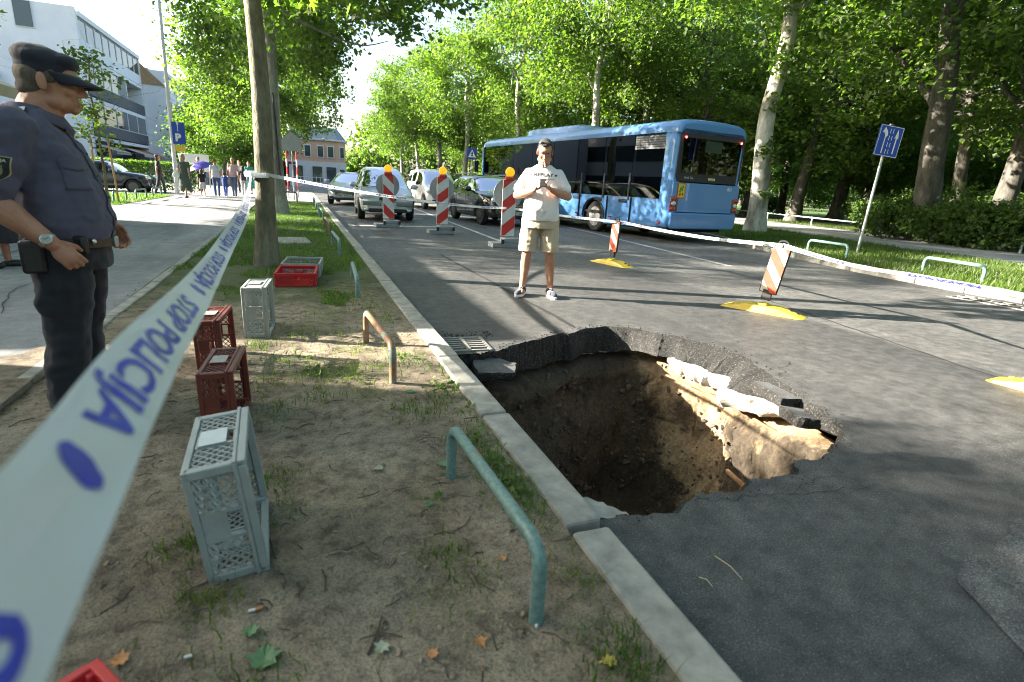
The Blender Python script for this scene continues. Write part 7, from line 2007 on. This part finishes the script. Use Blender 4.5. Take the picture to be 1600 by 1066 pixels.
# ------------------------------------------------------------------ police tape
M_tape = mat("tape_white", (.74, .77, .80), .3, spec=.4)
N_, L_ = nodes_of(M_tape); tl = N_.new("ShaderNodeBsdfTranslucent"); tl.inputs[0].default_value = (.6, .64, .68, 1); mxs = N_.new("ShaderNodeMixShader"); mxs.inputs[0].default_value = .3
L_.new(N_["Principled BSDF"].outputs[0], mxs.inputs[1]); L_.new(tl.outputs[0], mxs.inputs[2]); L_.new(mxs.outputs[0], N_["Material Output"].inputs[0])
M_tapeink = mat("tape_blue", (.035, .045, .42), .4)
class Ribbon:
    def __init__(s, A, B, n=14):
        s.A = smooth_path(A, n); s.B = smooth_path(B, n); s.s = [0]
        for i in range(1, len(s.A)): s.s.append(s.s[-1] + ((s.A[i] + s.B[i]) / 2 - (s.A[i - 1] + s.B[i - 1]) / 2).length)
        s.L = s.s[-1]
    def at(s, t, v):
        t = max(0, min(s.L - 1e-6, t)); i = max(k for k in range(len(s.s)) if s.s[k] <= t) if t > 0 else 0
        i = min(i, len(s.s) - 2); u = (t - s.s[i]) / max(1e-9, s.s[i + 1] - s.s[i])
        return s.A[i].lerp(s.A[i + 1], u).lerp(s.B[i].lerp(s.B[i + 1], u), v + .5)
    def normal(s, t):
        a = s.at(t - .01, 0); b = s.at(t + .01, 0); w = s.at(t, .5) - s.at(t, -.5); return (b - a).cross(w).normalized()
    def wr(s, t, v): return .0035 * noise.noise(Vector((t * 5, v * 1.6, 3))) + .0016 * noise.noise(Vector((t * 9 + v * 6, v * 7, 8)))
    def mesh(s, name, m, parent, bulge=.0):
        vs, fs = [], []; W = 12
        for i in range(len(s.A)):
            n_ = s.normal(s.s[i])
            for k in range(W + 1):
                v = k / W; vs.append(s.A[i].lerp(s.B[i], v) + n_ * s.wr(s.s[i], v - .5) + n_ * bulge * (s.A[i] - s.B[i]).length * math.sin(v * math.pi))
        for i in range(len(s.A) - 1):
            for k in range(W): a = i * (W + 1) + k; fs.append((a, a + 1, a + W + 2, a + W + 1))
        return MB().add(vs, fs).build(name, m, parent, smooth=179)
    def paint(s, vs, fs, name, m, parent, t0, flip, off, vshift=0, bulge=0, sc=1):
        out = []
        for p in vs:
            t = t0 + p.x * (1 if not flip else -1); v = (p.y + vshift) / .075 * (1 if not flip else -1)
            n_ = s.normal(max(.02, min(s.L - .02, t))); v = max(-.5, min(.5, v))
            out.append(s.at(t, v) + n_ * (off + s.wr(t, v) + bulge * .075 * math.sin((v + .5) * math.pi)))
        return MB().add(out, fs).build(name, m, parent)
def dense(vs, fs, step=.02):
    bm = bmesh.new(); bv = [bm.verts.new(p) for p in vs]
    for f in fs:
        try: bm.faces.new([bv[i] for i in f])
        except ValueError: pass
    bmesh.ops.triangulate(bm, faces=bm.faces[:])
    for _ in range(2):
        es = [e for e in bm.edges if e.calc_length() > step]
        if es: bmesh.ops.subdivide_edges(bm, edges=es, cuts=1); bmesh.ops.triangulate(bm, faces=bm.faces[:])
    bm.verts.index_update(); o = ([v.co.copy() for v in bm.verts], [tuple(v.index for v in f.verts) for f in bm.faces]); bm.free(); return o
TV, TF = text_geo("STOP POLICIJA", .058, .0016, 1.7); TV, TF = dense(TV, TF)
DV = [Vector((0, 0, 0))] + [Vector((.018 * math.cos(k * math.pi / 12), .021 * math.sin(k * math.pi / 12), 0)) for k in range(24)]; DF = [(0, 1 + k, 1 + (k + 1) % 24) for k in range(24)]
tw0 = max(p.x for p in TV)
# foreground tape: from the nearest tree past the camera's left
ED = [((391, 268), (393, 277), 6.62), ((386, 296), (391, 308), 4.9), ((371, 327), (388, 338), 3.25), ((333, 383), (360, 402), 1.85), ((287, 435), (330, 470), 1.15), ((187, 523), (270, 592), .64), ((67, 662), (197, 770), .41), ((-60, 800), (100, 990), .29), ((-170, 960), (30, 1160), .235), ((-330, 1180), (-80, 1400), .19)]
rb = Ribbon([ray_at(u[0], u[1], d * 1.0) for u, l, d in ED], [ray_at(l[0], l[1], d * 1.0) for u, l, d in ED], 22)
tp = rb.mesh("police_tape", M_tape, None, .0); tag(tp, "wide blurred white police tape sweeping from the tree to the bottom left corner", "tape")
def s_at_depth(rb, d):
    fwd = CAM_M @ Vector((0, 0, -1)); best = min(range(len(rb.s)), key=lambda i: abs(((rb.A[i] + rb.B[i]) / 2 - Vector((0, 0, CAM_H))).dot(fwd) - d)); return rb.s[best]
sgn = -1 if rb.normal(rb.L * .8).dot(Vector((0, 0, CAM_H)) - rb.at(rb.L * .8, 0)) < 0 else 1
end = s_at_depth(rb, .45); per = 2 * tw0 + .195
k = 0; e = end + per
while e > .6 and k < 9:
    if e - 2 * tw0 < rb.L: rb.paint(TV, TF, "lettering", M_tapeink, tp, e - tw0, False, sgn * .0012)
    rb.paint(DV, DF, "dot", M_tapeink, tp, e + .058, False, sgn * .0012) if e + .08 < rb.L else None
    e -= per; k += 1
# road tape
def band(pts, w=.075, tilt=0.0, n=12):
    A, B = [], []
    for i, p in enumerate(pts):
        p = Vector(p); t = tilt[i] if isinstance(tilt, (list, tuple)) else tilt
        d = (Vector(pts[min(i + 1, len(pts) - 1)]) - Vector(pts[max(i - 1, 0)])).normalized(); sd = Vector((d.y, -d.x, 0)).normalized(); u = Vector((0, 0, 1)) * math.cos(t) + sd * math.sin(t)
        A.append(p + u * w / 2); B.append(p - u * w / 2)
    return Ribbon(A, B, n)
rp = [(-.36, 7.66, 1.22), (.6, 8.4, 1.075), (1.85, 9.3, .93), (3.1, 10.2, .83), (3.95, 10.8, .80), (4.16, 10.80, .79), (4.6, 9.7, .755), (5.06, 8.42, .745), (5.2, 8.38, .745), (5.12, 7.2, .72), (5.05, 5.9, .72), (4.98, 4.78, .765), (5.02, 4.66, .765)]
r2 = band(rp, .042, [.1, .3, .2, -.2, 0, 0, .3, 0, 0, -.3, .2, 0, .3]); o2 = r2.mesh("police_tape", M_tape, None); tag(o2, "thin white police tape strung from the tree across the road to the low beacons", "tape")
for q in range(7):
    c_ = .8 + q * 1.35
    if c_ + tw0 < r2.L: r2.paint(TV, TF, "lettering", M_tapeink, o2, c_, True, .002); r2.paint(TV, TF, "lettering", M_tapeink, o2, c_, True, -.002)
e0 = Vector((5.02, 4.66, .765)); e1 = ray_at(1330, 414, 5.0); e2 = ray_at(1450, 434, 4.3); e3 = ray_at(1600, 462, 3.55); e4 = ray_at(1760, 496, 3.0)
r3 = band([e0, e1, e2, e3, e4], .06, [.3, .8, .9, .8, .6]); o3 = r3.mesh("police_tape", M_tape, None); tag(o3, "white police tape leading from the right-hand low beacon out of the right edge", "tape")
for q in range(3):
    c_ = .72 + q * 1.3
    if c_ + tw0 < r3.L:
        for of in (.002, -.002): r3.paint(TV, TF, "lettering", M_tapeink, o3, c_, False, of)
MB().lathe([(.158, -.03), (.162, .0), (.158, .03), (.15, .0)], (-.468, 7.77, 1.22), 28, Matrix.Rotation(R(4), 3, 'X')).build("tape_wrap", M_tape, tp, smooth=60)

# ------------------------------------------------------------------ grass
def blades(name, pts, m, seed, h=(.05, .11), w=.006, lean=.5, seg=2):
    rs = random.Random(seed); vs, fs = [], []
    for p in pts:
        hh = rs.uniform(*h); a = rs.uniform(0, 6.283); la = rs.uniform(0, 6.283); ln = rs.uniform(.1, lean) * hh; ww = w * rs.uniform(.6, 1.3) / 2
        sx, sy = math.cos(a) * ww, math.sin(a) * ww; lx, ly = math.cos(la) * ln, math.sin(la) * ln; x, y, z = p; k = len(vs)
        if seg == 2:
            vs += [(x - sx, y - sy, z - .006), (x + sx, y + sy, z - .006), (x + lx * .35 + sx * .8, y + ly * .35 + sy * .8, z + hh * .6), (x + lx * .35 - sx * .8, y + ly * .35 - sy * .8, z + hh * .6), (x + lx, y + ly, z + hh * .95)]
            fs += [(k, k + 1, k + 2, k + 3), (k + 3, k + 2, k + 4)]
        else:
            vs += [(x - sx, y - sy, z - .006), (x + sx, y + sy, z - .006), (x + lx, y + ly, z + hh)]; fs.append((k, k + 1, k + 2))
    return tag(MB().add(vs, fs).build(name, m), kind='stuff')
rs = random.Random(14)
def on_verge(x, y): return (x, y, verge_z(x, y))
def crate_free(x, y): return not ((-.29 < x < .23 and 6.13 < y < 7.38) or (-.34 < x < -.14 and 1.5 < y < 1.98))
pts = []
while len(pts) < 46000:
    y = 5.2 + (rs.random() ** 1.5) * 20.5; x = rs.uniform(-1.44, .8)
    d = noise.noise(Vector((x * 1.4, y * 1.4, 3))) + .45 * noise.noise(Vector((x * 5, y * 5, 6))) + min(.75, (y - 6.6) * .3)
    if x > .35 and y < 7.5: d -= .2
    if d > .12 and crate_free(x, y): pts.append(on_verge(x, y))
blades("verge_grass", pts, M_grass, 1, (.025, .06), .008, .9, 1)
TU = [(420, 598, .10, 230), (405, 540, .07, 200), (428, 748, .06, 170), (432, 792, .06, 150), (330, 932, .055, 330), (286, 856, .045, 150), (690, 868, .05, 140), (500, 582, .12, 300), (545, 590, .14, 320), (600, 575, .1, 160), (640, 640, .08, 120), (505, 622, .06, 130), (570, 618, .07, 110),
      (640, 560, .09, 200), (665, 640, .08, 200), (700, 620, .07, 160), (720, 600, .07, 150), (740, 690, .07, 240), (770, 720, .08, 280), (800, 745, .07, 280), (815, 780, .07, 220), (840, 800, .05, 90), (760, 660, .06, 150), (430, 640, .08, 130), (470, 520, .1, 200), (530, 520, .08, 120), (580, 480, .1, 160), (700, 545, .06, 130),
      (900, 905, .05, 120), (985, 1005, .06, 220), (1010, 1040, .06, 200), (960, 1050, .06, 150), (690, 940, .05, 70), (740, 905, .06, 90), (420, 1050, .05, 90), (330, 1060, .06, 80), (560, 545, .1, 160), (430, 565, .07, 90), (600, 500, .1, 200), (560, 470, .14, 260), (500, 490, .12, 200), (470, 560, .1, 140), (690, 575, .06, 120)]
p1, p2 = [], []
for i, (px, py, sp, n) in enumerate(TU):
    c = gpt(px, py, .09)
    for q in range(int(n * .62)):
        x, y = c.x + rs.gauss(0, sp), c.y + rs.gauss(0, sp * 1.1)
        if x < .82 and crate_free(x, y): (p1 if i % 4 else p2).append(on_verge(x, y))
blades("weed_tufts", p1, M_grass, 2, (.018, .052), .0042, 1.3); blades("dry_tufts", p2, M_grassy, 3, (.018, .055), .0038, 1.3)
# broad-leaved weeds beside the kerb
rs2 = random.Random(8); out = ([], [])
for (px, py, n) in ((740, 690, 40), (775, 725, 60), (805, 760, 70), (815, 785, 30), (700, 600, 30), (640, 560, 20), (500, 585, 50), (545, 592, 40), (665, 790, 14), (690, 610, 24), (730, 640, 20), (720, 545, 12)):
    c = gpt(px, py, .09)
    for q in range(n):
        x, y = c.x + rs2.gauss(0, .05), c.y + rs2.gauss(0, .055)
        if x > .82: continue
        a = rs2.uniform(0, 6.28); d = Vector((math.cos(a), math.sin(a), rs2.uniform(.2, 1.0))).normalized(); nn = Vector((0, 0, 1)) + rnd_unit(rs2) * .4; nn = (nn - d * nn.dot(d)).normalized()
        leaf_quad(out, Vector(on_verge(x, y)) + Vector((0, 0, rs2.uniform(0, .03))), d, nn, rs2.uniform(.02, .042), rs2.uniform(.014, .026))
tag(MB().add(*out).build("broadleaf_weeds", M_grass), kind='stuff')
# right strip grass and small lawn
pts = []
while len(pts) < 42000:
    y = 3 + rs.random() ** 1.3 * 24; x = rs.uniform(rkx(y) + .12, px_near(y))
    if noise.noise(Vector((x * .8, y * .8, 1))) > -.35: pts.append((x, y, .1))
for q in range(9000):
    y = rs.uniform(2, 26); x = px_far(y) + rs.uniform(0, 3.0); pts.append((x, y, .1))
blades("strip_grass", pts, M_grass, 4, (.05, .12), .022, .8, 1)
pts = [(rs.uniform(-8.8, -5.0), rs.uniform(19.6, 27.5), .092) for q in range(9000)]
blades("lawn_grass", pts, M_grass, 5, (.04, .1), .02, .8, 1)

# ------------------------------------------------------------------ litter on the soil
M_pebble = mat("pebbles", (.32, .27, .2), .85, color2=(.14, .11, .075), vscale=25, bump=.3); M_twig = mat("twig_bark", (.07, .052, .038), .9, var=.35, vscale=40)
rs = random.Random(31); mb = MB()
for i in range(2600):
    y = .55 + rs.random() ** 1.6 * 6; x = rs.uniform(-1.6, .8); z = verge_z(x, y)
    rock(mb, (x, y, z), rs.choice([.0022, .003, .004, .005, .006, .008]) * rs.uniform(.8, 1.2), rs, .7)
for i in range(50):
    p = gpt(rs.uniform(560, 850), rs.uniform(830, 1060), .09)
    if p.x < .8: rock(mb, (p.x, p.y, verge_z(p.x, p.y)), rs.uniform(.004, .009), rs, .7)
tag(mb.build("pebbles", M_pebble), kind='stuff')
mb = MB()
for i in range(650):
    y = .6 + rs.random() ** 1.5 * 6; x = rs.uniform(-1.5, .78); a = rs.uniform(0, 6.28); l = rs.choice([.02, .03, .05, .07, .11]); z = verge_z(x, y) + .002
    mb.tube([(x, y, z), (x + math.cos(a) * l * .5, y + math.sin(a) * l * .5, z + .003), (x + math.cos(a + .3) * l, y + math.sin(a + .3) * l, z)], rs.uniform(.001, .0024), 4)
tag(mb.build("fine_twigs", M_twig), kind='stuff')
def litter_mat(name, cs): 
    m = bpy.data.materials.new(name); m.use_nodes = True; N, L = nodes_of(m); g = N.new("ShaderNodeNewGeometry"); r = ramp(N, cs); L.new(g.outputs["Random Per Island"], r.inputs[0]); L.new(r.outputs[0], N["Principled BSDF"].inputs["Base Color"]); N["Principled BSDF"].inputs["Roughness"].default_value = .8; return m
M_litter = litter_mat("dead_leaves", [(0, (.11, .075, .04)), (.35, (.2, .15, .085)), (.65, (.26, .21, .14)), (.85, (.12, .13, .06)), (1, (.3, .27, .2))])
out = ([], [])
for i in range(2600):
    y = .6 + rs.random() ** 1.5 * 7; x = rs.uniform(-1.5, .8)
    if noise.noise(Vector((x * 2.2, y * 2.2, 9))) < -.1 and rs.random() < .8: continue
    a = rs.uniform(0, 6.28); d = Vector((math.cos(a), math.sin(a), rs.uniform(-.1, .25))).normalized(); nn = Vector((0, 0, 1)) + rnd_unit(rs) * .45; nn = (nn - d * nn.dot(d)).normalized(); s_ = rs.choice([.006, .008, .01, .013, .017, .024])
    leaf_quad(out, Vector((x, y, verge_z(x, y) + .004)), d, nn, s_, s_ * rs.uniform(.4, .8), .3)
tag(MB().add(*out).build("leaf_litter", M_litter), kind='stuff')
# grit and crumbs round the hole
mb = MB(); M_crumb = mat("asphalt_crumbs", (.07, .068, .065), .9, color2=(.02, .02, .02), vscale=40)
for i in range(420):
    p = RF[rs.randrange(6, len(RF) - 3)]; d = (p - cen).normalized(); q = p + d * abs(rs.gauss(0, .05)) + Vector((rs.gauss(0, .012), rs.gauss(0, .012)))
    if q.x < 1.0: continue
    rock(mb, (q.x, q.y, .002), rs.choice([.002, .003, .004, .006]) * (1.6 if q.y > 3 else .8), rs, .7)
for i in range(160):
    x, y = rs.uniform(1.02, 1.5), rs.gauss(4.32, .06); rock(mb, (x, y, .003), rs.choice([.003, .005, .008]), rs, .7)
tag(mb.build("asphalt_crumbs", M_crumb), kind='stuff')
# single leaves, butts and twigs one can point at
def fallen(px, py, size, m, label, seed, z=None):
    c = gpt(px, py, .09); rr = random.Random(seed); a = rr.uniform(0, 6.28); out = ([], [])
    zz = verge_z(c.x, c.y) if c.x < .82 else (.104 if c.x < .98 else .004)
    leaf_lobed(out, Vector((0, 0, 0)), Vector((math.cos(a), math.sin(a), .03)).normalized(), Vector((rr.uniform(-.15, .15), rr.uniform(-.15, .15), 1)).normalized(), size, rr)
    o = MB().add(*out).build("fallen_leaf", m); o.location = (c.x, c.y, zz + .008); sm = o.modifiers.new("s", 'SOLIDIFY'); sm.thickness = .0008
    return tag(o, label, "leaf", "single fallen leaves")
M_gl = mat("green_leaf", (.1, .2, .09), .55, var=.2, vscale=60); M_ol = mat("orange_leaf", (.45, .2, .07), .6, var=.25, vscale=60); M_yl = mat("yellow_leaf", (.55, .42, .08), .6, var=.2, vscale=60); M_pl = mat("pale_leaf", (.3, .33, .24), .65, var=.2, vscale=60)
for i, (px, py, s_, m, lab) in enumerate([(685, 725, .06, M_gl, "green leaf lying left of the nearest hoop's far foot"), (667, 792, .04, M_gl, "small green leaf on the bare soil left of the nearest hoop"), (634, 614, .06, M_gl, "green leaf beside the foot of the rusty hoop"), (410, 1050, .09, M_gl, "large green leaf at the bottom edge left of centre"),
        (390, 997, .05, M_gl, "green leaf near the bottom, above the largest green leaf"), (605, 1004, .05, M_pl, "pale curled leaf near the bottom centre of the soil"), (745, 996, .04, M_ol, "orange-brown leaf below the nearest hoop"), (682, 1029, .035, M_ol, "orange leaf near the bottom edge under the nearest hoop"), (786, 880, .03, M_ol, "small bright orange leaf under the rail of the nearest hoop"),
        (203, 1035, .05, M_ol, "brown leaf near the tape at the bottom left"), (984, 857, .04, M_yl, "yellow leaf on the asphalt edge beside the kerb"), (965, 1033, .05, M_yl, "yellow leaf in the weeds at the bottom beside the kerb"), (600, 735, .05, M_pl, "pale leaf in the middle of the bare soil"), (740, 690, .04, M_pl, "pale leaf among weeds by the kerb")]): fallen(px, py, s_, m, lab, i)
def butt(px, py, a, label, filt):
    c = gpt(px, py, .09); o = empty("cigarette_butt", (c.x, c.y, verge_z(c.x, c.y) + .006), a, label, "cigarette butt", "cigarette butts on the soil")
    MB().cyl((0, 0, 0), (.017, 0, 0), .0042, 8).build("paper", M_sole, o)
    if filt: MB().cyl((.017, 0, 0), (.034, 0, 0), .0043, 8).build("filter", M_ol, o)
butt(388, 955, R(5), "cigarette butt with orange filter right of the nearest crate's tuft", True); butt(288, 1030, R(4), "white cigarette end near the bottom left of the soil", False); butt(838, 977, R(60), "cigarette end at the near foot of the nearest hoop", True)
for i, (a, b, r_, lab) in enumerate([((575, 1020), (597, 960), .0035, "straight dark twig near the bottom centre of the soil"), ((503, 890), (508, 922), .0035, "short upright-looking twig in the middle of the soil"), ((465, 912), (467, 935), .005, "thick dark stub of twig left of the short twig"), ((418, 840), (430, 872), .0045, "dark twig at the right side of the nearest crate"),
        ((515, 866), (543, 864), .004, "pale grey stick in the middle of the soil"), ((543, 790), (552, 824), .003, "thin twig pointing at the tuft behind the pale stick")]):
    p, q = gpt(*a, .09), gpt(*b, .09); o = MB().tube([(0, 0, 0), ((q - p) * .5 + Vector((.006, .003, .004))), (q - p)], [r_, r_ * .9, r_ * .6], 6).build("twig", M_twig if "pale" not in lab else M_pebble); o.location = p + Vector((0, 0, verge_z(p.x, p.y) - .09 + .004)); tag(o, lab, "twig", "twigs one can point at")
for i, (a, b, lab) in enumerate([((1117, 870), (1160, 907), "long thin straw on the dark asphalt right of the kerb"), ((1092, 903), (1113, 918), "short straw on the dark asphalt right of the kerb")]):
    p, q = gpt(*a), gpt(*b); o = MB().tube([(0, 0, 0), (q - p) * .55 + Vector((.008, .008, .003)), q - p], [.0016, .0015, .001], 5).build("straw", mat("straw", (.5, .43, .3), .7)); o.location = p + Vector((0, 0, .003)); tag(o, lab, "straw")
sl = MB().box((0, 0, 0), (.55, .9, .06)).build("stone_slab", M_conc, None, bevel=.02); sl.location = (-.15, 10.6, .085); sl.rotation_euler = (0, 0, R(6)); tag(sl, "flat grey stone slab in the grass right of the nearest trunk", "slab")
